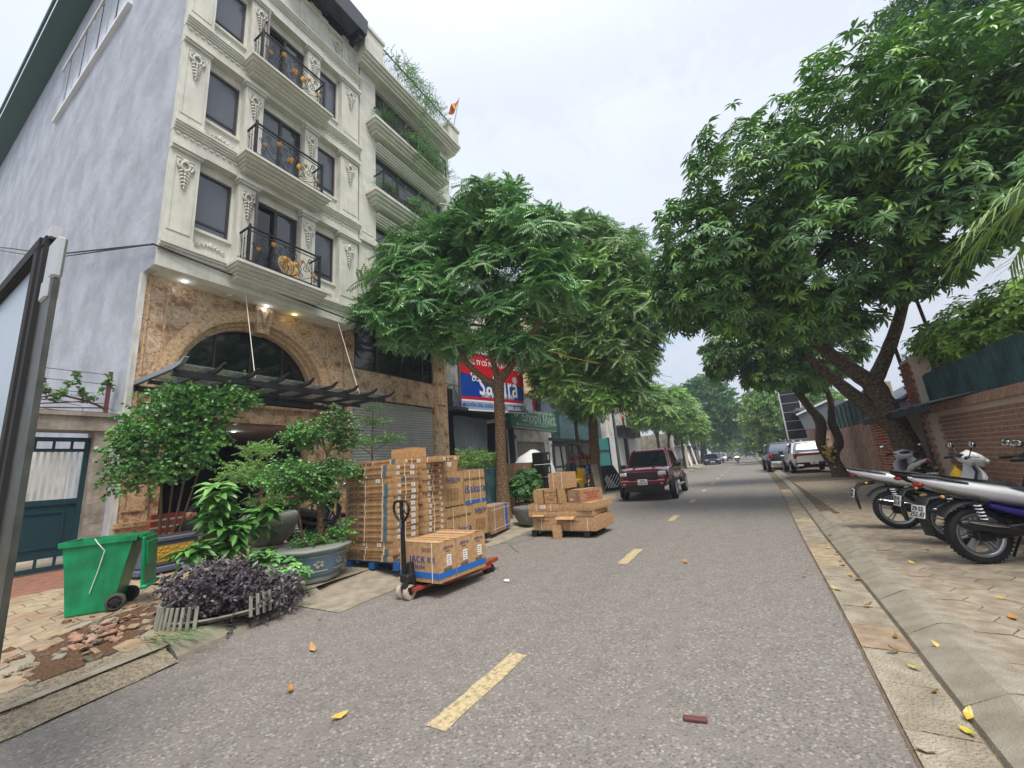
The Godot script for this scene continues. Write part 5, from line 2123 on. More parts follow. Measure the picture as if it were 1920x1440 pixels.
func strap_round(o: Node, s: Vector3, x: float, along_x := false, m: Material = null) -> void:
	var b := MB.new()
	var w := 0.012
	var g := 0.009
	if along_x:
		b.box(Vector3(0, s.y + 0.006, x), Vector3(s.x + 0.02, 0.003, w))
		for sg in [-1, 1]:
			b.box(Vector3(sg * (s.x / 2 + g), s.y / 2, x), Vector3(0.003, s.y, w))
	else:
		b.box(Vector3(x, s.y + 0.006, 0), Vector3(w, 0.003, s.z + 0.02))
		for sg in [-1, 1]:
			b.box(Vector3(x, s.y / 2, sg * (s.z / 2 + g)), Vector3(w, s.y, 0.003))
	part("strap", b, m if m else M.strap, o)


const ORD := ["lowest", "second", "third", "fourth", "fifth", "sixth", "seventh", "eighth", "ninth", "tenth", "eleventh", "twelfth", "thirteenth", "fourteenth", "fifteenth", "topmost"]


func flat_carton(s: Vector3, kind: int, m: Material) -> Node3D:
	var o := carton("flat_carton", "flat carton", s, Vector3.ZERO, 0, m, "flat cartons stacked on the two pallets")
	var zf := s.z / 2 + 0.0085
	var xe := s.x / 2 + 0.0085
	var end := Basis(Vector3(0, 0, -1), Vector3.UP, Vector3(1, 0, 0))
	if kind == 0:
		wordmark(o, xf(Vector3(-s.x * 0.44, s.y * 0.5, zf)), 0.06, M.ink_grey)
		print_line("TABLE & STAND FOR SEW", 0.032, M.ink_brown, o, xf(Vector3(0.06, s.y * 0.5, zf)), 1.0)
		var b := MB.new()
		b.box(Vector3(s.x * 0.36, s.y * 0.5, zf - 0.003), Vector3(0.075, s.y * 0.99, 0.002))
		b.box(Vector3(s.x * 0.36, s.y + 0.004, 0), Vector3(0.075, 0.002, s.z))
		part("band", b, M.band_teal, o)
		sticker(o, Transform3D(end, Vector3(xe, s.y * 0.55, s.z * 0.28)), 0.055, 0.05)
		sticker(o, Transform3D(end, Vector3(xe, s.y * 0.5, -s.z * 0.28)), 0.09, 0.06)
	elif kind == 1:
		sticker(o, xf(Vector3(-s.x * 0.12, s.y * 0.5, zf)), 0.055, 0.05)
		sticker(o, xf(Vector3(s.x * 0.2, s.y * 0.5, zf)), 0.09, 0.06)
		var b := MB.new()
		b.box(Vector3(xe - 0.003, s.y * 0.5, s.z * 0.1), Vector3(0.002, s.y * 0.99, 0.08))
		part("band", b, M.band_teal, o)
		wordmark(o, Transform3D(end, Vector3(xe, s.y * 0.5, 0.02)), 0.05, M.ink_grey)
	else:
		sticker(o, Transform3D(end, Vector3(xe, s.y * 0.5, s.z * 0.2)), 0.06, 0.055)
		sticker(o, Transform3D(end, Vector3(xe, s.y * 0.55, -s.z * 0.33)), 0.05, 0.05)
	print_line("SEWING TABLE", 0.026, M.ink_brown, o, Transform3D(end, Vector3(xe, s.y * 0.5, 0)), 0.9)
	strap_round(o, s, -s.x * 0.06)
	strap_round(o, s, s.x * 0.30)
	strap_round(o, s, s.z * 0.03, true)
	return o


func make_pallet(called: String, label: String, s: Vector3, at: Vector3, turn: float, m: Material, group := "") -> Node3D:
	var o := thing(called, label, "pallet", at, turn, group)
	var n := 7
	for k in n:
		var b := MB.new()
		b.cbox(Vector3(0, s.y - 0.012, (k - (n - 1) / 2.0) * (s.z - 0.1) / (n - 1)), Vector3(s.x, 0.022, s.z / n * 0.72), 0.004)
		part("deck_slat", b, m, o)
	for sx in [-1, 0, 1]:
		var b := MB.new()
		b.cbox(Vector3(sx * (s.x / 2 - 0.06), 0.011, 0), Vector3(0.11, 0.022, s.z), 0.004)
		part("skid", b, m, o)
		for sz in [-1, 0, 1]:
			b = MB.new()
			b.cbox(Vector3(sx * (s.x / 2 - 0.06), s.y / 2 - 0.001, sz * (s.z / 2 - 0.06)), Vector3(0.115, s.y - 0.046, 0.115), 0.006)
			part("block", b, m, o)
	return o


func make_goods() -> void:
	R.seed = 200
	var ly := 0.125
	make_pallet("pallet", "blue plastic pallet under the front stack of flat cartons", Vector3(1.2, 0.12, 0.62), Vector3(-5.45, ly, -4.97), 0.0, M.pallet_blue)
	make_pallet("pallet", "blue plastic pallet half hidden under the rear stack of flat cartons", Vector3(1.2, 0.12, 0.62), Vector3(-5.5, ly, -5.62), 0.0, M.pallet_blue)
	var s := Vector3(1.12, 0.094, 0.57)
	var protos := [flat_carton(s, 0, M.card_warm), flat_carton(s, 1, M.card_warm), flat_carton(s, 2, M.card_warm)]
	var taken := [false, false, false]
	for st in 2:
		for k in 15:
			var kind := 0
			if st == 0 and (k == 2 or k == 12):
				kind = 1
			elif st == 1:
				kind = 2
			var lab := "flat brown strapped carton, %s layer up in the %s pallet stack" % [ORD[k], ["front", "rear"][st]]
			var at := Vector3(-5.5 + R.randf_range(-0.02, 0.02) + (0.02 if st else 0.0), ly + 0.122 + k * 0.0985, (-4.95 if st == 0 else -5.6) + R.randf_range(-0.014, 0.014))
			var tn := R.randf_range(-0.012, 0.012)
			if not taken[kind]:
				taken[kind] = true
				protos[kind].position = at
				protos[kind].rotation.y = tn
				protos[kind].set_meta("label", lab)
			else:
				copy(protos[kind], at, tn, lab)
	copy(protos[0], Vector3(-5.62, ly + 1.602, -5.2), 0.05, "flat brown carton lying across the top of the front pallet stack")
	copy(protos[2], Vector3(-5.2, ly + 1.602, -5.72), -0.03, "flat brown carton on top of the rear pallet stack beside a small box")

	# tall boxes behind the stacks
	var east := Basis(Vector3(0, 0, -1), Vector3.UP, Vector3(1, 0, 0))
	make_pallet("pallet", "black plastic pallet under the tall printed cartons behind the flat stacks", Vector3(0.9, 0.1, 1.4), Vector3(-5.42, ly, -6.7), 0.0, M.pallet_black)
	var tall := [
		["tall brown carton with small blue name, upper left of the group behind the flat stacks", Vector3(0.62, 0.64, 0.6), Vector3(-5.32, 0.9, -6.27), 0],
		["tall carton with large blue name and blue foot band, upper right behind the flat stacks", Vector3(0.62, 0.67, 0.74), Vector3(-5.32, 0.885, -6.98), 1],
		["large carton printed sewing machine table, lower left behind the flat stacks", Vector3(0.64, 0.64, 0.84), Vector3(-5.33, 0.235, -6.42), 2],
		["narrow carton with small blue name, lower right behind the flat stacks", Vector3(0.64, 0.64, 0.53), Vector3(-5.33, 0.235, -7.12), 0],
		["small brown box with a white label on top of the tall cartons", Vector3(0.6, 0.31, 0.52), Vector3(-5.31, 1.545, -6.16), 3],
		["small plain box beside the labelled box on top of the tall cartons", Vector3(0.5, 0.22, 0.4), Vector3(-5.65, 1.82, -5.75), 4]]
	for q in tall:
		var o := carton("carton", q[0], q[1], q[2], R.randf_range(-0.02, 0.02), [M.card_ochre, M.card_ochre, M.card_ochre, M.card_warm, M.card_warm][mini(q[3], 4)], "printed cartons behind the flat stacks", 0.004)
		var z: Vector3 = q[1]
		var xe := z.x / 2 + 0.009
		if q[3] == 0:
			print_line("Sakura", 0.09, M.ink_blue, o, Transform3D(east, Vector3(xe, z.y * 0.78, 0)))
			var b := MB.new()
			b.box(Vector3(xe, z.y * 0.68, 0), Vector3(0.002, 0.012, 0.28))
			for k in 7:
				b.box(Vector3(xe, z.y * (0.5 - 0.055 * k), 0.02), Vector3(0.002, 0.004, 0.34))
			for k in 4:
				b.box(Vector3(xe, z.y * 0.335, -0.13 + k * 0.1), Vector3(0.002, z.y * 0.33, 0.004))
			part("print", b, M.ink_brown, o)
		elif q[3] == 1 or q[3] == 2:
			print_line("SEWING MACHINE TABLE", 0.046, M.ink_brown, o, Transform3D(east, Vector3(xe, z.y * 0.72, 0)), 1.0)
			print_line("iSakura", 0.15, M.ink_blue, o, Transform3D(east, Vector3(xe, z.y * (0.42 if q[3] == 1 else 0.3), 0)), 1.0)
			if q[3] == 1:
				var b := MB.new()
				b.box(Vector3(xe - 0.002, 0.035, 0), Vector3(0.002, 0.06, z.z))
				part("band", b, M.band_blue, o)
			strap_round(o, z, z.z * 0.25, true)
			strap_round(o, z, -z.z * 0.25, true)
		elif q[3] == 3:
			sticker(o, Transform3D(east, Vector3(xe, z.y * 0.5, 0)), 0.11, 0.11)
			print_line("Sakura", 0.03, M.ink_brown, o, Transform3D(east, Vector3(xe, z.y * 0.9, 0.05)))
	# strapped bundle with the blue stripe
	var bz := Vector3(0.42, 0.29, 1.08)
	for k in 2:
		var o := carton("carton", ["lower", "upper"][k] + " half of the strapped dull carton bundle with a broad blue stripe", bz, Vector3(-5.42, 0.13 + k * 0.292, -8.22), 0.16, M.card_dull, "strapped bundle beside the tree trunk")
		var xe := bz.x / 2 + 0.009
		var b := MB.new()
		b.box(Vector3(xe - 0.003, bz.y / 2, -bz.z * 0.28), Vector3(0.002, bz.y, 0.15))
		if k == 1:
			b.box(Vector3(0, bz.y + 0.003, -bz.z * 0.28), Vector3(bz.x, 0.002, 0.15))
		part("band", b, M.band_blue, o)
		for q in [0.36, -0.18]:
			strap_round(o, bz, bz.z * q, true)
		b = MB.new()
		b.box(Vector3(xe, bz.y * (0.3 if k == 0 else 0.72), 0), Vector3(0.003, 0.012, bz.z))
		part("strap", b, M.strap, o)

	# low pallet on the road
	make_pallet("pallet", "black pallet on the road carrying loose long cartons", Vector3(1.36, 0.135, 1.0), Vector3(-3.74, 0, -8.72), -0.03, M.pallet_black)
	var low := [
		["long plain carton, bottom left on the black road pallet", Vector3(0.72, 0.28, 0.95), Vector3(-3.99, 0.14, -8.7), -0.02, M.card],
		["long plain carton, bottom right on the black road pallet", Vector3(0.76, 0.27, 1.05), Vector3(-3.26, 0.14, -8.73), -0.05, M.card],
		["flattened carton with torn front flap in the middle of the road pallet", Vector3(1.5, 0.115, 0.98), Vector3(-3.7, 0.425, -8.7), -0.01, M.card],
		["long carton with purple label, left of the third layer on the road pallet", Vector3(0.74, 0.145, 0.9), Vector3(-4.08, 0.545, -8.66), -0.02, M.card],
		["wide carton sticking out on the right of the third layer", Vector3(0.8, 0.15, 1.0), Vector3(-3.28, 0.545, -8.7), -0.16, M.card],
		["square printed carton on the left of the road pallet load", Vector3(0.76, 0.3, 0.5), Vector3(-3.93, 0.7, -8.5), -0.02, M.card_ochre],
		["carton with red print on the right of the road pallet load", Vector3(0.36, 0.26, 0.72), Vector3(-3.22, 0.7, -8.6), -0.35, M.card_dull],
		["strapped carton crowning the load on the road pallet", Vector3(0.44, 0.34, 0.46), Vector3(-3.68, 1.005, -8.5), -0.12, M.card],
		["small carton end fallen against the front of the road pallet", Vector3(0.17, 0.26, 0.1), Vector3(-3.74, 0.0, -8.1), 0.1, M.card]]
	for k in low.size():
		var q: Array = low[k]
		var o := carton("carton", q[0], q[1], q[2], q[3], q[4], "loose cartons on the black road pallet", 0.006)
		var z: Vector3 = q[1]
		var zf := z.z / 2 + 0.009
		if k in [0, 1, 3, 7]:
			strap_round(o, z, -z.x * 0.22)
			strap_round(o, z, z.x * 0.27)
		if k == 3:
			sticker(o, xf(Vector3(0.0, z.y * 0.6, zf)), 0.12, 0.07)
		if k == 5:
			var b := MB.new()
			b.box(Vector3(-0.12, z.y / 2, zf), Vector3(0.03, z.y, 0.002))
			b.box(Vector3(0.2, z.y / 2, zf), Vector3(0.03, z.y, 0.002))
			part("print", b, M.ink_brown, o)
			for j in 3:
				print_line(["MADE IN VIETNAM", "QTY 40 PCS", "FRAGILE"][j], 0.03, M.ink_brown, o, xf(Vector3(0.03 + 0.1 * (j % 2), z.y * (0.8 - 0.25 * j), zf)), 1.0, plain)
		if k == 6:
			for j in 3:
				print_line(["HANDLE WITH CARE", "THIS SIDE UP", "SEWING PARTS"][j], 0.04, M.ink_red, o, Transform3D(east, Vector3(z.x / 2 + 0.009, z.y * (0.75 - 0.22 * j), 0)))
			var b := MB.new()
			for j in 4:
				b.box(Vector3(0.1, z.y * (0.8 - 0.16 * j), zf), Vector3(0.05, 0.02, 0.002))
			part("print", b, M.ink_red, o)
			sticker(o, xf(Vector3(-0.08, z.y * 0.25, zf)), 0.08, 0.04)
		if k in [0, 1]:
			print_line("LOCKSTITCH", 0.035, M.ink_brown, o, xf(Vector3(-0.12, z.y * 0.7, zf)))
		if k == 2:
			var b := MB.new()
			b.box(Vector3(0.15, -0.02, zf + 0.05), Vector3(0.42, 0.006, 0.14), turned(0, 0.35))
			b.box(Vector3(-0.5, 0.03, zf + 0.03), Vector3(0.3, 0.006, 0.1), turned(0, 0.3))
			part("torn_flap", b, M.card, o)

	# pallet truck with three machine cartons
	var t := thing("pallet_truck", "orange hand pallet truck with black loop handle carrying three cartons", "pallet truck", Vector3(-4.03, 0, -4.0), -0.10)
	for sd in [-1.0, 1.0]:
		var b := MB.new()
		var x: float = 0.2 * sd
		b.prism(P2([-0.08, -0.42, 0.08, -0.42, 0.08, -1.38, 0.045, -1.6, -0.045, -1.6, -0.08, -1.38]), 0.05, Transform3D(Basis(Vector3(1, 0, 0), Vector3(0, 0, 1), Vector3(0, -1, 0)), Vector3(x, 0.155, 0)))
		b.box(Vector3(x - 0.075, 0.12, -0.9), Vector3(0.01, 0.07, 0.96))
		b.box(Vector3(x + 0.075, 0.12, -0.9), Vector3(0.01, 0.07, 0.96))
		part("fork", b, M.jack_worn, t)
		b = MB.new()
		for k in 2:
			b.lathe(P2([0.02, -0.05, 0.042, -0.05, 0.042, 0.05, 0.02, 0.05]), 14, Transform3D(turned(0, 0, PI / 2), Vector3(x, 0.042, -1.36 - k * 0.1)))
		b.box(Vector3(x, 0.07, -1.41), Vector3(0.03, 0.05, 0.2))
		part("load_roller", b, M.matt_black, t)
		b = MB.new()
		b.prism(P2([-0.16, 0.40, -0.16, 0.47, -0.28, 0.47, -0.58, 0.14, -0.58, 0.1, -0.48, 0.1, -0.25, 0.38]), 0.012, Transform3D(Basis(Vector3(0, 0, 1), Vector3.UP, Vector3(-1, 0, 0)), Vector3(0.2 * sd + 0.06 * sd, 0, 0)))
		b.box(Vector3(0.2 * sd, 0.29, -0.405), Vector3(0.13, 0.012, 0.44), turned(0, -0.83))
		part("side_plate", b, M.jack_orange, t)
		b = MB.new()
		b.cbox(Vector3(0, 0, 0), Vector3(0.07, 0.012, 0.08), 0.003)
		part("marking", b, M.label_white, t, Transform3D(turned(0, -0.83), Vector3(0.2 * sd, 0.33, -0.36)) * xf(Vector3(0, 0.008, 0)))
		b = MB.new()
		b.lathe(P2([0.0, -0.03, 0.03, -0.03, 0.035, -0.02, 0.035, 0.02, 0.03, 0.03, 0.0, 0.03]), 14, Transform3D(turned(0, 0, PI / 2), Vector3(0.07 * sd, 0.09, 0)))
		part("hub", b, M.grease, t)
		b = MB.new()
		b.lathe(P2([0.035, -0.032, 0.082, -0.032, 0.09, -0.024, 0.09, 0.024, 0.082, 0.032, 0.035, 0.032]), 26, Transform3D(turned(0, 0, PI / 2), Vector3(0.07 * sd, 0.09, 0)), false)
		part("steering_wheel", b, M.wheel_nylon, t)
	var b := MB.new()
	b.cbox(Vector3(0, 0.435, -0.22), Vector3(0.5, 0.06, 0.13), 0.012)
	part("cross_head", b, M.jack_orange, t)
	b = MB.new()
	b.cbox(Vector3(0, 0.13, -0.42), Vector3(0.56, 0.08, 0.08), 0.006)
	b.box(Vector3(0, 0.12, -0.2), Vector3(0.36, 0.03, 0.4))
	part("base_plate", b, M.jack_worn, t)
	b = MB.new()
	b.lathe(P2([0.06, 0.15, 0.07, 0.17, 0.07, 0.26, 0.055, 0.28, 0.045, 0.42]), 14, xf(Vector3(0, 0, -0.08)))
	b.cbox(Vector3(0.03, 0.25, 0.0), Vector3(0.16, 0.1, 0.12), 0.015)
	b.lathe(P2([0.03, 0.1, 0.03, 0.2]), 10, xf(Vector3(0.07, 0.02, 0.05)))
	b.rod(Vector3(-0.1, 0.2, -0.03), Vector3(0.12, 0.2, -0.03), 0.02)
	b.box(Vector3(0, 0.13, -0.02), Vector3(0.22, 0.04, 0.14))
	b.rod(Vector3(-0.12, 0.09, 0), Vector3(0.12, 0.09, 0), 0.018)
	b.rod(Vector3(0.1, 0.13, -0.12), Vector3(0.2, 0.14, -0.42), 0.02)
	part("hydraulic_pump", b, M.grease, t)
	b = MB.new()
	b.tube(V([Vector3(0, 0.26, 0.02), Vector3(0, 0.9, 0.035), Vector3(0, 1.19, 0.05)]), [0.032, 0.028, 0.024], 10)
	part("handle_stem", b, M.black_steel, t)
	b = MB.new()
	var loop := PackedVector3Array()
	for q in [[0.0, 0.93], [0.06, 0.96], [0.12, 1.02], [0.15, 1.08], [0.15, 1.14], [0.12, 1.19], [0.06, 1.2], [0.0, 1.2], [-0.06, 1.2], [-0.12, 1.19], [-0.15, 1.14], [-0.15, 1.08], [-0.12, 1.02], [-0.06, 0.96], [0.0, 0.93]]:
		loop.append(Vector3(q[0], q[1], 0.04 + (q[1] - 0.93) * 0.06))
	b.tube(loop, 0.017, 8)
	b.rod(Vector3(0.02, 1.11, 0.05), Vector3(0.1, 1.03, 0.045), 0.01)
	part("loop_handle", b, M.black_steel, t)
	b = MB.new()
	b.box(Vector3(0, 0.92, 0.07), Vector3(0.035, 0.1, 0.006))
	part("name_plate", b, M.steel, t)
	var fr := Transform3D(turned(-0.08), Vector3(-3.86, 0.185, -4.57))
	for k in 3:
		var z := Vector3(0.72, [0.475, 0.48, 0.485][k], 0.3)
		var o := carton("carton", ["nearest of the three machine cartons on the pallet truck, large blue wordmark", "middle of the three machine cartons on the pallet truck", "farthest of the three machine cartons on the pallet truck"][k], z, fr * Vector3(0, 0, 0.31 - k * 0.308), -0.08 + [0.0, 0.012, -0.01][k], M.card, "machine cartons on the pallet truck", [0.012, 0.004, 0.016][k])
		var xe := z.x / 2 + 0.0085
		b = MB.new()
		b.box(Vector3(xe - 0.003, 0.085, 0), Vector3(0.002, 0.07, z.z))
		if k == 0:
			b.box(Vector3(0, 0.085, z.z / 2 + 0.006), Vector3(z.x + 0.012, 0.07, 0.002))
		part("band", b, M.band_blue, o)
		print_line("JACK", 0.026, M.ink_blue, o, Transform3D(east, Vector3(xe, z.y * 0.85, 0.02)), 1.3)
		var sq := MB.new()
		strokes(sq, 0.026)
		part("lettering", sq, M.ink_blue, o, Transform3D(east, Vector3(xe, z.y * 0.82, -0.05)))
		print_line("Model", 0.018, M.ink_grey, o, Transform3D(east, Vector3(xe, z.y * 0.76, 0.0)), 1.0, plain)
		sticker(o, Transform3D(east, Vector3(xe, z.y * 0.52, -0.02)), 0.085, 0.13)
		for j in 3:
			print_line("PACKED BY WEIGHT", 0.012, M.ink_grey, o, Transform3D(east, Vector3(xe, z.y * (0.33 - 0.03 * j), 0)), 1.0, plain)
		if k == 0:
			var zf := z.z / 2 + 0.0085
			wordmark(o, xf(Vector3(-0.18, 0.27, zf)), 0.075, M.ink_blue)
			print_line("Model", 0.05, M.ink_blue, o, xf(Vector3(0.02, 0.18, zf)), 1.0, plain)
			b = MB.new()
			for j in 4:
				var cx := 0.08 + j * 0.05
				b.box(Vector3(cx, z.y * 0.86, zf), Vector3(0.035, 0.005, 0.002))
				b.box(Vector3(cx - 0.015, z.y * 0.82, zf), Vector3(0.005, 0.035, 0.002))
				b.box(Vector3(cx + 0.012, z.y * 0.82, zf), Vector3(0.005, 0.035, 0.002), turned(0, 0, 0.4))
				b.box(Vector3(cx, z.y * 0.78, zf), Vector3(0.03, 0.005, 0.002))
			part("print", b, M.ink_brown, o)
			strap_round(o, z, z.x * 0.34)


# ---------------------------------------------------------------- trees and plants
func leaf_blade(b: MB, at: Transform3D, ln: float, w: float, bend: float, wide := 0.55) -> void:
	var p := [Vector3(0, 0, 0), Vector3(w * 0.42, 0.02 * ln, -ln * 0.32), Vector3(w * 0.5, 0.0, -ln * wide), Vector3(w * 0.28, -bend * ln * 0.55, -ln * 0.85), Vector3(0, -bend * ln, -ln), Vector3(-w * 0.28, -bend * ln * 0.55, -ln * 0.85), Vector3(-w * 0.5, 0.0, -ln * wide), Vector3(-w * 0.42, 0.02 * ln, -ln * 0.32)]
	var m1 := Vector3(0, -0.03 * ln, -ln * 0.32)
	var m2 := Vector3(0, -0.04 * ln - bend * ln * 0.25, -ln * 0.62)
	for q in [[0, 1, m1], [7, 0, m1], [1, 2, m1], [6, 7, m1], [2, m2, m1], [m2, 6, m1], [2, 3, m2], [3, 4, m2], [4, 5, m2], [5, 6, m2]]:
		var a: Vector3 = at * (p[q[0]] if q[0] is int else q[0])
		var c: Vector3 = at * (p[q[1]] if q[1] is int else q[1])
		b.tri(a, c, at * q[2])


func rosette(n: int, ln: float, w: float, droop: float, bend: float, sd: int) -> ArrayMesh:
	var b := MB.new()
	R.seed = sd
	for k in n:
		var a := TAU * k / n * 1.0 + R.randf_range(-0.25, 0.25)
		var up := droop + R.randf_range(-0.35, 0.35)
		var g := R.randf_range(0.85, 1.1)
		b.tint = Color(g, g * R.randf_range(0.96, 1.03), g * 0.95)
		leaf_blade(b, Transform3D(Basis(Vector3.UP, a) * Basis(Vector3.RIGHT, up), Vector3(0, R.randf_range(-0.3, 0.3) * ln * 0.35, 0)), ln * R.randf_range(0.75, 1.1), w, bend)
	return b.mesh()


# spray of feathered leaves: each with pairs of leaflets
func feather(n: int, ln: float, pairs: int, leaflet: float, sd: int) -> ArrayMesh:
	var b := MB.new()
	R.seed = sd
	for k in n:
		var a := TAU * k / n + R.randf_range(-0.4, 0.4)
		var base := Basis(Vector3.UP, a) * Basis(Vector3.RIGHT, R.randf_range(-0.15, 0.55))
		var g := R.randf_range(0.85, 1.12)
		b.tint = Color(g, g, g * 0.96)
		for j in pairs:
			var u := (j + 0.7) / pairs
			var at := base * Vector3(0, -u * u * ln * 0.35, -u * ln)
			for s in [-1, 1]:
				var bs := base * Basis(Vector3.UP, s * -1.15) * Basis(Vector3.RIGHT, -0.25 - u * 0.3)
				leaf_small(b, Transform3D(bs, at), leaflet * (1.0 - 0.25 * absf(u - 0.5)), leaflet * 0.36)
		leaf_small(b, Transform3D(base * Basis(Vector3.RIGHT, -0.4), base * Vector3(0, -ln * 0.35, -ln)), leaflet, leaflet * 0.36)
	return b.mesh()


func leaf_small(b: MB, at: Transform3D, ln: float, w: float) -> void:
	var t := Vector3(0, -ln * 0.12, -ln)
	var m := Vector3(0, -0.02 * ln, -ln * 0.5)
	var l := at * Vector3(-w * 0.5, 0, -ln * 0.48)
	var r := at * Vector3(w * 0.5, 0, -ln * 0.48)
	b.tri(at.origin, r, at * m)
	b.tri(r, at * t, at * m)
	b.tri(at.origin, at * m, l)
	b.tri(l, at * m, at * t)


# a twig with small leaves all round
func twig(n: int, ln: float, leaf: float, sd: int, wide := 0.5) -> ArrayMesh:
	var b := MB.new()
	R.seed = sd
	for k in n:
		var u := float(k) / n
		var a := k * 2.4
		var g := R.randf_range(0.82, 1.15)
		b.tint = Color(g, g, g * 0.95)
		var bs := Basis(Vector3(0, 0, 1), a) * Basis(Vector3.RIGHT, 0.8 + R.randf_range(-0.3, 0.3))
		leaf_small(b, Transform3D(Basis(Vector3.RIGHT, -0.5 * u) * bs, Vector3(0, u * ln * 0.25, -u * ln)), leaf * R.randf_range(0.7, 1.15), leaf * wide)
	return b.mesh()


func strap_leaves(n: int, ln: float, w: float, sd: int) -> ArrayMesh:
	var b := MB.new()
	R.seed = sd
	for k in n:
		var a := k * 2.39
		var rise := R.randf_range(0.35, 1.3)
		var l := ln * R.randf_range(0.7, 1.1)
		var g := R.randf_range(0.8, 1.15)
		b.tint = Color(g, g, g * 0.9)
		var d := Vector3(cos(a), 0, sin(a))
		var s := Vector3(-sin(a), 0, cos(a)) * w
		var rows := []
		for j in 5:
			var u := j / 4.0
			var p := d * l * u * cos(rise) + Vector3.UP * (l * u * sin(rise) - l * 0.5 * u * u)
			rows.append(V([p - s * (1 - u * 0.9) * 0.5, p + s * (1 - u * 0.9) * 0.5]))
		b.loft(rows, false)
	return b.mesh()


# scatter foliage through ellipsoids [centre, radii, count]; clumps and gaps come from noise
func foliage(blobs: Array, sd: int, size: Vector2, gap: float, up: float, tones: Array, shell := 0.5) -> Array:
	R.seed = sd
	var f := FastNoiseLite.new()
	f.seed = sd
	f.frequency = 0.55
	f.fractal_octaves = 2
	var xs := []
	var cs := []
	for q in blobs:
		var c: Vector3 = q[0]
		var r: Vector3 = q[1]
		var n: int = q[2]
		var tries := 0
		while n > 0 and tries < q[2] * 4:
			tries += 1
			var d := Vector3(R.randfn(), R.randfn(), R.randfn()).normalized()
			var rad := lerpf(shell, 1.06, sqrt(R.randf()))
			var bump := 1.0 + f.get_noise_3dv((c + d * r) * 1.3) * 0.32
			var p := c + d * r * rad * bump
			var k := f.get_noise_3dv(p * 1.7 + Vector3(50, 0, 0))
			if k < gap:
				continue
			n -= 1
			var axis := (d * (1.0 - up) + Vector3.UP * up + Vector3(R.randf_range(-0.4, 0.4), R.randf_range(-0.2, 0.2), R.randf_range(-0.4, 0.4))).normalized()
			var side := axis.cross(Vector3(R.randfn(), 0.1, R.randfn())).normalized()
			var s := R.randf_range(size.x, size.y)
			xs.append(Transform3D(Basis(side, axis, side.cross(axis)) * Basis.from_scale(Vector3.ONE * s), p))
			var col: Color = tones[R.randi() % tones.size()]
			var clump := f.get_noise_3dv(p * 0.9 + Vector3(0, 90, 0))
			col = col * (1.0 + clump * 0.5 + R.randf_range(-0.14, 0.14))
			cs.append(Color(col.r, col.g, col.b))
	return [xs, cs]


func limb_path(a: Vector3, b: Vector3, lift: float, n := 6) -> PackedVector3Array:
	var p := PackedVector3Array()
	for k in n + 1:
		var u := float(k) / n
		p.append(a.lerp(b, u) + Vector3(R.randf_range(-0.06, 0.06) * a.distance_to(b) * 0.4 * sin(u * PI), sin(u * PI) * lift * a.distance_to(b), R.randf_range(-0.06, 0.06) * a.distance_to(b) * 0.4 * sin(u * PI)))
	return p


func taper(r0: float, r1: float, n: int) -> Array:
	var o := []
	for k in n:
		o.append(lerpf(r0, r1, float(k) / (n - 1)))
	return o


func trunk_tube(b: MB, path: PackedVector3Array, radii: Array, flare := 0.0) -> void:
	# knobbly: the section swells and wanders
	var pts := PackedVector3Array()
	var rs := []
	for k in path.size() - 1:
		for j in 4:
			var u := j / 4.0
			var p0: Vector3 = path[maxi(k - 1, 0)]
			var p3: Vector3 = path[mini(k + 2, path.size() - 1)]
			pts.append(path[k].cubic_interpolate(path[k + 1], p0, p3, u))
			rs.append(lerpf(radii[k], radii[k + 1], u) * (1.0 + R.randf_range(-0.07, 0.07)) * (1.0 + (flare * pow(1.0 - u, 2) if k == 0 else 0.0)))
	pts.append(path[-1])
	rs.append(radii[-1])
	b.tube(pts, rs, 10)


# trunk: [path, radii]; limbs run from forks to the crown's ellipsoids and branch inside them
func tree(called: String, label: String, trunks: Array, blobs: Array, forks: Array, leaf: ArrayMesh, leaf_mat: Material, bark: Material, sd: int, size: Vector2, gap: float, up: float, tones: Array, group := "", fine := 4, shell := 0.5) -> Node3D:
	var base: Vector3 = trunks[0][0][0]
	var t := thing(called, label, "tree", base, 0.0, group)
	R.seed = sd
	for q in trunks:
		var b := MB.new()
		var path := PackedVector3Array()
		for p in q[0]:
			path.append(p - base)
		trunk_tube(b, path, q[1], 0.45 if q == trunks[0] else 0.0)
		part("trunk" if q == trunks[0] else "limb", b, bark, t)
	for k in blobs.size():
		var c: Vector3 = blobs[k][0]
		var rr: Vector3 = blobs[k][1]
		var best: Vector3 = forks[0][0]
		var r0: float = forks[0][1]
		for fk in forks:
			if fk[0].distance_to(c) < best.distance_to(c):
				best = fk[0]
				r0 = fk[1]
		var b := MB.new()
		b.tube(limb_path(best - base, c - base, 0.1), taper(r0, r0 * 0.35, 7), 7)
		for j in fine:
			var d := Vector3(R.randfn(), absf(R.randfn()) * 0.7, R.randfn()).normalized()
			b.tube(limb_path((best.lerp(c, R.randf_range(0.5, 1.0))) - base, c + d * rr * 0.85 - base, 0.08), taper(r0 * 0.4, r0 * 0.1, 7), 5)
		part("limb", b, bark, t)
	var fo := foliage(blobs, sd + 1, size, gap, up, tones, shell)
	var xs := []
	for x in fo[0]:
		xs.append(Transform3D(x.basis, x.origin - base))
	stuff(many("crown", leaf, xs, fo[1], t, leaf_mat))
	return t


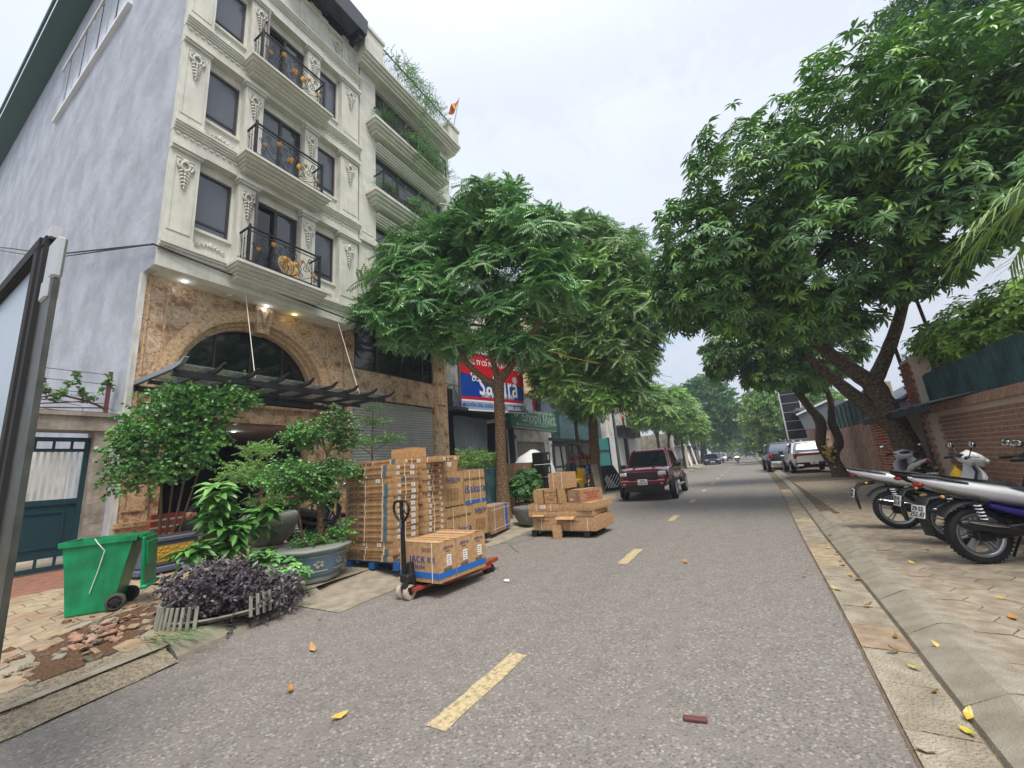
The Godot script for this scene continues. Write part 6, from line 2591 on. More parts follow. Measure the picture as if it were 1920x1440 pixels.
func make_trees() -> void:
	var mango := rosette(10, 0.28, 0.068, -0.08, 0.24, 1)
	var greens := [Color(0.7, 0.84, 0.74), Color(0.85, 1.0, 0.8), Color(1.1, 1.22, 0.8), Color(0.6, 0.74, 0.68), Color(1.6, 1.65, 0.8), Color(0.95, 1.1, 0.8)]
	var g := 1.0
	# the broad tree over the motorbikes
	R.seed = 300
	tree("street_tree", "broad dark tree with whorled leaves leaning over the parked motorbikes",
		[[[Vector3(3.62, 0.05, -14.1), Vector3(3.6, 1.4, -14.25), Vector3(3.42, 2.4, -14.3), Vector3(3.28, 3.1, -14.3)], [0.29, 0.27, 0.26, 0.25]],
		[[Vector3(3.42, 1.9, -14.3), Vector3(2.95, 2.65, -14.4), Vector3(2.62, 3.2, -14.5), Vector3(2.1, 4.2, -14.8)], [0.2, 0.19, 0.16, 0.1]],
		[[Vector3(3.28, 3.0, -14.3), Vector3(2.85, 3.6, -14.2), Vector3(2.4, 4.15, -14.0), Vector3(1.6, 5.3, -13.4)], [0.21, 0.2, 0.17, 0.1]],
		[[Vector3(3.28, 3.0, -14.3), Vector3(3.62, 3.6, -14.2), Vector3(4.0, 4.4, -14.0), Vector3(4.35, 5.4, -13.6)], [0.2, 0.17, 0.14, 0.09]]],
		[[Vector3(0.1, 6.9, -12), Vector3(1.7, 1.8, 2.2), 640], [Vector3(1.5, 8.2, -12.2), Vector3(2.1, 1.9, 2.5), 820], [Vector3(3.5, 8.9, -12), Vector3(2.0, 2.1, 2.4), 840], [Vector3(5.0, 8.2, -11.6), Vector3(1.7, 2.0, 2.2), 700],
		[Vector3(4.7, 6.4, -11.4), Vector3(1.6, 1.3, 2.0), 520], [Vector3(2.5, 6.4, -12.4), Vector3(2.0, 1.5, 2.4), 620], [Vector3(0.7, 5.6, -12.6), Vector3(1.5, 0.85, 1.8), 380], [Vector3(-0.6, 6.2, -12.2), Vector3(1.0, 1.25, 1.5), 340], [Vector3(2.3, 4.9, -13.2), Vector3(1.4, 0.6, 1.4), 260], [Vector3(5.6, 5.7, -11.2), Vector3(0.8, 0.5, 1.2), 180], [Vector3(4.0, 5.2, -12), Vector3(0.9, 0.5, 1.2), 160], [Vector3(5.9, 7.2, -11.4), Vector3(1.2, 1.7, 1.8), 420]],
		[[Vector3(1.6, 5.3, -13.4), 0.09], [Vector3(4.35, 5.4, -13.6), 0.09], [Vector3(2.1, 4.2, -14.8), 0.08], [Vector3(3.3, 3.2, -14.3), 0.1]],
		mango, M.leaf_mango, M.bark_grey, 301, Vector2(0.7, 1.2), -0.12, 0.55, greens)
	tree("street_tree", "dark many stemmed tree standing between the white car and the brick wall",
		[[[Vector3(3.35, 0.05, -22.6), Vector3(3.3, 1.0, -22.7), Vector3(3.62, 1.6, -22.8), Vector3(3.5, 2.5, -22.8)], [0.26, 0.2, 0.17, 0.15]],
		[[Vector3(3.28, 0.5, -22.7), Vector3(2.95, 1.5, -22.8), Vector3(3.12, 2.5, -22.8), Vector3(2.8, 3.35, -22.8), Vector3(2.2, 4.6, -22)], [0.2, 0.2, 0.21, 0.17, 0.1]],
		[[Vector3(3.5, 2.4, -22.8), Vector3(3.6, 3.4, -22.4), Vector3(3.4, 4.6, -22)], [0.15, 0.12, 0.08]]],
		[[Vector3(0.5, 6.1, -21), Vector3(1.6, 1.3, 1.8), 480], [Vector3(2.2, 6.6, -21.2), Vector3(1.8, 1.5, 1.8), 560], [Vector3(3.6, 5.9, -21.4), Vector3(1.5, 1.4, 1.7), 420], [Vector3(1.8, 4.9, -21.4), Vector3(1.7, 0.8, 1.5), 320], [Vector3(3.2, 4.6, -22), Vector3(1.1, 0.7, 1.2), 190], [Vector3(-0.5, 5.8, -20.8), Vector3(0.7, 0.9, 1), 130], [Vector3(2.6, 7.8, -21.6), Vector3(2.2, 1.4, 2), 420]],
		[[Vector3(2.2, 4.6, -22), 0.09], [Vector3(3.4, 4.6, -22), 0.08]],
		mango, M.leaf_mango, M.bark_grey, 311, Vector2(0.9, 1.4), -0.2, 0.5, greens)
	# left: feather-leaved street trees
	var fth := feather(5, 0.5, 7, 0.17, 2)
	var light := [Color(0.75, 0.95, 0.75), Color(0.9, 1.08, 0.8), Color(0.62, 0.8, 0.68), Color(1.05, 1.15, 0.85)]
	tree("street_tree", "feather leaved tree beside the big red and blue sign, open airy crown",
		[[[Vector3(-6.3, 0.1, -10.1), Vector3(-6.26, 1.6, -10.1), Vector3(-6.2, 2.9, -10.1), Vector3(-6.15, 4.2, -10.1)], [0.2, 0.165, 0.155, 0.19]],
		[[Vector3(-6.15, 3.9, -10.1), Vector3(-6.9, 4.6, -9.9), Vector3(-7.45, 5.5, -9.7), Vector3(-7.9, 6.4, -9.4), Vector3(-8.4, 7.4, -9.2)], [0.12, 0.1, 0.08, 0.07, 0.05]],
		[[Vector3(-6.15, 4.1, -10.1), Vector3(-6.4, 5.2, -10.2), Vector3(-6.5, 7.0, -10.2), Vector3(-6.4, 8.6, -10.2)], [0.11, 0.09, 0.07, 0.05]],
		[[Vector3(-6.15, 4.1, -10.1), Vector3(-5.5, 4.7, -10.1), Vector3(-4.9, 5.4, -10.2), Vector3(-4.3, 6.4, -10.4)], [0.14, 0.12, 0.09, 0.06]]],
		[[Vector3(-8.6, 7.4, -9.2), Vector3(1.5, 1.1, 1.4), 200], [Vector3(-9.3, 6.7, -8.8), Vector3(0.9, 0.7, 1.0), 130], [Vector3(-8.3, 9.0, -9.6), Vector3(1.4, 0.9, 1.3), 160], [Vector3(-6.8, 9.3, -10.1), Vector3(1.5, 0.9, 1.4), 190], [Vector3(-5.4, 9.2, -10.2), Vector3(1.2, 1.0, 1.2), 150], [Vector3(-4.2, 8.4, -10.3), Vector3(1.0, 0.9, 1.1), 170], [Vector3(-6.3, 7.6, -10.0), Vector3(1.5, 1.0, 1.4), 150], [Vector3(-4.6, 6.9, -10.3), Vector3(1.1, 0.9, 1.2), 120], [Vector3(-6.0, 6.0, -10.0), Vector3(1.1, 0.7, 1.0), 80], [Vector3(-5.3, 5.2, -10.1), Vector3(0.7, 0.5, 0.7), 60], [Vector3(-7.5, 6.0, -9.6), Vector3(0.9, 0.8, 0.9), 90], [Vector3(-8.8, 6.1, -8.9), Vector3(0.7, 0.5, 0.7), 50], [Vector3(-6.2, 10.2, -10.0), Vector3(1.2, 0.6, 1.1), 90]],
		[[Vector3(-8.4, 7.4, -9.2), 0.05], [Vector3(-6.4, 8.2, -10.2), 0.05], [Vector3(-4.3, 6.4, -10.4), 0.06], [Vector3(-6.45, 6.0, -10.2), 0.05]],
		fth, M.leaf_dark, M.bark, 321, Vector2(0.65, 1.0), 0.0, 0.6, light, "", 6, 0.25)
	tree("street_tree", "fuller feather leaved tree with a grey plank leaning on its trunk",
		[[[Vector3(-6.15, 0.1, -17.9), Vector3(-6.05, 1.6, -17.9), Vector3(-5.95, 3.1, -17.9), Vector3(-5.9, 4.8, -17.9), Vector3(-5.7, 8.0, -17.9)], [0.28, 0.23, 0.22, 0.22, 0.1]]],
		[[Vector3(-5.2, 11.8, -17.8), Vector3(1.7, 1.8, 1.8), 420], [Vector3(-3.9, 10.4, -17.8), Vector3(1.7, 1.8, 1.8), 420], [Vector3(-3.6, 8.0, -17.6), Vector3(1.5, 1.7, 1.7), 420], [Vector3(-4.3, 6.2, -17.6), Vector3(1.6, 1.5, 1.6), 400], [Vector3(-6.6, 9.6, -18), Vector3(1.9, 1.9, 1.9), 420], [Vector3(-7.6, 7.4, -17.9), Vector3(1.5, 1.6, 1.6), 380], [Vector3(-6.3, 6.7, -17.5), Vector3(1.6, 1.2, 1.5), 300], [Vector3(-7.9, 6.2, -17.8), Vector3(1.0, 0.7, 1.1), 150], [Vector3(-5.0, 4.7, -17.5), Vector3(1.0, 0.7, 1.0), 160], [Vector3(-4.0, 4.6, -17.6), Vector3(0.8, 0.8, 0.8), 130], [Vector3(-6.4, 5.1, -17.3), Vector3(1.2, 0.8, 1.1), 150], [Vector3(-7.6, 5.3, -17.6), Vector3(0.9, 0.6, 0.9), 90], [Vector3(-5.0, 4.0, -17.2), Vector3(0.8, 0.5, 0.8), 80], [Vector3(-5.6, 8.6, -17.4), Vector3(1.8, 1.8, 1.6), 360]],
		[[Vector3(-5.9, 4.8, -17.9), 0.1], [Vector3(-5.8, 6.4, -17.9), 0.09], [Vector3(-5.7, 8.0, -17.9), 0.08]],
		fth, M.leaf_bright, M.bark, 331, Vector2(0.7, 1.1), -0.12, 0.55, [Color(0.75, 0.88, 0.78), Color(0.9, 1.02, 0.82), Color(0.62, 0.76, 0.72), Color(1.05, 1.15, 0.85)])
	tree("small_tree", "slim dark tree behind the stacked coloured pallets",
		[[[Vector3(-7.0, 0.15, -20), Vector3(-7.1, 1.4, -20.2), Vector3(-7.7, 2.4, -20.4), Vector3(-7.75, 4.2, -20.5)], [0.16, 0.13, 0.11, 0.07]]],
		[[Vector3(-7.8, 5.0, -20.5), Vector3(1.0, 0.7, 0.9), 110], [Vector3(-7.2, 4.3, -20.3), Vector3(0.7, 0.5, 0.7), 60]],
		[[Vector3(-7.75, 4.0, -20.5), 0.05]], fth, M.leaf_dark, M.bark_grey, 341, Vector2(0.6, 0.9), -0.2, 0.5, light)
	# young bright trees, then bigger ones far off
	var yf := feather(5, 0.6, 6, 0.22, 3)
	var young := [[Vector3(-6.5, 0.1, -36), 4.6, Vector3(-6.5, 5.9, -36), Vector3(1.6, 1.5, 1.5), "first bright green young tree past the red pickup, red flowers in its crown"], [Vector3(-6.4, 0.1, -41), 4.4, Vector3(-5.5, 6.0, -41), Vector3(1.6, 1.8, 1.5), "second bright green young tree past the red pickup"], [Vector3(-6.0, 0.1, -47), 4.0, Vector3(-5.1, 5.5, -47), Vector3(1.4, 2.2, 1.5), "third bright green young tree past the red pickup, nearest the dark far tree"]]
	for k in 3:
		var q: Array = young[k]
		var b0: Vector3 = q[0]
		var c: Vector3 = q[2]
		tree("young_tree", q[4], [[[b0, b0 + Vector3(0.05, 1.5, 0), b0 + Vector3(0.1, 3.0, 0), c - Vector3(0, 1, 0)], [0.16, 0.13, 0.12, 0.08]]],
			[[c, q[3], 420], [c + Vector3(0.9, -0.6, 0.2), q[3] * 0.7, 200], [c + Vector3(-0.9, -0.5, 0.2), q[3] * 0.7, 200], [c + Vector3(0.2, 1.0, 0), q[3] * 0.6, 160]],
			[[b0 + Vector3(0.1, 3.0, 0), 0.06]], yf, M.leaf_lime, M.bark_grey, 351 + k, Vector2(0.8, 1.2), -0.3, 0.6, [Color(0.9, 1.0, 0.8), Color(1.1, 1.2, 0.8), Color(0.75, 0.9, 0.7)], "young bright trees along the left kerb", 3)
	var bq := MB.new()
	R.seed = 360
	for k in 26:
		var p := Vector3(-7.6 + R.randfn() * 0.35, 5.9 + R.randfn() * 0.5, -34.7 + R.randfn() * 0.3)
		bq.ball(p, Vector3.ONE * R.randf_range(0.06, 0.14), 4, 6)
	stuff(tag(part("red_blossom", bq, M.lantern_red, self), "orange red blossom in the crown of the first young tree", "blossom"))
	var far := twig(16, 0.9, 0.34, 5, 0.6)
	var ft := [Color(0.75, 0.9, 0.75), Color(0.9, 1.05, 0.8), Color(0.62, 0.8, 0.7), Color(1.1, 1.2, 0.8)]
	tree("street_tree", "tall round dark green tree beyond the young trees on the left",
		[[[Vector3(-5.8, 0.1, -68), Vector3(-5.6, 3, -68), Vector3(-5.2, 6, -68), Vector3(-4.9, 9, -68)], [0.5, 0.4, 0.36, 0.2]]],
		[[Vector3(-5.8, 9.6, -68), Vector3(2.9, 2.6, 2.6), 520], [Vector3(-3.2, 10, -68), Vector3(2.6, 2.6, 2.6), 480], [Vector3(-2.0, 7.4, -68), Vector3(2.1, 2.2, 2.4), 400], [Vector3(-3.0, 5.0, -68), Vector3(1.9, 1.6, 2), 280], [Vector3(-6.6, 6.8, -68), Vector3(1.8, 1.7, 2), 280], [Vector3(-4.5, 12, -68), Vector3(1.9, 1.3, 2), 260], [Vector3(-4.4, 7.4, -67), Vector3(2.2, 2, 2), 300]],
		[[Vector3(-4.9, 8, -68), 0.16]], far, M.leaf_far, M.bark_grey, 371, Vector2(0.9, 1.4), -0.3, 0.5, [Color(0.6, 0.74, 0.66), Color(0.7, 0.85, 0.7), Color(0.5, 0.64, 0.6)], "", 3)
	var rows := [
		[Vector3(4.6, 0.1, -52), Vector3(3.4, 5.2, -52), Vector3(2.6, 2.3, 2.4), "yellow green flowering tree behind the black pickup on the right", 0, 900],
		[Vector3(7.5, 0.1, -58), Vector3(7.4, 5.0, -56), Vector3(2.2, 2.6, 2.4), "yellow green tree behind the dark billboard panel", 0, 560],
		[Vector3(2.4, 0.1, -62), Vector3(1.9, 4.0, -62), Vector3(1.6, 2.4, 2.0), "pale green tree overhanging the right kerb far down the road", 0, 420],
		[Vector3(3.0, 0.1, -84), Vector3(1.4, 6.0, -84), Vector3(2.6, 3.2, 2.6), "dark green tree overhanging the far right kerb", 1, 620],
		[Vector3(2.6, 0.1, -106), Vector3(0.2, 6.2, -106), Vector3(2.8, 3.8, 3.0), "hazy dark tree closing the right side of the road", 1, 520],
		[Vector3(2.0, 0.1, -135), Vector3(-0.6, 6, -135), Vector3(3.5, 5, 3.5), "hazy tree where the road disappears", 1, 460],
		[Vector3(-6.6, 0.1, -92), Vector3(-4.8, 5.2, -92), Vector3(2.6, 3.2, 2.6), "mid green tree beyond the dark sedan on the left", 2, 520],
		[Vector3(-6.4, 0.1, -112), Vector3(-4.0, 5.4, -112), Vector3(2.6, 4, 3), "lighter green tree far along the left kerb", 2, 460],
		[Vector3(-6.4, 0.1, -150), Vector3(-4.6, 6, -150), Vector3(4, 6, 4), "last hazy tree on the left of the road", 1, 460],
		[Vector3(-9.5, 0.1, -80), Vector3(-9.0, 4.6, -80), Vector3(2.6, 2.6, 2.6), "bushy tree behind the fence posts on the left", 2, 380]]
	for k in rows.size():
		var q: Array = rows[k]
		var b0: Vector3 = q[0]
		var c: Vector3 = q[1]
		var r: Vector3 = q[2]
		var n: int = q[5]
		var bl := [[c, r, n / 2]]
		R.seed = 380 + k
		for j in 5:
			bl.append([c + Vector3(R.randf_range(-0.7, 0.7) * r.x, R.randf_range(-0.6, 0.75) * r.y, R.randf_range(-0.4, 0.6) * r.z), r * R.randf_range(0.4, 0.62), n / 8])
		tree("far_tree", q[3], [[[b0, b0.lerp(c, 0.4), c], [0.32, 0.24, 0.12]]], bl, [[b0.lerp(c, 0.5), 0.12]], far, [M.leaf_lime, M.leaf_far, M.leaf_bright][q[4]], M.bark_grey, 390 + k, Vector2(0.9, 1.5), -0.3, 0.5, [[Color(0.85, 0.9, 0.75), Color(1.0, 1.05, 0.85), Color(0.75, 0.8, 0.62)], [Color(0.5, 0.64, 0.6), Color(0.6, 0.76, 0.66)], [Color(0.7, 0.85, 0.75), Color(0.85, 1, 0.8)]][q[4]], "trees lining the far road", 3)
	# tall fine tree at the upper right, shrub over the sheet fence, palm
	var fine := twig(22, 0.6, 0.13, 6, 0.5)
	tree("tall_tree", "tall fine leaved tree rising beyond the wall at the upper right",
		[[[Vector3(11, 0.1, -19), Vector3(10.6, 5, -19), Vector3(10.2, 10, -18.6), Vector3(9.8, 13, -18.2)], [0.4, 0.3, 0.24, 0.14]]],
		[[Vector3(8.6, 15.6, -18), Vector3(1.9, 2.0, 2.0), 760], [Vector3(10.6, 14.2, -17.5), Vector3(2.4, 3.0, 2.4), 1000], [Vector3(9.2, 12.8, -17.6), Vector3(1.4, 1.4, 1.6), 420], [Vector3(11.5, 17.5, -18), Vector3(3.5, 3, 3), 900]],
		[[Vector3(10, 12, -18.3), 0.12]], fine, M.leaf_dark, M.bark_grey, 411, Vector2(0.9, 1.4), -0.25, 0.3, [Color(0.55, 0.7, 0.6), Color(0.65, 0.8, 0.65), Color(0.5, 0.62, 0.58)], "", 4)
	var leafy := rosette(6, 0.17, 0.07, 0.1, 0.3, 7)
	var hb := [[Vector3(4.7, 3.65, -12.2), Vector3(0.9, 0.55, 1.6), 650], [Vector3(5.3, 3.75, -10.6), Vector3(0.9, 0.6, 1.6), 650], [Vector3(4.9, 3.5, -14.4), Vector3(0.8, 0.8, 1.2), 500], [Vector3(5.8, 3.9, -9.2), Vector3(0.9, 0.6, 1.4), 500]]
	var fo := foliage(hb, 420, Vector2(0.7, 1.1), -0.5, 0.5, [Color(0.95, 1.05, 0.8), Color(1.15, 1.2, 0.9), Color(0.8, 0.9, 0.7)], 0.3)
	var hd := thing("overhanging_shrub", "light green shrub spilling over the dark sheet fence on the right", "shrub", Vector3(4.9, 0.1, -12))
	var xs := []
	for x in fo[0]:
		xs.append(Transform3D(x.basis, x.origin - Vector3(4.9, 0.1, -12)))
	stuff(many("foliage", leafy, xs, fo[1], hd, M.leaf_bright))
	var sb := MB.new()
	for q in [[Vector3(0.3, 0, 0), Vector3(0.2, 3.4, 0)], [Vector3(0.4, 0, 1.5), Vector3(0.5, 3.6, 1.6)], [Vector3(0.2, 0, -2), Vector3(0.1, 3.4, -2.2)]]:
		sb.tube(limb_path(q[0], q[1], 0.02), taper(0.05, 0.03, 7), 6)
		part("stem", sb, M.bark_grey, hd)
		sb = MB.new()
	# palm: long fan of ribbon leaflets reaching in from the right
	var pm := thing("palm", "palm with fine drooping fronds reaching in at the right edge", "palm", Vector3(4.3, 0.1, -6.3))
	var pb := MB.new()
	trunk_tube(pb, V([Vector3.ZERO, Vector3(0.05, 2, 0), Vector3(0.0, 4.2, 0)]), [0.16, 0.13, 0.11], 0.4)
	part("trunk", pb, M.bark_grey, pm)
	R.seed = 430
	for k in 11:
		var fr := MB.new()
		var a := TAU * k / 11 + 0.25
		var d := Vector3(cos(a), 0, sin(a))
		var side := Vector3(-sin(a), 0, cos(a))
		var path := PackedVector3Array()
		for j in 9:
			var u := j / 8.0
			path.append(Vector3(0, 4.2, 0) + d * 1.75 * u + Vector3.UP * (0.6 * u - 1.25 * u * u))
		fr.tube(path, taper(0.018, 0.005, 9), 5)
		for j in range(4, 40):
			var u := j / 40.0
			var p := path[int(u * 8)].lerp(path[mini(int(u * 8) + 1, 8)], u * 8 - int(u * 8))
			for s in [-1, 1]:
				var dirn: Vector3 = (side * s * 0.75 + d * 0.75 + Vector3.DOWN * R.randf_range(0.25, 0.7)).normalized()
				var ll := R.randf_range(0.42, 0.6) * (1.1 - 0.5 * absf(u - 0.4))
				var w := dirn.cross(Vector3.UP).normalized() * 0.011
				var g2 := R.randf_range(0.8, 1.2)
				fr.tint = Color(g2, g2, g2)
				var mid: Vector3 = p + dirn * ll * 0.5
				var tip: Vector3 = p + dirn * ll + Vector3.DOWN * 0.12
				fr.quad(p - w, p + w, mid + w, mid - w)
				fr.tri(mid - w, mid + w, tip)
		part("frond", fr, M.leaf_bright, pm)


# ---------------------------------------------------------------- vehicles; cars face +z, motorbikes face +x
func body_ring(z: float, yb: float, yt: float, hw: float, crown := 0.02) -> PackedVector3Array:
	var h := yt - yb
	var half := [[0.84, yb], [0.95, yb + h * 0.10], [1.0, yb + h * 0.38], [1.0, yb + h * 0.62], [0.965, yt - h * 0.13], [0.9, yt - h * 0.03], [0.6, yt + crown * 0.7], [0.25, yt + crown]]
	var p := PackedVector3Array()
	for q in half:
		p.append(Vector3(hw * q[0], q[1], z))
	half.reverse()
	for q in half:
		p.append(Vector3(-hw * q[0], q[1], z))
	return p


func round_rect(y: float, z0: float, z1: float, hw0: float, hw1: float, r: float) -> PackedVector3Array:
	var p := PackedVector3Array()
	for q in [[1, 1], [-1, 1], [-1, -1], [1, -1]]:
		var hw := hw1 if q[1] > 0 else hw0
		var c := Vector3((hw - r) * q[0], y, (z1 - r) if q[1] > 0 else (z0 + r))
		var a0: float = {[1, 1]: 0.0, [-1, 1]: PI / 2, [-1, -1]: PI, [1, -1]: PI * 1.5}[q]
		for k in 4:
			var a := a0 + PI / 2 * k / 3
			p.append(c + Vector3(cos(a), 0, sin(a)) * r)
	return p


func car_wheel(r: float, w: float, rim: Material) -> Array:
	var side := Transform3D(turned(0, 0, -PI / 2), Vector3.ZERO)
	var b := MB.new()
	b.lathe(P2([r * 0.62, -w * 0.46, r * 0.9, -w * 0.5, r, -w * 0.36, r, w * 0.36, r * 0.9, w * 0.5, r * 0.62, w * 0.46]), 26, side, false)
	var out := [b.mesh(M.tyre)]
	b = MB.new()
	b.lathe(P2([r * 0.66, w * 0.44, r * 0.6, w * 0.46, r * 0.56, w * 0.3]), 22, side, false)
	for k in 6:
		b.box(Vector3(w * 0.36, sin(TAU * k / 6) * r * 0.32, cos(TAU * k / 6) * r * 0.32), Vector3(0.03, r * 0.6, r * 0.13), Basis(Vector3.RIGHT, -TAU * k / 6 + PI / 2))
	b.lathe(P2([0.01, w * 0.42, r * 0.14, w * 0.4, r * 0.15, w * 0.2]), 12, side)
	out.append(b.mesh(rim))
	b = MB.new()
	b.lathe(P2([0.01, w * 0.22, r * 0.6, w * 0.2, r * 0.62, -w * 0.4]), 18, side)
	out.append(b.mesh(M.matt_black))
	return out


# s: stations [z, bottom, top, half width]; g: cabin [belt y, roof y, rear z at belt, front z at belt, rear z at roof, front z at roof, half width belt, half width roof]
func car(called: String, label: String, category: String, at: Vector3, turn: float, paint: Material, s: Array, g: Array, wr: float, axles: Array, glass: Material, group := "") -> Node3D:
	var o := thing(called, label, category, at, turn, group)
	var b := MB.new()
	var rings := []
	for q in s:
		rings.append(body_ring(q[0], q[1], q[2], q[3]))
	for r in rings:
		r.reverse()
	b.loft(rings)
	part("body", b, paint, o)
	b = MB.new()
	var lv := []
	for k in 5:
		var u := k / 4.0
		var e := pow(u, 1.25)
		var ring := round_rect(lerpf(g[0] - 0.04, g[1] - 0.05, u), lerpf(g[2], g[4], e), lerpf(g[3], g[5], u), lerpf(g[6], g[7], e), lerpf(g[6], g[7], e), 0.14)
		ring.reverse()
		lv.append(ring)
	b.loft(lv, true, false, true)
	part("windows", b, glass, o)
	b = MB.new()
	lv = []
	for q in [[0.08, -0.01], [0.04, 0.012], [0.0, 0.0], [-0.025, -0.12]]:
		var ring := round_rect(g[1] - q[0], g[4] - q[1], g[5] + q[1], g[7] + q[1], g[7] + q[1], 0.16)
		ring.reverse()
		lv.append(ring)
	b.loft(lv, true, false, true)
	part("roof", b, paint, o)
	for sx in [-1.0, 1.0]:
		b = MB.new()
		b.bar(Vector3(g[6] * sx * 0.99, g[0] - 0.05, g[3] - 0.07), Vector3(g[7] * sx, g[1] - 0.05, g[5] - 0.06), 0.06, 0.07)
		b.bar(Vector3(g[6] * sx * 0.99, g[0] - 0.05, g[2] + 0.1), Vector3(g[7] * sx, g[1] - 0.05, g[4] + 0.1), 0.16, 0.06)
		part("pillar", b, paint, o)
		b = MB.new()
		var zm := lerpf(g[2], g[3], 0.46)
		b.bar(Vector3(g[6] * sx, g[0] - 0.05, zm), Vector3(g[7] * sx * 1.0, g[1] - 0.05, zm - 0.03), 0.03, 0.09)
		part("pillar", b, M.satin_black, o)
		b = MB.new()
		b.cbox(Vector3((g[6] + 0.2) * sx, g[0] + 0.06, g[3] - 0.42), Vector3(0.24, 0.17, 0.13), 0.04)
		b.box(Vector3((g[6] + 0.05) * sx, g[0] + 0.0, g[3] - 0.4), Vector3(0.16, 0.04, 0.06))
		part("mirror", b, M.satin_black, o)
	var w := car_wheel(wr, 0.23, M.alloy)
	for az in axles:
		for sx in [-1.0, 1.0]:
			var x: float = (az[1] - 0.1) * sx
			var wn := piece("wheel", w[2], o, Transform3D(turned(0 if sx > 0 else PI), Vector3(x, wr, az[0])))
			piece("tyre", w[0], wn)
			piece("rim", w[1], wn)
			b = MB.new()
			var arch := PackedVector2Array()
			arch.append_array(arc_pts(0, 0, wr * 1.26, -0.25, PI + 0.25, 18))
			var inner := arc_pts(0, 0, wr * 1.1, -0.25, PI + 0.25, 18)
			inner.reverse()
			arch.append_array(inner)
			b.prism(arch, 0.05, Transform3D(Basis(Vector3(0, 0, -1), Vector3.UP, Vector3(1, 0, 0)), Vector3((az[1] + 0.0) * sx, wr, az[0])))
			part("wheel_arch", b, az[2], o)
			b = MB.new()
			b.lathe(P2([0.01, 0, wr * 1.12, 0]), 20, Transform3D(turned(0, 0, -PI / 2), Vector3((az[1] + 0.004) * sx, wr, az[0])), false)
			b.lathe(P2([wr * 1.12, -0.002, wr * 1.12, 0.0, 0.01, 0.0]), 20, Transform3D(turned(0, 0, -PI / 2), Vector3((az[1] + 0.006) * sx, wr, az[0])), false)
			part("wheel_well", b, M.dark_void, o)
			wn.position.x = (az[1] - 0.05) * sx + 0.04 * sx
	return o


func plate(o: Node3D, at: Transform3D, w: float, h: float, l1: String, l2: String) -> void:
	var b := MB.new()
	b.cbox(Vector3.ZERO, Vector3(w, h, 0.012), 0.004)
	var p := part("number_plate", b, M.plate_white, o, at)
	if l2:
		print_line(l1, h * 0.34, M.plate_ink, p, xf(Vector3(0, h * 0.22, 0.008)), 0.95)
		print_line(l2, h * 0.36, M.plate_ink, p, xf(Vector3(0, -h * 0.22, 0.008)), 0.95)
	elif l1:
		print_line(l1, h * 0.6, M.plate_ink, p, xf(Vector3(0, 0, 0.008)), 0.8)


func bits(o: Node3D, called: String, m: Material, boxes: Array, r := 0.02) -> void:
	var b := MB.new()
	for q in boxes:
		b.cbox(q[0], q[1], r, q[2] if q.size() > 2 else Basis.IDENTITY)
	part(called, b, m, o)


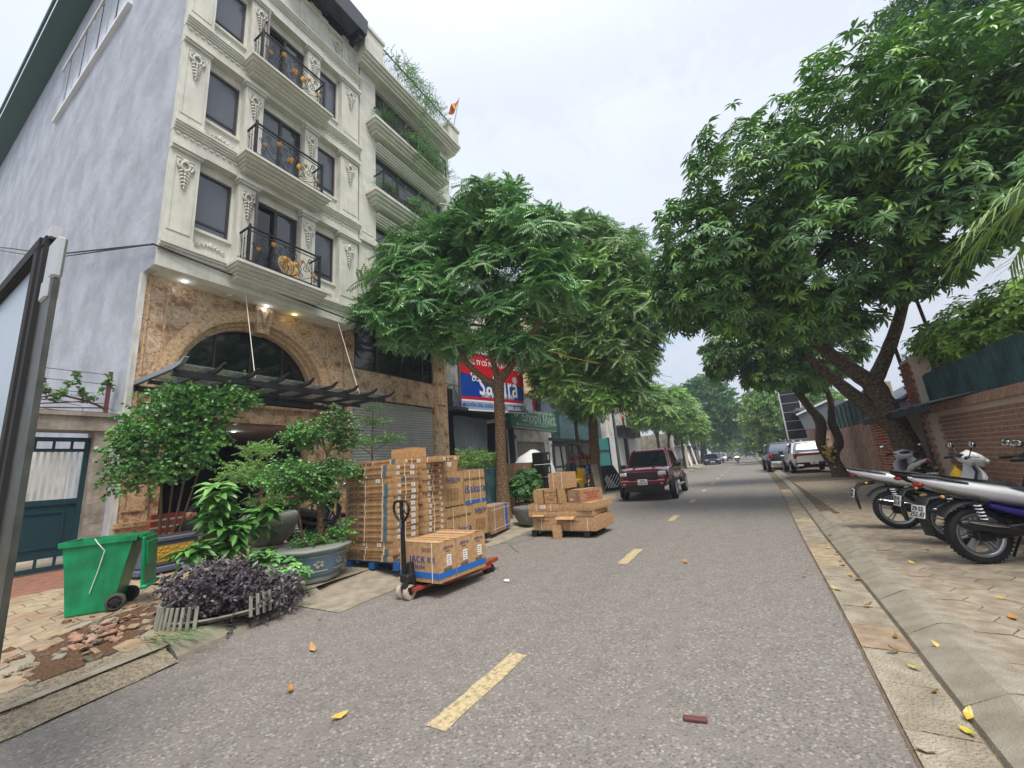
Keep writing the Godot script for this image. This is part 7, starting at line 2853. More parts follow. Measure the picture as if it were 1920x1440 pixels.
func make_cars() -> void:
	var back := turned(PI)
	# maroon pickup, facing us
	var t := car("pickup_truck", "maroon pickup truck parked facing us with black grille and tall body", "pickup truck", Vector3(-3.5, 0, -17.85), 0.02, M.paint_red,
		[[-2.62, 0.62, 1.12, 0.80], [-2.55, 0.5, 1.16, 0.9], [-1.4, 0.5, 1.17, 0.92], [-0.6, 0.5, 1.16, 0.92], [0.9, 0.5, 1.18, 0.92], [1.3, 0.52, 1.2, 0.93], [1.9, 0.52, 1.19, 0.93], [2.35, 0.5, 1.12, 0.9], [2.56, 0.48, 1.0, 0.82], [2.62, 0.5, 0.86, 0.76]],
		[1.16, 1.84, -0.85, 1.3, -0.6, 0.62, 0.86, 0.68], 0.40, [[1.72, 0.92, M.satin_black], [-1.5, 0.92, M.satin_black]], M.car_glass)
	bits(t, "grille", M.satin_black, [[Vector3(0, 0.9, 2.6), Vector3(1.08, 0.28, 0.09)], [Vector3(0, 0.5, 2.58), Vector3(1.3, 0.16, 0.1)]])
	var b := MB.new()
	for k in 3:
		b.box(Vector3(0, 0.82 + k * 0.08, 2.655), Vector3(1.0, 0.018, 0.02))
	part("grille_bar", b, M.matt_black, t)
	print_line("FORD", 0.13, M.paint_red, t, xf(Vector3(0, 0.9, 2.66)), 2.1)
	bits(t, "bumper", M.paint_red, [[Vector3(0, 0.66, 2.6), Vector3(1.62, 0.2, 0.16)]], 0.05)
	bits(t, "skid_plate", M.matt_black, [[Vector3(0, 0.42, 2.52), Vector3(1.4, 0.18, 0.2)]], 0.04)
	for sx in [-1, 1]:
		bits(t, "headlight", M.lamp_clear, [[Vector3(0.68 * sx, 0.96, 2.5), Vector3(0.3, 0.16, 0.2), turned(0.35 * sx)]], 0.04)
		bits(t, "headlight_bezel", M.satin_black, [[Vector3(0.7 * sx, 0.955, 2.47), Vector3(0.36, 0.22, 0.2), turned(0.35 * sx)]], 0.04)
		bits(t, "fog_lamp", M.lamp_amber, [[Vector3(0.66 * sx, 0.62, 2.66), Vector3(0.12, 0.07, 0.05)]], 0.02)
		bits(t, "side_step", M.steel, [[Vector3(0.95 * sx, 0.42, 0.1), Vector3(0.16, 0.05, 1.9)]], 0.015)
		b = MB.new()
		for z in [-0.72, 0.3, 1.2]:
			b.box(Vector3(0.925 * sx, 0.86, z), Vector3(0.006, 0.56, 0.012))
		b.box(Vector3(0.935 * sx, 1.0, 0.05), Vector3(0.03, 0.03, 0.18))
		b.box(Vector3(0.935 * sx, 1.0, -0.95), Vector3(0.03, 0.03, 0.18))
		part("door_line", b, M.satin_black, t)
		bits(t, "roof_rail", M.satin_black, [[Vector3(0.62 * sx, 1.87, 0.0), Vector3(0.04, 0.04, 1.2)]], 0.01)
	bits(t, "bed_bar", M.satin_black, [[Vector3(0, 1.45, -1.2), Vector3(1.3, 0.06, 0.06)], [Vector3(0.66, 1.3, -1.3), Vector3(0.07, 0.4, 0.3)], [Vector3(-0.66, 1.3, -1.3), Vector3(0.07, 0.4, 0.3)]])
	bits(t, "bonnet_ridge", M.paint_red, [[Vector3(0.36, 1.205, 1.8), Vector3(0.1, 0.03, 0.9)], [Vector3(-0.36, 1.205, 1.8), Vector3(0.1, 0.03, 0.9)]], 0.012)
	plate(t, xf(Vector3(0, 0.68, 2.69)), 0.34, 0.2, "29H", "544.26")
	# white car on the right kerb, rear to us
	t = car("white_car", "white compact car half on the right pavement, dark full width tail light", "car", Vector3(2.85, 0.1, -28.6), PI + 0.06, M.paint_white,
		[[-2.0, 0.5, 0.86, 0.72], [-1.95, 0.34, 1.08, 0.84], [-1.6, 0.28, 1.14, 0.9], [-0.5, 0.28, 1.12, 0.91], [0.9, 0.28, 1.08, 0.91], [1.7, 0.3, 0.94, 0.88], [2.0, 0.34, 0.8, 0.72], [2.05, 0.4, 0.7, 0.66]],
		[1.1, 1.64, -1.96, 1.2, -1.6, 0.4, 0.84, 0.66], 0.33, [[1.3, 0.9, M.satin_black], [-1.25, 0.9, M.satin_black]], M.car_glass_light)
	bits(t, "tail_light", M.lamp_red, [[Vector3(0, 1.0, -1.99), Vector3(1.56, 0.1, 0.06)], [Vector3(0.76, 0.9, -1.94), Vector3(0.16, 0.24, 0.1)], [Vector3(-0.76, 0.9, -1.94), Vector3(0.16, 0.24, 0.1)]])
	bits(t, "bumper", M.satin_black, [[Vector3(0, 0.5, -2.0), Vector3(1.66, 0.2, 0.1)], [Vector3(0, 0.34, -1.96), Vector3(1.4, 0.12, 0.1)]], 0.04)
	bits(t, "reflector_panel", M.paint_white, [[Vector3(0.62, 0.42, -2.03), Vector3(0.3, 0.1, 0.06)], [Vector3(-0.62, 0.42, -2.03), Vector3(0.3, 0.1, 0.06)]], 0.02)
	plate(t, xf(Vector3(0.0, 0.53, -2.06), back), 0.34, 0.16, "30K", "451.8")
	bits(t, "roof_rail", M.alloy, [[Vector3(0.6, 1.63, -0.4), Vector3(0.04, 0.04, 1.4)], [Vector3(-0.6, 1.63, -0.4), Vector3(0.04, 0.04, 1.4)]], 0.01)
	bits(t, "wiper", M.satin_black, [[Vector3(-0.1, 1.08, -1.9), Vector3(0.5, 0.03, 0.04)]], 0.01)
	# black pickup beyond it
	t = car("black_pickup", "black pickup truck with tonneau roof parked ahead of the white car", "pickup truck", Vector3(1.95, 0.02, -34.0), PI + 0.05, M.paint_black,
		[[-2.6, 0.6, 1.1, 0.82], [-2.55, 0.5, 1.3, 0.9], [-1.4, 0.5, 1.32, 0.92], [1.0, 0.5, 1.2, 0.92], [1.8, 0.5, 1.12, 0.92], [2.4, 0.5, 1.0, 0.86], [2.6, 0.5, 0.86, 0.76]],
		[1.3, 1.84, -2.5, 1.3, -2.3, 0.6, 0.86, 0.7], 0.39, [[1.65, 0.92, M.satin_black], [-1.45, 0.92, M.satin_black]], M.car_glass_light)
	bits(t, "tail_light", M.lamp_red, [[Vector3(0.82, 0.98, -2.56), Vector3(0.2, 0.26, 0.14)], [Vector3(-0.82, 0.98, -2.56), Vector3(0.2, 0.26, 0.14)]], 0.03)
	bits(t, "bumper", M.paint_silver, [[Vector3(0, 0.58, -2.64), Vector3(1.7, 0.18, 0.16)]], 0.04)
	bits(t, "tailgate_trim", M.alloy, [[Vector3(0, 1.0, -2.6), Vector3(0.5, 0.06, 0.05)]], 0.02)
	plate(t, xf(Vector3(0.3, 0.6, -2.73), back), 0.4, 0.13, "29C", "")
	# blue and white car far on the right, sedans on the left
	t = car("far_car", "white and dark blue car parked far on the right pavement", "car", Vector3(2.6, 0.1, -50), PI, M.paint_white,
		[[-2.0, 0.4, 0.9, 0.8], [-1.9, 0.3, 1.0, 0.88], [1.6, 0.3, 0.98, 0.88], [2.0, 0.35, 0.8, 0.75]], [0.98, 1.7, -1.8, 1.2, -1.7, 0.5, 0.82, 0.68], 0.34, [[1.25, 0.88, M.satin_black], [-1.25, 0.88, M.satin_black]], M.car_glass, "cars parked along the far road")
	bits(t, "rear_panel", M.paint_navy, [[Vector3(0, 0.9, -2.0), Vector3(1.3, 0.7, 0.1)]], 0.05)
	t = car("sedan", "dark sedan with gleaming bonnet parked facing us far on the left", "car", Vector3(-4.5, 0, -63.5), 0.12, M.paint_navy,
		[[-2.4, 0.4, 0.95, 0.8], [-2.2, 0.25, 1.0, 0.9], [0.9, 0.22, 0.93, 0.92], [1.7, 0.22, 0.86, 0.9], [2.2, 0.22, 0.76, 0.86], [2.42, 0.26, 0.6, 0.76]], [0.92, 1.45, -1.9, 1.1, -1.0, 0.3, 0.84, 0.62], 0.34, [[1.5, 0.9, M.satin_black], [-1.4, 0.9, M.satin_black]], M.car_glass, "cars parked along the far road")
	bits(t, "grille", M.satin_black, [[Vector3(0, 0.5, 2.38), Vector3(1.2, 0.3, 0.1)]], 0.04)
	for sx in [-1, 1]:
		bits(t, "headlight", M.lamp_clear, [[Vector3(0.66 * sx, 0.66, 2.25), Vector3(0.4, 0.1, 0.3), turned(0.4 * sx)]], 0.03)
	plate(t, xf(Vector3(0, 0.42, 2.46)), 0.5, 0.16, "30G", "")
	for q in [[Vector3(-4.4, 0, -73), M.paint_silver, "silver car parked behind the dark sedan on the left"], [Vector3(-4.2, 0, -84), M.paint_white, "white car farther along the left kerb"], [Vector3(-3.9, 0, -98), M.paint_black, "farthest dark car on the left near where the road fades"]]:
		car("far_car", q[2], "car", q[0], 0.05, q[1], [[-2.3, 0.4, 0.95, 0.8], [-2.1, 0.25, 1.0, 0.9], [1.0, 0.22, 0.95, 0.92], [2.0, 0.22, 0.84, 0.86], [2.35, 0.3, 0.6, 0.76]], [0.94, 1.5, -1.9, 1.1, -1.3, 0.3, 0.84, 0.64], 0.34, [[1.45, 0.9, M.satin_black], [-1.4, 0.9, M.satin_black]], M.car_glass, "cars parked along the far road")
	# vehicle coming on far away
	car("far_van", "dark van far away in the middle of the road", "van", Vector3(0.4, 0, -118), 0.0, M.paint_black, [[-2.3, 0.3, 1.1, 0.9], [2.0, 0.3, 1.1, 0.9], [2.3, 0.4, 0.9, 0.8]], [1.08, 1.95, -2.2, 1.9, -2.1, 1.4, 0.88, 0.76], 0.34, [[1.45, 0.9, M.satin_black], [-1.4, 0.9, M.satin_black]], M.car_glass)


func motorbike(label: String, at: Vector3, turn: float, main: Material, accent_m: Material, l1: String, l2: String, group := "motorbikes parked on the right pavement") -> Node3D:
	var o := thing("motorbike", label, "motorbike", at, turn, group)
	var side := Transform3D(turned(0, PI / 2), Vector3.ZERO)
	for q in [[0.0, 0.29, 0.052], [1.24, 0.285, 0.042]]:
		var b := MB.new()
		var c := Vector3(q[0], q[1], 0)
		b.lathe(P2([0.2, -0.03, 0.235, -0.045, 0.272, -q[2], 0.288, -q[2] * 0.62, q[1] + 0.003, 0.0, 0.288, q[2] * 0.62, 0.272, q[2], 0.235, 0.045, 0.2, 0.03]), 36, Transform3D(side.basis, c), false)
		# tread blocks
		for k in 40:
			var a := TAU * k / 40
			for sg in [-1, 1]:
				b.box(c + Vector3(cos(a), sin(a), 0) * 0.281 + Vector3(0, 0, q[2] * 0.72 * sg), Vector3(0.014, 0.02, 0.022), Basis(Vector3(0, 0, 1), a) * turned(0.5 * sg))
		var w := part("wheel", b, M.tyre, o)
		b = MB.new()
		b.lathe(P2([0.19, -0.035, 0.222, -0.042, 0.228, -0.038, 0.215, 0.0, 0.228, 0.038, 0.222, 0.042, 0.19, 0.035, 0.185, 0.0, 0.19, -0.035]), 36, Transform3D(side.basis, c), false)
		for k in 5:
			var a := TAU * k / 5 + 0.3
			for sg in [-0.13, 0.13]:
				b.bar(c + Vector3(cos(a + sg * 2.2), sin(a + sg * 2.2), 0) * 0.05, c + Vector3(cos(a + sg), sin(a + sg), 0) * 0.195, 0.016, 0.034, Vector3(0, 0, 1))
		part("rim", b, M.alloy, w)
		b = MB.new()
		b.lathe(P2([0.01, -0.06, 0.06, -0.055, 0.065, 0.055, 0.01, 0.06]), 16, Transform3D(side.basis, c))
		part("hub", b, M.grease, w)
	# chassis, engine and swing arm
	var b := MB.new()
	b.bar(Vector3(0, 0.29, 0.09), Vector3(0.55, 0.36, 0.09), 0.05, 0.035)
	b.bar(Vector3(0, 0.29, -0.09), Vector3(0.55, 0.36, -0.09), 0.05, 0.035)
	b.cbox(Vector3(0.0, 0.29, 0.1), Vector3(0.16, 0.1, 0.03), 0.012)
	b.tube(V([Vector3(0.1, 0.72, 0), Vector3(0.5, 0.62, 0), Vector3(0.9, 0.5, 0), Vector3(1.02, 0.8, 0), Vector3(0.98, 0.98, 0)]), 0.03, 8)
	part("frame", b, M.satin_black, o)
	b = MB.new()
	b.cbox(Vector3(0.58, 0.36, 0), Vector3(0.34, 0.22, 0.2), 0.05)
	b.cbox(Vector3(0.36, 0.37, -0.02), Vector3(0.24, 0.2, 0.18), 0.05)
	b.lathe(P2([0.02, 0.0, 0.1, 0.0, 0.11, 0.03, 0.06, 0.05]), 16, Transform3D(side.basis, Vector3(0.56, 0.36, 0.1)))
	b.cbox(Vector3(0.78, 0.4, 0), Vector3(0.16, 0.13, 0.14), 0.03)
	part("engine", b, M.grease, o)
	b = MB.new()
	b.cbox(Vector3(0.3, 0.34, 0.105), Vector3(0.44, 0.12, 0.03), 0.014, turned(0, 0, 0.1))
	part("chain_guard", b, M.satin_black, o)
	# right hand silencer
	b = MB.new()
	b.tube(V([Vector3(-0.24, 0.44, 0.15), Vector3(-0.2, 0.435, 0.15), Vector3(0.12, 0.37, 0.15), Vector3(0.3, 0.32, 0.14)]), [0.03, 0.052, 0.055, 0.03], 12)
	b.tube(V([Vector3(0.3, 0.32, 0.14), Vector3(0.55, 0.24, 0.1), Vector3(0.75, 0.3, 0.05)]), 0.018, 8)
	var mf := part("silencer", b, M.satin_black, o)
	b = MB.new()
	b.tube(V([Vector3(-0.22, 0.462, 0.178), Vector3(0.0, 0.42, 0.195), Vector3(0.14, 0.39, 0.19)]), [0.012, 0.034, 0.02], 8, true, 0.6)
	part("heat_shield", b, M.chrome, mf)
	# springs
	for sg in [-1, 1]:
		b = MB.new()
		b.rod(Vector3(0.02, 0.33, 0.13 * sg), Vector3(-0.03, 0.68, 0.13 * sg), 0.014)
		var sp := part("shock_absorber", b, M.satin_black, o)
		b = MB.new()
		for k in 7:
			b.torus(Transform3D(Basis(Vector3.RIGHT, PI / 2), Vector3(0.012 - 0.006 * k, 0.4 + k * 0.035, 0.13 * sg)), 0.028, 0.007, 12, 5)
		part("spring", b, M.scooter_white, sp)
	# side panels taper up to the tail
	for sg in [-1, 1]:
		b = MB.new()
		var sec := []
		for q in [[-0.5, 0.945, 0.93, 0.915, 0.02], [-0.32, 0.92, 0.86, 0.79, 0.1], [-0.05, 0.88, 0.78, 0.68, 0.15], [0.3, 0.8, 0.69, 0.57, 0.17], [0.52, 0.71, 0.61, 0.52, 0.15], [0.68, 0.62, 0.58, 0.54, 0.08]]:
			sec.append(V([Vector3(q[0], q[1], q[4] * 0.6 * sg), Vector3(q[0], lerpf(q[1], q[2], 0.5), q[4] * 0.95 * sg), Vector3(q[0], q[2], q[4] * sg), Vector3(q[0], q[3], q[4] * 0.62 * sg)]))
		b.loft(sec)
		part("side_panel", b, main, o)
		b = MB.new()
		b.loft([V([Vector3(0.1, 0.64, 0.1 * sg), Vector3(0.1, 0.6, 0.14 * sg), Vector3(0.1, 0.57, 0.1 * sg)]), V([Vector3(0.4, 0.55, 0.1 * sg), Vector3(0.4, 0.5, 0.16 * sg), Vector3(0.4, 0.44, 0.1 * sg)]), V([Vector3(0.86, 0.5, 0.08 * sg), Vector3(0.86, 0.44, 0.13 * sg), Vector3(0.86, 0.36, 0.08 * sg)])])
		part("lower_panel", b, accent_m, o)
		b = MB.new()
		b.tube(V([Vector3(-0.3, 0.72, 0.1 * sg), Vector3(-0.32, 0.72, 0.13 * sg), Vector3(-0.33, 0.715, 0.16 * sg)]), [0.012, 0.02, 0.01], 8)
		part("rear_indicator", b, M.lamp_amber, o)
	b = MB.new()
	b.loft([V([Vector3(-0.36, 0.895, -0.05), Vector3(-0.36, 0.91, 0), Vector3(-0.36, 0.895, 0.05), Vector3(-0.36, 0.86, 0.04), Vector3(-0.36, 0.86, -0.04)]), V([Vector3(-0.1, 0.86, -0.12), Vector3(-0.1, 0.89, 0), Vector3(-0.1, 0.86, 0.12), Vector3(-0.1, 0.8, 0.1), Vector3(-0.1, 0.8, -0.1)]),
		V([Vector3(0.22, 0.78, -0.14), Vector3(0.22, 0.8, 0), Vector3(0.22, 0.78, 0.14), Vector3(0.22, 0.71, 0.12), Vector3(0.22, 0.71, -0.12)]), V([Vector3(0.52, 0.74, -0.11), Vector3(0.52, 0.77, 0), Vector3(0.52, 0.74, 0.11), Vector3(0.52, 0.66, 0.1), Vector3(0.52, 0.66, -0.1)]), V([Vector3(0.7, 0.68, -0.06), Vector3(0.7, 0.72, 0), Vector3(0.7, 0.68, 0.06), Vector3(0.7, 0.62, 0.05), Vector3(0.7, 0.62, -0.05)])])
	part("seat", b, M.seat_black, o)
	b = MB.new()
	b.tube(V([Vector3(-0.05, 0.84, 0.13), Vector3(-0.3, 0.92, 0.1), Vector3(-0.48, 0.955, 0.03), Vector3(-0.48, 0.955, -0.03), Vector3(-0.3, 0.92, -0.1), Vector3(-0.05, 0.84, -0.13)]), 0.016, 8)
	part("grab_rail", b, M.seat_black, o)
	b = MB.new()
	b.ball(Vector3(-0.43, 0.85, 0), Vector3(0.05, 0.028, 0.06), 6, 10)
	part("tail_light", b, M.lamp_red, o)
	# rear mudguard with flap and plate
	b = MB.new()
	var rows := []
	for k in 9:
		var a := lerpf(0.9, 2.55, k / 8.0)
		var r := 0.345 + 0.02 * k / 8.0
		var w := lerpf(0.1, 0.075, k / 8.0)
		rows.append(V([Vector3(cos(a) * r - 0.02, 0.3 + sin(a) * r - 0.025, -w), Vector3(cos(a) * r - 0.02, 0.3 + sin(a) * r, -w * 0.9), Vector3(cos(a) * r - 0.02, 0.3 + sin(a) * r + 0.012, 0), Vector3(cos(a) * r - 0.02, 0.3 + sin(a) * r, w * 0.9), Vector3(cos(a) * r - 0.02, 0.3 + sin(a) * r - 0.025, w)]))
	b.loft(rows, false)
	b.loft([V([Vector3(-0.2, 0.74, -0.07), Vector3(-0.2, 0.74, 0.07), Vector3(-0.2, 0.7, 0.07), Vector3(-0.2, 0.7, -0.07)]), V([Vector3(-0.4, 0.71, -0.06), Vector3(-0.4, 0.71, 0.06), Vector3(-0.4, 0.67, 0.06), Vector3(-0.4, 0.67, -0.06)]), V([Vector3(-0.49, 0.6, -0.05), Vector3(-0.49, 0.6, 0.05), Vector3(-0.455, 0.58, 0.05), Vector3(-0.455, 0.58, -0.05)]), V([Vector3(-0.475, 0.42, -0.06), Vector3(-0.475, 0.42, 0.06), Vector3(-0.45, 0.42, 0.06), Vector3(-0.45, 0.42, -0.06)]), V([Vector3(-0.46, 0.3, -0.05), Vector3(-0.46, 0.3, 0.05), Vector3(-0.445, 0.3, 0.05), Vector3(-0.445, 0.3, -0.05)])])
	part("mudguard", b, M.matt_black, o)
	plate(o, Transform3D(turned(-PI / 2, 0.0) * turned(0, -0.25), Vector3(-0.5, 0.56, 0)), 0.19, 0.14, l1, l2)
	# front: leg shield, cowl, fork, bars
	for sg in [-1, 1]:
		b = MB.new()
		b.loft([V([Vector3(0.98, 0.99, 0.03 * sg), Vector3(0.94, 0.98, 0.11 * sg), Vector3(0.97, 0.93, 0.12 * sg)]), V([Vector3(1.08, 0.84, 0.04 * sg), Vector3(0.94, 0.82, 0.25 * sg), Vector3(1.02, 0.74, 0.25 * sg)]), V([Vector3(1.06, 0.62, 0.05 * sg), Vector3(0.86, 0.6, 0.26 * sg), Vector3(0.95, 0.52, 0.25 * sg)]), V([Vector3(0.94, 0.4, 0.05 * sg), Vector3(0.8, 0.38, 0.16 * sg), Vector3(0.84, 0.34, 0.14 * sg)]), V([Vector3(0.8, 0.3, 0.05 * sg), Vector3(0.74, 0.3, 0.1 * sg), Vector3(0.76, 0.27, 0.09 * sg)])])
		part("leg_shield", b, main, o)
		b = MB.new()
		b.rod(Vector3(1.06, 0.75, 0.075 * sg), Vector3(1.24, 0.285, 0.075 * sg), 0.024)
		part("fork_leg", b, M.steel, o)
		b = MB.new()
		b.tube(V([Vector3(0.96, 1.0, 0.08 * sg), Vector3(0.9, 1.04, 0.2 * sg), Vector3(0.84, 1.03, 0.3 * sg)]), 0.013, 8)
		b.tube(V([Vector3(0.87, 1.035, 0.25 * sg), Vector3(0.82, 1.025, 0.36 * sg)]), 0.02, 8)
		part("handlebar", b, M.satin_black, o)
		b = MB.new()
		b.rod(Vector3(0.91, 1.04, 0.22 * sg), Vector3(0.97, 1.03, 0.33 * sg), 0.007)
		part("brake_lever", b, M.steel, o)
		b = MB.new()
		b.tube(V([Vector3(0.91, 1.04, 0.2 * sg), Vector3(0.93, 1.14, 0.27 * sg), Vector3(0.92, 1.2, 0.33 * sg)]), 0.007, 6)
		b.ball(Vector3(0.93, 1.22, 0.36 * sg), Vector3(0.025, 0.05, 0.085), 8, 12)
		var mr := part("mirror", b, M.satin_black, o)
		b = MB.new()
		b.ball(Vector3(0.914, 1.22, 0.36 * sg), Vector3(0.013, 0.043, 0.077), 8, 12)
		part("mirror_glass", b, M.chrome, mr)
	b = MB.new()
	b.loft([V([Vector3(0.86, 1.04, -0.13), Vector3(0.87, 1.08, 0), Vector3(0.86, 1.04, 0.13), Vector3(0.88, 0.97, 0.08), Vector3(0.88, 0.97, -0.08)]), V([Vector3(0.96, 1.08, -0.21), Vector3(0.97, 1.14, 0), Vector3(0.96, 1.08, 0.21), Vector3(0.98, 0.9, 0.14), Vector3(0.98, 0.9, -0.14)]), V([Vector3(1.06, 1.04, -0.19), Vector3(1.08, 1.08, 0), Vector3(1.06, 1.04, 0.19), Vector3(1.07, 0.88, 0.12), Vector3(1.07, 0.88, -0.12)]), V([Vector3(1.13, 0.98, -0.08), Vector3(1.15, 1.0, 0), Vector3(1.13, 0.98, 0.08), Vector3(1.12, 0.92, 0.06), Vector3(1.12, 0.92, -0.06)])])
	part("headlamp_cowl", b, main, o)
	b = MB.new()
	b.ball(Vector3(0.885, 1.055, 0), Vector3(0.05, 0.035, 0.12), 6, 12)
	part("dashboard", b, M.satin_black, o)
	b = MB.new()
	b.ball(Vector3(1.12, 0.955, 0), Vector3(0.05, 0.05, 0.1), 8, 12)
	part("headlight", b, M.lamp_clear, o)
	b = MB.new()
	rows = []
	for k in 9:
		var a := lerpf(0.15, 2.6, k / 8.0)
		rows.append(V([Vector3(1.24 + cos(a) * 0.33, 0.285 + sin(a) * 0.33 - 0.03, -0.07), Vector3(1.24 + cos(a) * 0.335, 0.285 + sin(a) * 0.335, 0), Vector3(1.24 + cos(a) * 0.33, 0.285 + sin(a) * 0.33 - 0.03, 0.07)]))
	b.loft(rows, false)
	part("front_mudguard", b, main, o)
	b = MB.new()
	b.rod(Vector3(0.5, 0.3, -0.1), Vector3(0.42, 0.01, -0.2), 0.012)
	b.rod(Vector3(0.45, 0.28, -0.22), Vector3(0.45, 0.28, 0.22), 0.012)
	part("stand", b, M.satin_black, o)
	return o


func make_motorbikes() -> void:
	motorbike("white motorbike farthest from us, its tail pointing at the kerb beside the trunk", Vector3(1.9, 0.125, -8.75), 0.0, M.scooter_white, M.satin_black, "29-H1", "203.56")
	motorbike("dark motorbike half hidden between the two white motorbikes", Vector3(2.15, 0.125, -7.55), 0.12, M.satin_black, M.scooter_blue, "29-S2", "252.47")
	motorbike("white motorbike with blue lower panel and big rear wheel nearest the kerb", Vector3(2.02, 0.125, -6.5), 0.34, M.scooter_white, M.scooter_blue, "29-S2", "252.47")
	motorbike("motorbike cut by the right edge of the picture, large white plate", Vector3(2.66, 0.125, -5.0), 0.12, M.satin_black, M.scooter_blue, "89-E1", "451.25")
	motorbike("white motorbike parked behind the thick leaning trunk", Vector3(3.35, 0.11, -12.6), PI * 0.5, M.scooter_white, M.satin_black, "29-K1", "118.20")
	motorbike("dark motorbike behind the round concrete pot at the house entrance", Vector3(-7.75, 0.24, -4.75), PI * 0.55, M.satin_black, M.satin_black, "29-V3", "186.20", "motorbikes by the house")
	# rider coming towards us
	var mb := motorbike("dark motorbike with lit headlamp ridden towards us down the road", Vector3(-1.23, 0, -61.0), -PI / 2, M.satin_black, M.matt_black, "", "", "ridden motorbike")
	var b := MB.new()
	for sg in [-1, 1]:
		b.ball(Vector3(1.17, 0.84, 0.13 * sg), Vector3(0.05, 0.09, 0.1), 6, 10)
	part("headlamp_beam", b, M.lit_head, mb)


# ---------------------------------------------------------------- figures: one skin over tapered bones
func skin_field(bones: Array, p: Vector3, soft: float) -> float:
	var acc := 0.0
	for q in bones:
		var ab: Vector3 = q[1] - q[0]
		var h := clampf((p - q[0]).dot(ab) / ab.length_squared(), 0.0, 1.0)
		var d: float = p.distance_to(q[0] + ab * h) - lerpf(q[2], q[3], h)
		acc += exp(-d / soft)
	return -log(maxf(acc, 1e-30)) * soft


func skin(bones: Array, cell: float, soft: float) -> MB:
	var b := MB.new()
	var lo := Vector3.ONE * 1e9
	var hi := -lo
	for q in bones:
		for k in 2:
			var r := Vector3.ONE * (maxf(q[2], q[3]) + soft * 2.0)
			lo = lo.min(q[k] - r)
			hi = hi.max(q[k] + r)
	var n := Vector3i(((hi - lo) / cell).ceil()) + Vector3i.ONE * 2
	var val := PackedFloat32Array()
	val.resize(n.x * n.y * n.z)
	for z in n.z:
		for y in n.y:
			for x in n.x:
				val[(z * n.y + y) * n.x + x] = skin_field(bones, lo + Vector3(x, y, z) * cell, soft)
	var at := {}
	var step := [1, n.x, n.x * n.y]
	for z in n.z - 1:
		for y in n.y - 1:
			for x in n.x - 1:
				var k := (z * n.y + y) * n.x + x
				var inside := 0
				for c in 8:
					if val[k + (c & 1) + ((c >> 1) & 1) * step[1] + (c >> 2) * step[2]] < 0:
						inside += 1
				if inside == 0 or inside == 8:
					continue
				var sum := Vector3.ZERO
				var cnt := 0
				for c in 8:
					for ax in 3:
						if (c >> ax) & 1:
							continue
						var k0: int = k + (c & 1) + ((c >> 1) & 1) * step[1] + (c >> 2) * step[2]
						var v0 := val[k0]
						var v1 := val[k0 + step[ax]]
						if (v0 < 0) != (v1 < 0):
							var p := Vector3(c & 1, (c >> 1) & 1, c >> 2)
							p[ax] += v0 / (v0 - v1)
							sum += p
							cnt += 1
				var w := lo + (Vector3(x, y, z) + sum / cnt) * cell
				var e := cell * 0.5
				var g := Vector3(skin_field(bones, w + Vector3(e, 0, 0), soft) - skin_field(bones, w - Vector3(e, 0, 0), soft), skin_field(bones, w + Vector3(0, e, 0), soft) - skin_field(bones, w - Vector3(0, e, 0), soft), skin_field(bones, w + Vector3(0, 0, e), soft) - skin_field(bones, w - Vector3(0, 0, e), soft)).normalized()
				at[k] = b.v.size()
				b.put(w, g, Vector2(w.x, w.y))
	for k in at.keys():
		for ax in 3:
			var k1: int = k + step[ax]
			var u: int = step[(ax + 1) % 3]
			var w: int = step[(ax + 2) % 3]
			if k1 >= val.size() or (val[k] < 0) == (val[k1] < 0):
				continue
			if not (at.has(k - u) and at.has(k - w) and at.has(k - u - w)):
				continue
			var q := [at[k - u - w], at[k - w], at[k], at[k - u]]
			if val[k] < 0:
				q.reverse()
			b.i.append_array(PackedInt32Array([q[0], q[1], q[2], q[0], q[2], q[3]]))
	return b


func hand_bones(w: Vector3, d: Vector3, side: Vector3) -> Array:
	var o := [[w, w + d * 0.08, 0.024, 0.034]]
	var nn := d.cross(side).normalized()
	for k in 4:
		var root := w + d * 0.085 + side * (0.027 - 0.018 * k)
		var ln: float = [0.034, 0.038, 0.036, 0.028][k]
		o.append([root, root + d * ln, 0.009, 0.0085])
		o.append([root + d * ln, root + d * ln * 1.5 - nn * ln * 0.7, 0.0085, 0.007])
	o.append([w + d * 0.03 + side * 0.03, w + d * 0.075 + side * 0.055 - nn * 0.01, 0.012, 0.009])
	return o


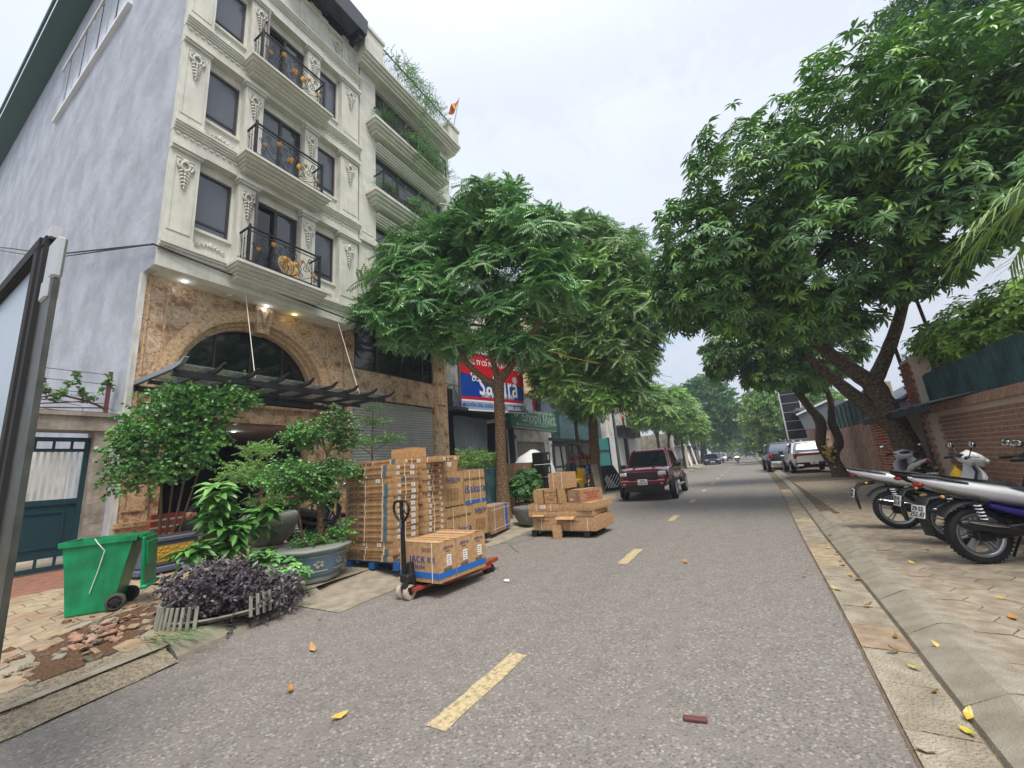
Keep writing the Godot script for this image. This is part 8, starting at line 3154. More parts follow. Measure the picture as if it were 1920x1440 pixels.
func head_of(o: Node3D, c: Vector3, look: Basis, hat: Material) -> void:
	var b := skin([[Vector3(0, 0.03, -0.01), Vector3(0, 0.0, 0.0), 0.088, 0.082], [Vector3(0, -0.05, 0.03), Vector3(0, -0.075, 0.045), 0.058, 0.04], [Vector3(0, 0.0, 0.09), Vector3(0, -0.03, 0.108), 0.012, 0.016], [Vector3(0.085, -0.01, 0), Vector3(0.09, -0.03, 0), 0.018, 0.014], [Vector3(-0.085, -0.01, 0), Vector3(-0.09, -0.03, 0), 0.018, 0.014], [Vector3(0, -0.06, 0.0), Vector3(0, -0.16, -0.02), 0.05, 0.052], [Vector3(-0.03, 0.02, 0.082), Vector3(0.03, 0.02, 0.082), 0.016, 0.016]], 0.012, 0.012)
	part("head", b, M.skin, o, Transform3D(look, c))
	b = MB.new()
	for s in [-1, 1]:
		b.ball(Vector3(0.033 * s, 0.003, 0.083), Vector3(0.014, 0.008, 0.008), 6, 8)
		b.box(Vector3(0.034 * s, 0.026, 0.094), Vector3(0.034, 0.006, 0.008))
	b.box(Vector3(0, -0.058, 0.092), Vector3(0.04, 0.006, 0.008))
	part("eyes_and_brows", b, M.hair, o, Transform3D(look, c))
	b = MB.new()
	b.ball(Vector3(0, 0.045, -0.022), Vector3(0.096, 0.088, 0.102), 10, 16)
	part("hair" if hat == M.hair else "helmet", b, hat, o, Transform3D(look, c))


func make_people() -> void:
	# man sitting low behind the blue planter
	var o := thing("person", "seated person in black top with patterned sleeve behind the blue planter", "person", Vector3(-9.55, 0.24, -3.86), 0.5)
	var bones := [[Vector3(0, 0.3, 0), Vector3(0, 0.66, 0.04), 0.15, 0.14], [Vector3(-0.16, 0.66, 0.04), Vector3(0.16, 0.66, 0.04), 0.07, 0.07], [Vector3(0, 0.68, 0.04), Vector3(0, 0.78, 0.05), 0.06, 0.055],
		[Vector3(0.09, 0.26, 0), Vector3(0.14, 0.36, 0.4), 0.095, 0.07], [Vector3(-0.09, 0.26, 0), Vector3(-0.14, 0.36, 0.4), 0.095, 0.07], [Vector3(0.14, 0.36, 0.4), Vector3(0.13, 0.05, 0.36), 0.065, 0.045], [Vector3(-0.14, 0.36, 0.4), Vector3(-0.13, 0.05, 0.36), 0.065, 0.045], [Vector3(0.13, 0.04, 0.34), Vector3(0.14, 0.03, 0.5), 0.04, 0.035], [Vector3(-0.13, 0.04, 0.34), Vector3(-0.14, 0.03, 0.5), 0.04, 0.035],
		[Vector3(-0.2, 0.65, 0.04), Vector3(-0.25, 0.42, 0.14), 0.055, 0.042], [Vector3(0.2, 0.65, 0.04), Vector3(0.25, 0.42, 0.14), 0.055, 0.042], [Vector3(0.25, 0.42, 0.14), Vector3(0.12, 0.42, 0.36), 0.04, 0.03], [Vector3(-0.25, 0.42, 0.14), Vector3(-0.12, 0.42, 0.36), 0.04, 0.03]]
	part("body", skin(bones, 0.022, 0.018), M.cloth_dark, o)
	var sl := [[Vector3(0.21, 0.65, 0.04), Vector3(0.255, 0.42, 0.14), 0.066, 0.055], [Vector3(0.255, 0.42, 0.14), Vector3(0.14, 0.42, 0.33), 0.053, 0.042]]
	part("sleeve", skin(sl, 0.018, 0.014), M.cloth_camo, o)
	var hb := hand_bones(Vector3(0.12, 0.42, 0.36), Vector3(-0.5, -0.1, 0.86).normalized(), Vector3(0.86, 0, 0.5).normalized())
	hb.append_array(hand_bones(Vector3(-0.12, 0.42, 0.36), Vector3(0.5, -0.1, 0.86).normalized(), Vector3(-0.86, 0, 0.5).normalized()))
	part("hand", skin(hb, 0.007, 0.004), M.skin, o)
	head_of(o, Vector3(0, 0.89, 0.07), turned(0.35, 0.2), M.hair)
	var b := MB.new()
	b.lathe(P2([0.15, 0.0, 0.13, 0.19, 0.12, 0.2]), 14)
	tag(part("low_stool", b, M.plastic_blue, self, xf(Vector3(-9.55, 0.24, -3.86))), "low blue plastic stool under the seated person", "stool")
	# rider
	o = thing("person", "rider in pale jacket and dark red helmet on the oncoming motorbike", "person", Vector3(-1.23, 0, -60.85), 0.0)
	bones = [[Vector3(0, 0.86, 0), Vector3(0, 1.26, 0.1), 0.15, 0.16], [Vector3(-0.17, 1.3, 0.1), Vector3(0.17, 1.3, 0.1), 0.07, 0.07], [Vector3(0, 1.3, 0.1), Vector3(0, 1.42, 0.12), 0.06, 0.055],
		[Vector3(-0.2, 1.3, 0.1), Vector3(-0.33, 1.1, 0.3), 0.06, 0.05], [Vector3(0.2, 1.3, 0.1), Vector3(0.33, 1.1, 0.3), 0.06, 0.05], [Vector3(-0.33, 1.1, 0.3), Vector3(-0.32, 1.05, 0.68), 0.05, 0.035], [Vector3(0.33, 1.1, 0.3), Vector3(0.32, 1.05, 0.68), 0.05, 0.035],
		[Vector3(-0.1, 0.84, 0), Vector3(-0.2, 0.74, 0.42), 0.1, 0.075], [Vector3(0.1, 0.84, 0), Vector3(0.2, 0.74, 0.42), 0.1, 0.075], [Vector3(-0.2, 0.74, 0.42), Vector3(-0.2, 0.34, 0.34), 0.07, 0.05], [Vector3(0.2, 0.74, 0.42), Vector3(0.2, 0.34, 0.34), 0.07, 0.05], [Vector3(-0.2, 0.32, 0.32), Vector3(-0.2, 0.3, 0.5), 0.045, 0.04], [Vector3(0.2, 0.32, 0.32), Vector3(0.2, 0.3, 0.5), 0.045, 0.04]]
	part("body", skin(bones, 0.03, 0.02), M.cloth_grey, o)
	hb = hand_bones(Vector3(0.32, 1.05, 0.66), Vector3(0, -0.1, 1), Vector3(-1, 0, 0))
	hb.append_array(hand_bones(Vector3(-0.32, 1.05, 0.66), Vector3(0, -0.1, 1), Vector3(1, 0, 0)))
	part("hand", skin(hb, 0.01, 0.005), M.skin, o)
	head_of(o, Vector3(0, 1.54, 0.14), Basis.IDENTITY, M.helmet)


# ---------------------------------------------------------------- potted plants, bin, small things
func plant(called: String, label: String, cat: String, base: Vector3, stems: Array, blobs: Array, leaf: ArrayMesh, m: Material, sd: int, size: Vector2, gap: float, up: float, tones: Array, bark: Material, shell := 0.2) -> Node3D:
	var t := thing(called, label, cat, base)
	R.seed = sd
	for q in stems:
		var b := MB.new()
		var p := PackedVector3Array()
		for v in q[0]:
			p.append(v - base)
		b.tube(p, q[1], 7)
		part("stem", b, bark, t)
	if blobs:
		var fo := foliage(blobs, sd, size, gap, up, tones, shell)
		var xs := []
		for x in fo[0]:
			xs.append(Transform3D(x.basis, x.origin - base))
		stuff(many("foliage", leaf, xs, fo[1], t, m))
	return t


func make_greenery() -> void:
	var g1 := [Color(0.75, 0.9, 0.75), Color(0.95, 1.1, 0.8), Color(0.6, 0.75, 0.62), Color(1.15, 1.25, 0.85)]
	var round_leaf := twig(12, 0.3, 0.085, 21, 0.75)
	plant("climbing_shrub", "leafy climbing shrub left of the entrance reaching up to the canopy", "shrub", Vector3(-9.7, 0.25, -3.5),
		[[[Vector3(-9.75, 0.25, -3.45), Vector3(-9.7, 1.2, -3.4), Vector3(-9.6, 2.2, -3.3)], [0.03, 0.025, 0.02]], [[Vector3(-9.7, 0.25, -3.55), Vector3(-9.6, 1.0, -3.6), Vector3(-9.5, 2.4, -3.7)], [0.025, 0.022, 0.018]], [[Vector3(-9.72, 0.25, -3.5), Vector3(-9.75, 1.3, -3.55), Vector3(-9.6, 3.4, -3.55)], [0.03, 0.02, 0.012]], [[Vector3(-9.68, 0.25, -3.6), Vector3(-9.5, 1.4, -3.75), Vector3(-9.4, 2.2, -3.9)], [0.02, 0.018, 0.012]]],
		[[Vector3(-9.5, 2.35, -3.3), Vector3(0.6, 0.5, 0.75), 330], [Vector3(-9.5, 2.75, -3.05), Vector3(0.45, 0.35, 0.4), 130], [Vector3(-9.45, 3.0, -3.8), Vector3(0.45, 0.55, 0.5), 200], [Vector3(-9.4, 3.3, -3.5), Vector3(0.5, 0.3, 0.55), 190], [Vector3(-9.3, 3.4, -4.3), Vector3(0.5, 0.2, 0.5), 90], [Vector3(-9.3, 1.9, -2.9), Vector3(0.4, 0.25, 0.4), 70], [Vector3(-10.2, 4.05, -4.6), Vector3(0.4, 0.06, 0.9), 26]],
		round_leaf, M.leaf_vine, 701, Vector2(0.75, 1.15), -0.3, 0.4, g1, M.twig)
	# hexagon pot and old bonsai
	var pt := thing("bonsai_pot", "big blue eight sided bonsai pot with pale flower reliefs", "pot", Vector3(-5.88, 0.14, -3.95))
	var b := MB.new()
	b.lathe(P2([0.34, 0.0, 0.37, 0.05, 0.35, 0.07, 0.42, 0.12, 0.47, 0.36, 0.48, 0.4, 0.54, 0.42, 0.54, 0.46, 0.49, 0.46, 0.47, 0.41]), 8)
	part("bowl", b, M.pot_blue, pt)
	b = MB.new()
	b.lathe(P2([0.485, 0.395, 0.545, 0.42, 0.545, 0.465, 0.485, 0.465]), 8)
	b.lathe(P2([0.36, 0.0, 0.385, 0.05, 0.365, 0.075]), 8)
	part("rim", b, M.pot_rim, pt)
	b = MB.new()
	b.lathe(P2([0.0, 0.43, 0.49, 0.42]), 8, Transform3D.IDENTITY, false)
	part("soil", b, M.dark_soil, pt)
	for k in 8:
		b = MB.new()
		var a := -TAU * (k + 0.5) / 8
		var n := Vector3(cos(a), 0, sin(a))
		var bs := Basis(Vector3(-sin(a), 0, cos(a)), Vector3.UP, n)
		var c := n * 0.418 + Vector3(0, 0.25, 0)
		for j in 5:
			var q := TAU * j / 5
			b.ball(c + bs * Vector3(cos(q) * 0.05, sin(q) * 0.035, 0.0), Vector3(0.03, 0.022, 0.012), 4, 6, bs)
		b.box(c + bs * Vector3(0, -0.09, -0.01), Vector3(0.24, 0.012, 0.012), bs)
		b.box(c + bs * Vector3(0, 0.105, 0.02), Vector3(0.28, 0.014, 0.012), bs)
		part("flower_relief", b, M.pot_cream, pt)
	var small := twig(14, 0.2, 0.055, 22, 0.55)
	plant("bonsai_tree", "old bonsai with a bare bent trunk in the blue eight sided pot", "bonsai", Vector3(-5.86, 0.55, -3.98),
		[[[Vector3(-5.9, 0.55, -4.0), Vector3(-5.84, 0.8, -4.06), Vector3(-5.86, 1.2, -4.02), Vector3(-5.82, 1.5, -4.1), Vector3(-5.86, 1.95, -4.15), Vector3(-5.86, 2.2, -4.05)], [0.06, 0.05, 0.04, 0.035, 0.025, 0.015]], [[Vector3(-5.86, 1.2, -4.02), Vector3(-5.8, 1.45, -3.7), Vector3(-5.86, 1.7, -3.45)], [0.03, 0.022, 0.012]], [[Vector3(-5.86, 1.95, -4.15), Vector3(-5.9, 2.2, -4.3), Vector3(-5.85, 2.6, -4.3)], [0.02, 0.016, 0.01]], [[Vector3(-5.92, 0.55, -3.85), Vector3(-5.95, 0.85, -3.8), Vector3(-5.9, 1.3, -3.7)], [0.03, 0.02, 0.012]], [[Vector3(-5.86, 1.34, -4.05), Vector3(-5.7, 1.36, -3.6), Vector3(-5.65, 1.35, -3.35)], [0.02, 0.018, 0.016]]],
		[[Vector3(-5.85, 2.25, -3.75), Vector3(0.25, 0.16, 0.3), 150], [Vector3(-5.85, 2.5, -4.3), Vector3(0.22, 0.22, 0.24), 110], [Vector3(-5.85, 2.2, -4.45), Vector3(0.2, 0.18, 0.2), 80], [Vector3(-5.85, 1.65, -3.55), Vector3(0.35, 0.22, 0.38), 220], [Vector3(-5.85, 1.6, -4.25), Vector3(0.32, 0.24, 0.36), 200], [Vector3(-5.85, 1.35, -3.9), Vector3(0.3, 0.14, 0.4), 120], [Vector3(-5.95, 0.66, -4.0), Vector3(0.3, 0.07, 0.34), 70], [Vector3(-5.7, 0.75, -4.28), Vector3(0.14, 0.12, 0.1), 36]],
		small, M.leaf_vine, 711, Vector2(0.75, 1.2), -0.3, 0.55, g1, M.bark)
	plant("cloud_bonsai", "feathery light green bonsai behind the round concrete pot", "bonsai", Vector3(-7.6, 0.85, -4.2),
		[[[Vector3(-7.6, 0.85, -4.2), Vector3(-7.65, 1.3, -4.1), Vector3(-7.7, 1.8, -4.15), Vector3(-7.75, 2.1, -4.05)], [0.05, 0.04, 0.03, 0.015]]],
		[[Vector3(-7.75, 2.2, -4.08), Vector3(0.28, 0.13, 0.3), 110], [Vector3(-7.7, 1.8, -3.85), Vector3(0.35, 0.2, 0.4), 170], [Vector3(-7.7, 1.65, -4.4), Vector3(0.4, 0.22, 0.45), 190], [Vector3(-7.7, 1.3, -4.3), Vector3(0.4, 0.16, 0.5), 120]],
		twig(26, 0.18, 0.04, 23, 0.3), M.leaf_lime, 721, Vector2(0.8, 1.2), -0.3, 0.6, [Color(0.75, 0.85, 0.7), Color(0.9, 1.0, 0.8), Color(0.6, 0.7, 0.6)], M.bark)
	var rp := thing("round_pot", "big round grey concrete pot on a low stand by the entrance", "pot", Vector3(-7.4, 0.22, -4.15))
	b = MB.new()
	b.lathe(P2([0.12, 0.3, 0.2, 0.32, 0.34, 0.45, 0.43, 0.65, 0.44, 0.78, 0.42, 0.84, 0.38, 0.86, 0.36, 0.8]), 24)
	part("bowl", b, M.pot_grey, rp)
	b = MB.new()
	b.lathe(P2([0.0, 0.79, 0.38, 0.78]), 20, Transform3D.IDENTITY, false)
	part("soil", b, M.dark_soil, rp)
	b = MB.new()
	for sx in [-1, 1]:
		for sz in [-1, 1]:
			b.cbox(Vector3(0.2 * sx, 0.14, 0.2 * sz), Vector3(0.07, 0.28, 0.07), 0.01)
	b.cbox(Vector3(0, 0.295, 0), Vector3(0.5, 0.05, 0.5), 0.01)
	part("stand", b, M.render_old, rp)
	# big leaved sapling
	var bl := rosette(9, 0.3, 0.1, 0.15, 0.35, 24)
	plant("broad_leaf_sapling", "sapling with long pointed light leaves in front of the round pot", "plant", Vector3(-6.75, 0.2, -3.2),
		[[[Vector3(-6.75, 0.2, -3.2), Vector3(-6.78, 0.8, -3.15), Vector3(-6.8, 1.5, -3.0)], [0.022, 0.018, 0.01]], [[Vector3(-6.76, 0.6, -3.18), Vector3(-6.75, 0.9, -3.45), Vector3(-6.75, 1.15, -3.65)], [0.015, 0.012, 0.008]], [[Vector3(-6.76, 0.45, -3.2), Vector3(-6.7, 0.65, -2.9), Vector3(-6.7, 0.75, -2.7)], [0.014, 0.01, 0.008]]],
		[[Vector3(-6.8, 1.5, -3.0), Vector3(0.08, 0.16, 0.08), 5], [Vector3(-6.8, 1.2, -3.05), Vector3(0.1, 0.2, 0.1), 5], [Vector3(-6.75, 0.95, -3.1), Vector3(0.14, 0.16, 0.14), 5], [Vector3(-6.75, 1.12, -3.6), Vector3(0.12, 0.12, 0.14), 6], [Vector3(-6.75, 0.9, -3.45), Vector3(0.14, 0.14, 0.16), 5], [Vector3(-6.7, 0.72, -2.75), Vector3(0.14, 0.08, 0.16), 5], [Vector3(-6.75, 0.65, -3.25), Vector3(0.16, 0.1, 0.2), 5]],
		bl, M.leaf_vine, 731, Vector2(0.85, 1.1), -1.0, 0.75, [Color(0.85, 0.95, 0.8), Color(0.7, 0.85, 0.7), Color(1.0, 1.1, 0.8)], M.twig)
	# purple planting in its little fence
	var ring := thing("fenced_planter", "small ring fence of pale pickets round the purple shrub", "planter", Vector3(-5.62, 0.13, -2.72))
	for k in 58:
		var a := TAU * k / 58
		if sin(a * 2.0 + 0.6) > 0.8:
			continue
		b = MB.new()
		b.cbox(Vector3(cos(a) * 0.6, 0.11, sin(a) * 0.66), Vector3(0.018, 0.22, 0.035), 0.004, Basis.from_euler(Vector3(0, -a, 0.12)))
		part("picket", b, M.planter_fence, ring)
	b = MB.new()
	var hp := PackedVector3Array()
	for k in 33:
		var a := TAU * k / 32
		hp.append(Vector3(cos(a) * 0.59, 0.07, sin(a) * 0.65))
	b.tube(hp, 0.012, 5)
	part("ring_rail", b, M.planter_fence, ring)
	b = MB.new()
	b.lathe(P2([0.0, 0.06, 0.58, 0.03]), 20, Transform3D.IDENTITY, false)
	part("soil", b, M.dark_soil, ring)
	plant("purple_shrub", "low dull purple leaved shrub filling the picket ring", "shrub", Vector3(-5.62, 0.15, -2.72),
		[[[Vector3(-5.62, 0.15, -2.72), Vector3(-5.6, 0.4, -2.7)], [0.03, 0.02]], [[Vector3(-5.7, 0.15, -2.5), Vector3(-5.7, 0.4, -2.4)], [0.02, 0.012]]],
		[[Vector3(-5.65, 0.42, -2.55), Vector3(0.6, 0.24, 0.5), 520], [Vector3(-5.5, 0.3, -2.9), Vector3(0.55, 0.2, 0.5), 380], [Vector3(-5.35, 0.18, -2.85), Vector3(0.35, 0.12, 0.45), 170]],
		twig(14, 0.16, 0.05, 25, 0.6), M.leaf_purple, 741, Vector2(0.8, 1.3), -0.4, 0.5, [Color(0.8, 0.8, 0.85), Color(1.0, 0.95, 1.0), Color(0.6, 0.6, 0.66), Color(1.2, 1.1, 1.15)], M.twig)
	plant("green_shrub", "low green shrub between the purple shrub and the blue pot", "shrub", Vector3(-5.75, 0.14, -3.25),
		[[[Vector3(-5.75, 0.14, -3.25), Vector3(-5.75, 0.5, -3.25)], [0.02, 0.01]]],
		[[Vector3(-5.9, 0.5, -3.2), Vector3(0.3, 0.22, 0.3), 120], [Vector3(-5.55, 0.36, -3.38), Vector3(0.28, 0.2, 0.26), 110]],
		rosette(6, 0.1, 0.05, 0.1, 0.25, 26), M.leaf_dark, 751, Vector2(0.8, 1.2), -0.6, 0.5, g1, M.twig)
	R.seed = 755
	b = MB.new()
	for k in 70:
		var p := Vector3(-5.3 + R.randfn() * 0.16, 0.14, -2.0 + R.randfn() * 0.1)
		var d := Vector3(R.randf_range(0.2, 0.5), R.randf_range(0.0, 0.08), R.randf_range(0.1, -0.35))
		b.quad(p, p + Vector3(0, 0, 0.008), p + d + Vector3(0, 0, 0.003), p + d)
	stuff(tag(part("grass_tuft", b, M.leaf_dark, self), "flattened grass clippings in front of the picket ring", "grass"))
	# tiered tree, round shrub in a box, low bush, planters
	var fine := twig(20, 0.2, 0.04, 27, 0.45)
	plant("tiered_tree", "small tiered tree with flat layers before the pale shutter", "tree", Vector3(-7.6, 0.25, -6.55),
		[[[Vector3(-7.6, 0.25, -6.55), Vector3(-7.6, 2.3, -6.55), Vector3(-7.6, 3.25, -6.57)], [0.03, 0.022, 0.008]], [[Vector3(-7.6, 2.1, -6.55), Vector3(-7.6, 2.3, -6.1)], [0.014, 0.006]], [[Vector3(-7.6, 2.15, -6.55), Vector3(-7.6, 2.5, -7.3)], [0.014, 0.006]], [[Vector3(-7.6, 2.7, -6.55), Vector3(-7.6, 2.92, -7.0)], [0.01, 0.005]]],
		[[Vector3(-7.6, 2.36, -6.3), Vector3(0.4, 0.05, 0.34), 70], [Vector3(-7.6, 2.46, -7.05), Vector3(0.35, 0.06, 0.5), 80], [Vector3(-7.6, 2.85, -6.6), Vector3(0.3, 0.05, 0.42), 60], [Vector3(-7.6, 3.2, -6.6), Vector3(0.15, 0.04, 0.25), 26]],
		fine, M.leaf_far, 761, Vector2(0.8, 1.2), -0.7, 0.8, [Color(0.8, 0.8, 0.7), Color(0.65, 0.7, 0.6)], M.bark_grey)
	var bx := thing("planter_box", "dark green box planter under the rounded shrub", "planter", Vector3(-6.9, 0.18, -9.75))
	b = MB.new()
	b.cbox(Vector3(0, 0.7, 0), Vector3(0.8, 1.4, 1.2), 0.02)
	part("box", b, M.wall_sheet, bx)
	plant("round_shrub", "rounded light green shrub above the strapped bundle, left of the trunk", "shrub", Vector3(-6.9, 1.55, -9.75),
		[[[Vector3(-6.9, 1.5, -9.75), Vector3(-6.9, 1.8, -9.75)], [0.04, 0.03]]],
		[[Vector3(-6.9, 1.85, -9.9), Vector3(0.5, 0.25, 0.85), 260], [Vector3(-6.9, 1.95, -9.4), Vector3(0.45, 0.22, 0.6), 150], [Vector3(-6.9, 1.75, -10.5), Vector3(0.4, 0.16, 0.5), 100]],
		fine, M.leaf_lime, 771, Vector2(0.9, 1.4), -0.6, 0.6, g1, M.bark_grey)
	plant("bushy_plant", "dense bright green bush in front of the shrouded machine, right of the trunk", "shrub", Vector3(-6.2, 0.3, -11.3),
		[[[Vector3(-6.2, 0.3, -11.3), Vector3(-6.2, 0.8, -11.3)], [0.04, 0.03]]], [[Vector3(-6.2, 0.95, -11.3), Vector3(0.5, 0.42, 0.75), 420], [Vector3(-6.2, 1.1, -11.5), Vector3(0.4, 0.35, 0.5), 160]],
		rosette(7, 0.13, 0.06, 0.1, 0.25, 28), M.leaf_vine, 781, Vector2(0.8, 1.3), -0.5, 0.5, [Color(0.85, 1, 0.8), Color(0.65, 0.8, 0.65), Color(1.05, 1.15, 0.9)], M.bark_grey)
	for q in [[Vector3(-6.2, 0.16, -11.3), 0.3, 0.3, "low dark pot under the dense bright bush"], [Vector3(-5.15, 0.12, -9.35), 0.33, 0.42, "empty round grey pot behind the black road pallet"]]:
		b = MB.new()
		var r: float = q[1]
		b.lathe(P2([r * 0.55, 0, r * 0.85, q[2] * 0.4, r, q[2] * 0.85, r, q[2], r * 0.9, q[2], r * 0.85, q[2] * 0.8]), 22)
		tag(part("round_pot", b, M.pot_grey, self, xf(q[0])), q[3], "pot")
	# balcony planting on the planted house
	var dr := strap_leaves(34, 0.85, 0.035, 29)
	var vine := twig(18, 0.34, 0.06, 30, 0.4)
	for k in 4:
		var y0: float = [8.6, 11.66, 14.72, 17.4][k]
		var t := thing("balcony_plants", ["spiky and trailing plants on the lowest planted balcony, behind the tree", "spiky and trailing plants on the middle planted balcony", "spiky and trailing plants on the top planted balcony", "wispy creeper over the roof railing of the planted house"][k], "plants", Vector3(-9.95, y0 + 0.3, -10.8), 0, "plants on the planted house")
		var xs := []
		var cs := []
		R.seed = 790 + k
		if k < 3:
			for j in 13:
				xs.append(Transform3D(Basis(Vector3.UP, R.randf() * TAU) * Basis.from_scale(Vector3.ONE * R.randf_range(0.7, 1.1)), Vector3(R.randf_range(-0.08, 0.15), 0.05, 1.75 - 0.12 * j if j < 5 else 1.7 - j * 0.27)))
				cs.append(Color(0.75, 0.9, 0.8))
			stuff(many("spiky_leaves", dr, xs, cs, t, M.leaf_dark))
		var fo := foliage([[Vector3(0.25, 0.1, -0.5), Vector3(0.2, 0.4, 1.4), 320], [Vector3(0.35, -0.4, -0.9), Vector3(0.1, 0.5, 1.2), 150], [Vector3(0.4, -0.9, 0.1), Vector3(0.05, 0.7, 0.12), 24], [Vector3(0.4, -1.0, -1.2), Vector3(0.05, 0.9, 0.1), 24]] if k < 3 else [[Vector3(0.2, 0.5, -0.2), Vector3(0.25, 0.5, 1.8), 420], [Vector3(0.35, -0.2, -0.6), Vector3(0.1, 0.6, 1.2), 90], [Vector3(0.2, 1.0, 0.6), Vector3(0.15, 0.5, 0.6), 50], [Vector3(0.45, -1.2, -0.4), Vector3(0.06, 0.9, 0.5), 50]], 795 + k, Vector2(0.7, 1.2), -0.3, 0.1, g1, 0.1)
		stuff(many("trailing_leaves", vine, fo[0], fo[1], t, M.leaf_dark))


func make_odds() -> void:
	# wheeled bin, lid hanging open
	var o := thing("wheeled_bin", "green wheeled bin with its lid hanging open, white strip down its side", "bin", Vector3(-7.3, 0.185, -2.0), 1.0)
	var b := MB.new()
	var rings := []
	for q in [[0.0, -0.19, 0.2, 0.19], [0.02, -0.2, 0.21, 0.2], [0.5, -0.25, 0.29, 0.22], [0.8, -0.29, 0.35, 0.235], [0.8, -0.32, 0.39, 0.26], [0.86, -0.325, 0.395, 0.265], [0.86, -0.29, 0.355, 0.235], [0.4, -0.23, 0.27, 0.2]]:
		rings.append(V([Vector3(q[1], q[0], q[3]), Vector3(q[1], q[0], -q[3]), Vector3(q[2], q[0], -q[3]), Vector3(q[2], q[0], q[3])]))
	for k in rings.size() - 1:
		for j in 4:
			var j2 := (j + 1) % 4
			b.quad(rings[k][j2], rings[k][j], rings[k + 1][j], rings[k + 1][j2])
	b.quad(rings[0][0], rings[0][1], rings[0][2], rings[0][3])
	b.quad(rings[7][3], rings[7][2], rings[7][1], rings[7][0])
	part("bin_body", b, M.bin_green, o)
	b = MB.new()
	b.cbox(Vector3(0, 0, 0), Vector3(0.035, 0.62, 0.5), 0.012)
	b.cbox(Vector3(0.015, -0.3, 0), Vector3(0.07, 0.05, 0.52), 0.012)
	b.cbox(Vector3(0.01, 0.1, 0), Vector3(0.05, 0.3, 0.4), 0.012)
	part("lid", b, M.bin_green, o, Transform3D(turned(0, 0, 0.06), Vector3(0.47, 0.52, 0)))
	b = MB.new()
	b.rod(Vector3(0.42, 0.84, -0.24), Vector3(0.42, 0.84, 0.24), 0.018)
	part("handle", b, M.bin_green, o)
	for sz in [-1.0, 1.0]:
		b = MB.new()
		b.lathe(P2([0.07, -0.025, 0.095, -0.025, 0.1, 0.0, 0.095, 0.025, 0.07, 0.025]), 24, Transform3D(turned(0, PI / 2), Vector3(0.25, 0.1, 0.23 * sz)), false)
		var w := part("wheel", b, M.tyre_dusty, o)
		b = MB.new()
		b.lathe(P2([0.01, -0.015, 0.072, -0.012, 0.072, 0.012, 0.01, 0.018]), 18, Transform3D(turned(0, PI / 2), Vector3(0.25, 0.1, 0.23 * sz)))
		for k in 6:
			b.bar(Vector3(0.25, 0.1, (0.23 + 0.015) * sz), Vector3(0.25 + cos(k * 1.047) * 0.068, 0.1 + sin(k * 1.047) * 0.068, (0.23 + 0.015) * sz), 0.012, 0.012, Vector3(0, 0, 1))
		part("wheel_disc", b, M.rubber, w)
	b = MB.new()
	b.tube(V([Vector3(0.0, 0.87, 0.27), Vector3(0.03, 0.82, 0.275), Vector3(0.1, 0.72, 0.262), Vector3(0.06, 0.5, 0.245), Vector3(0.0, 0.24, 0.225)]), 0.009, 6, true, 0.5)
	part("white_strip", b, M.label_white, o)
	# long blue planter with gold relief
	o = thing("long_planter", "long grey blue planter with gold relief panel behind the green bin", "planter", Vector3(-9.0, 0.24, -3.25), 0.12)
	b = MB.new()
	b.cbox(Vector3(0, 0.32, 0), Vector3(0.42, 0.4, 0.86), 0.03)
	b.cbox(Vector3(0, 0.55, 0), Vector3(0.5, 0.08, 0.94), 0.02)
	b.cbox(Vector3(0, 0.07, 0), Vector3(0.46, 0.1, 0.9), 0.02)
	part("trough", b, M.planter_blue, o)
	b = MB.new()
	b.box(Vector3(0.212, 0.32, 0), Vector3(0.01, 0.26, 0.68))
	R.seed = 800
	for k in 40:
		b.ball(Vector3(0.216, 0.32 + R.randf_range(-0.09, 0.09), R.randf_range(-0.3, 0.3)), Vector3(0.012, R.randf_range(0.015, 0.035), R.randf_range(0.015, 0.04)), 4, 6)
	part("relief_panel", b, M.relief_gold, o)
	b = MB.new()
	b.box(Vector3(0, 0.595, 0), Vector3(0.44, 0.01, 0.88))
	part("soil", b, M.dark_soil, o)
	o = thing("striped_board", "orange board with white stripes propped behind the seated person", "board", Vector3(-10.1, 0.3, -3.7), 0.3)
	b = MB.new()
	b.cbox(Vector3(0, 0.62, 0), Vector3(0.04, 0.5, 0.75), 0.01)
	b.cbox(Vector3(-0.02, 0.2, 0), Vector3(0.04, 0.4, 0.5), 0.01)
	part("board", b, M.jack_orange, o)
	for k in 3:
		b = MB.new()
		b.box(Vector3(0.022, 0.48 + k * 0.14, 0), Vector3(0.006, 0.035, 0.75))
		part("stripe", b, M.label_white, o)
	o = thing("terracotta_pot", "small terracotta pot standing by the long pointed leaf sapling", "pot", Vector3(-6.6, 0.18, -2.95))
	b = MB.new()
	b.lathe(P2([0.08, 0, 0.11, 0.16, 0.13, 0.16, 0.13, 0.2, 0.1, 0.2]), 16)
	part("pot_body", b, M.pot_terra, o)
	# rubble
	var heap := thing("rubble_heap", "heap of broken brick and tile on the bare soil beside the green bin", "rubble", Vector3(-6.1, 0.14, -1.75))
	R.seed = 810
	for k in 150:
		var u := R.randfn() * 0.5
		var v := R.randfn() * 0.16 * (1.2 if k < 60 else 2.2)
		var p := Vector3(-0.83, 0, -0.55) * u + Vector3(0.55, 0, -0.83) * v
		var s := R.randf_range(0.025, 0.065) * (1.5 if k % 9 == 0 else 1.0)
		b = MB.new()
		b.cbox(Vector3.ZERO, Vector3(s * R.randf_range(0.8, 2.0), s * R.randf_range(0.25, 0.7), s * R.randf_range(0.7, 1.3)), s * 0.12)
		for j in b.v.size():
			var n0 := b.v[j]
			b.v[j] = n0 + Vector3(sin(n0.z * 90 + k), sin(n0.x * 70 + k * 2), sin(n0.y * 80 + k * 3)) * s * 0.09
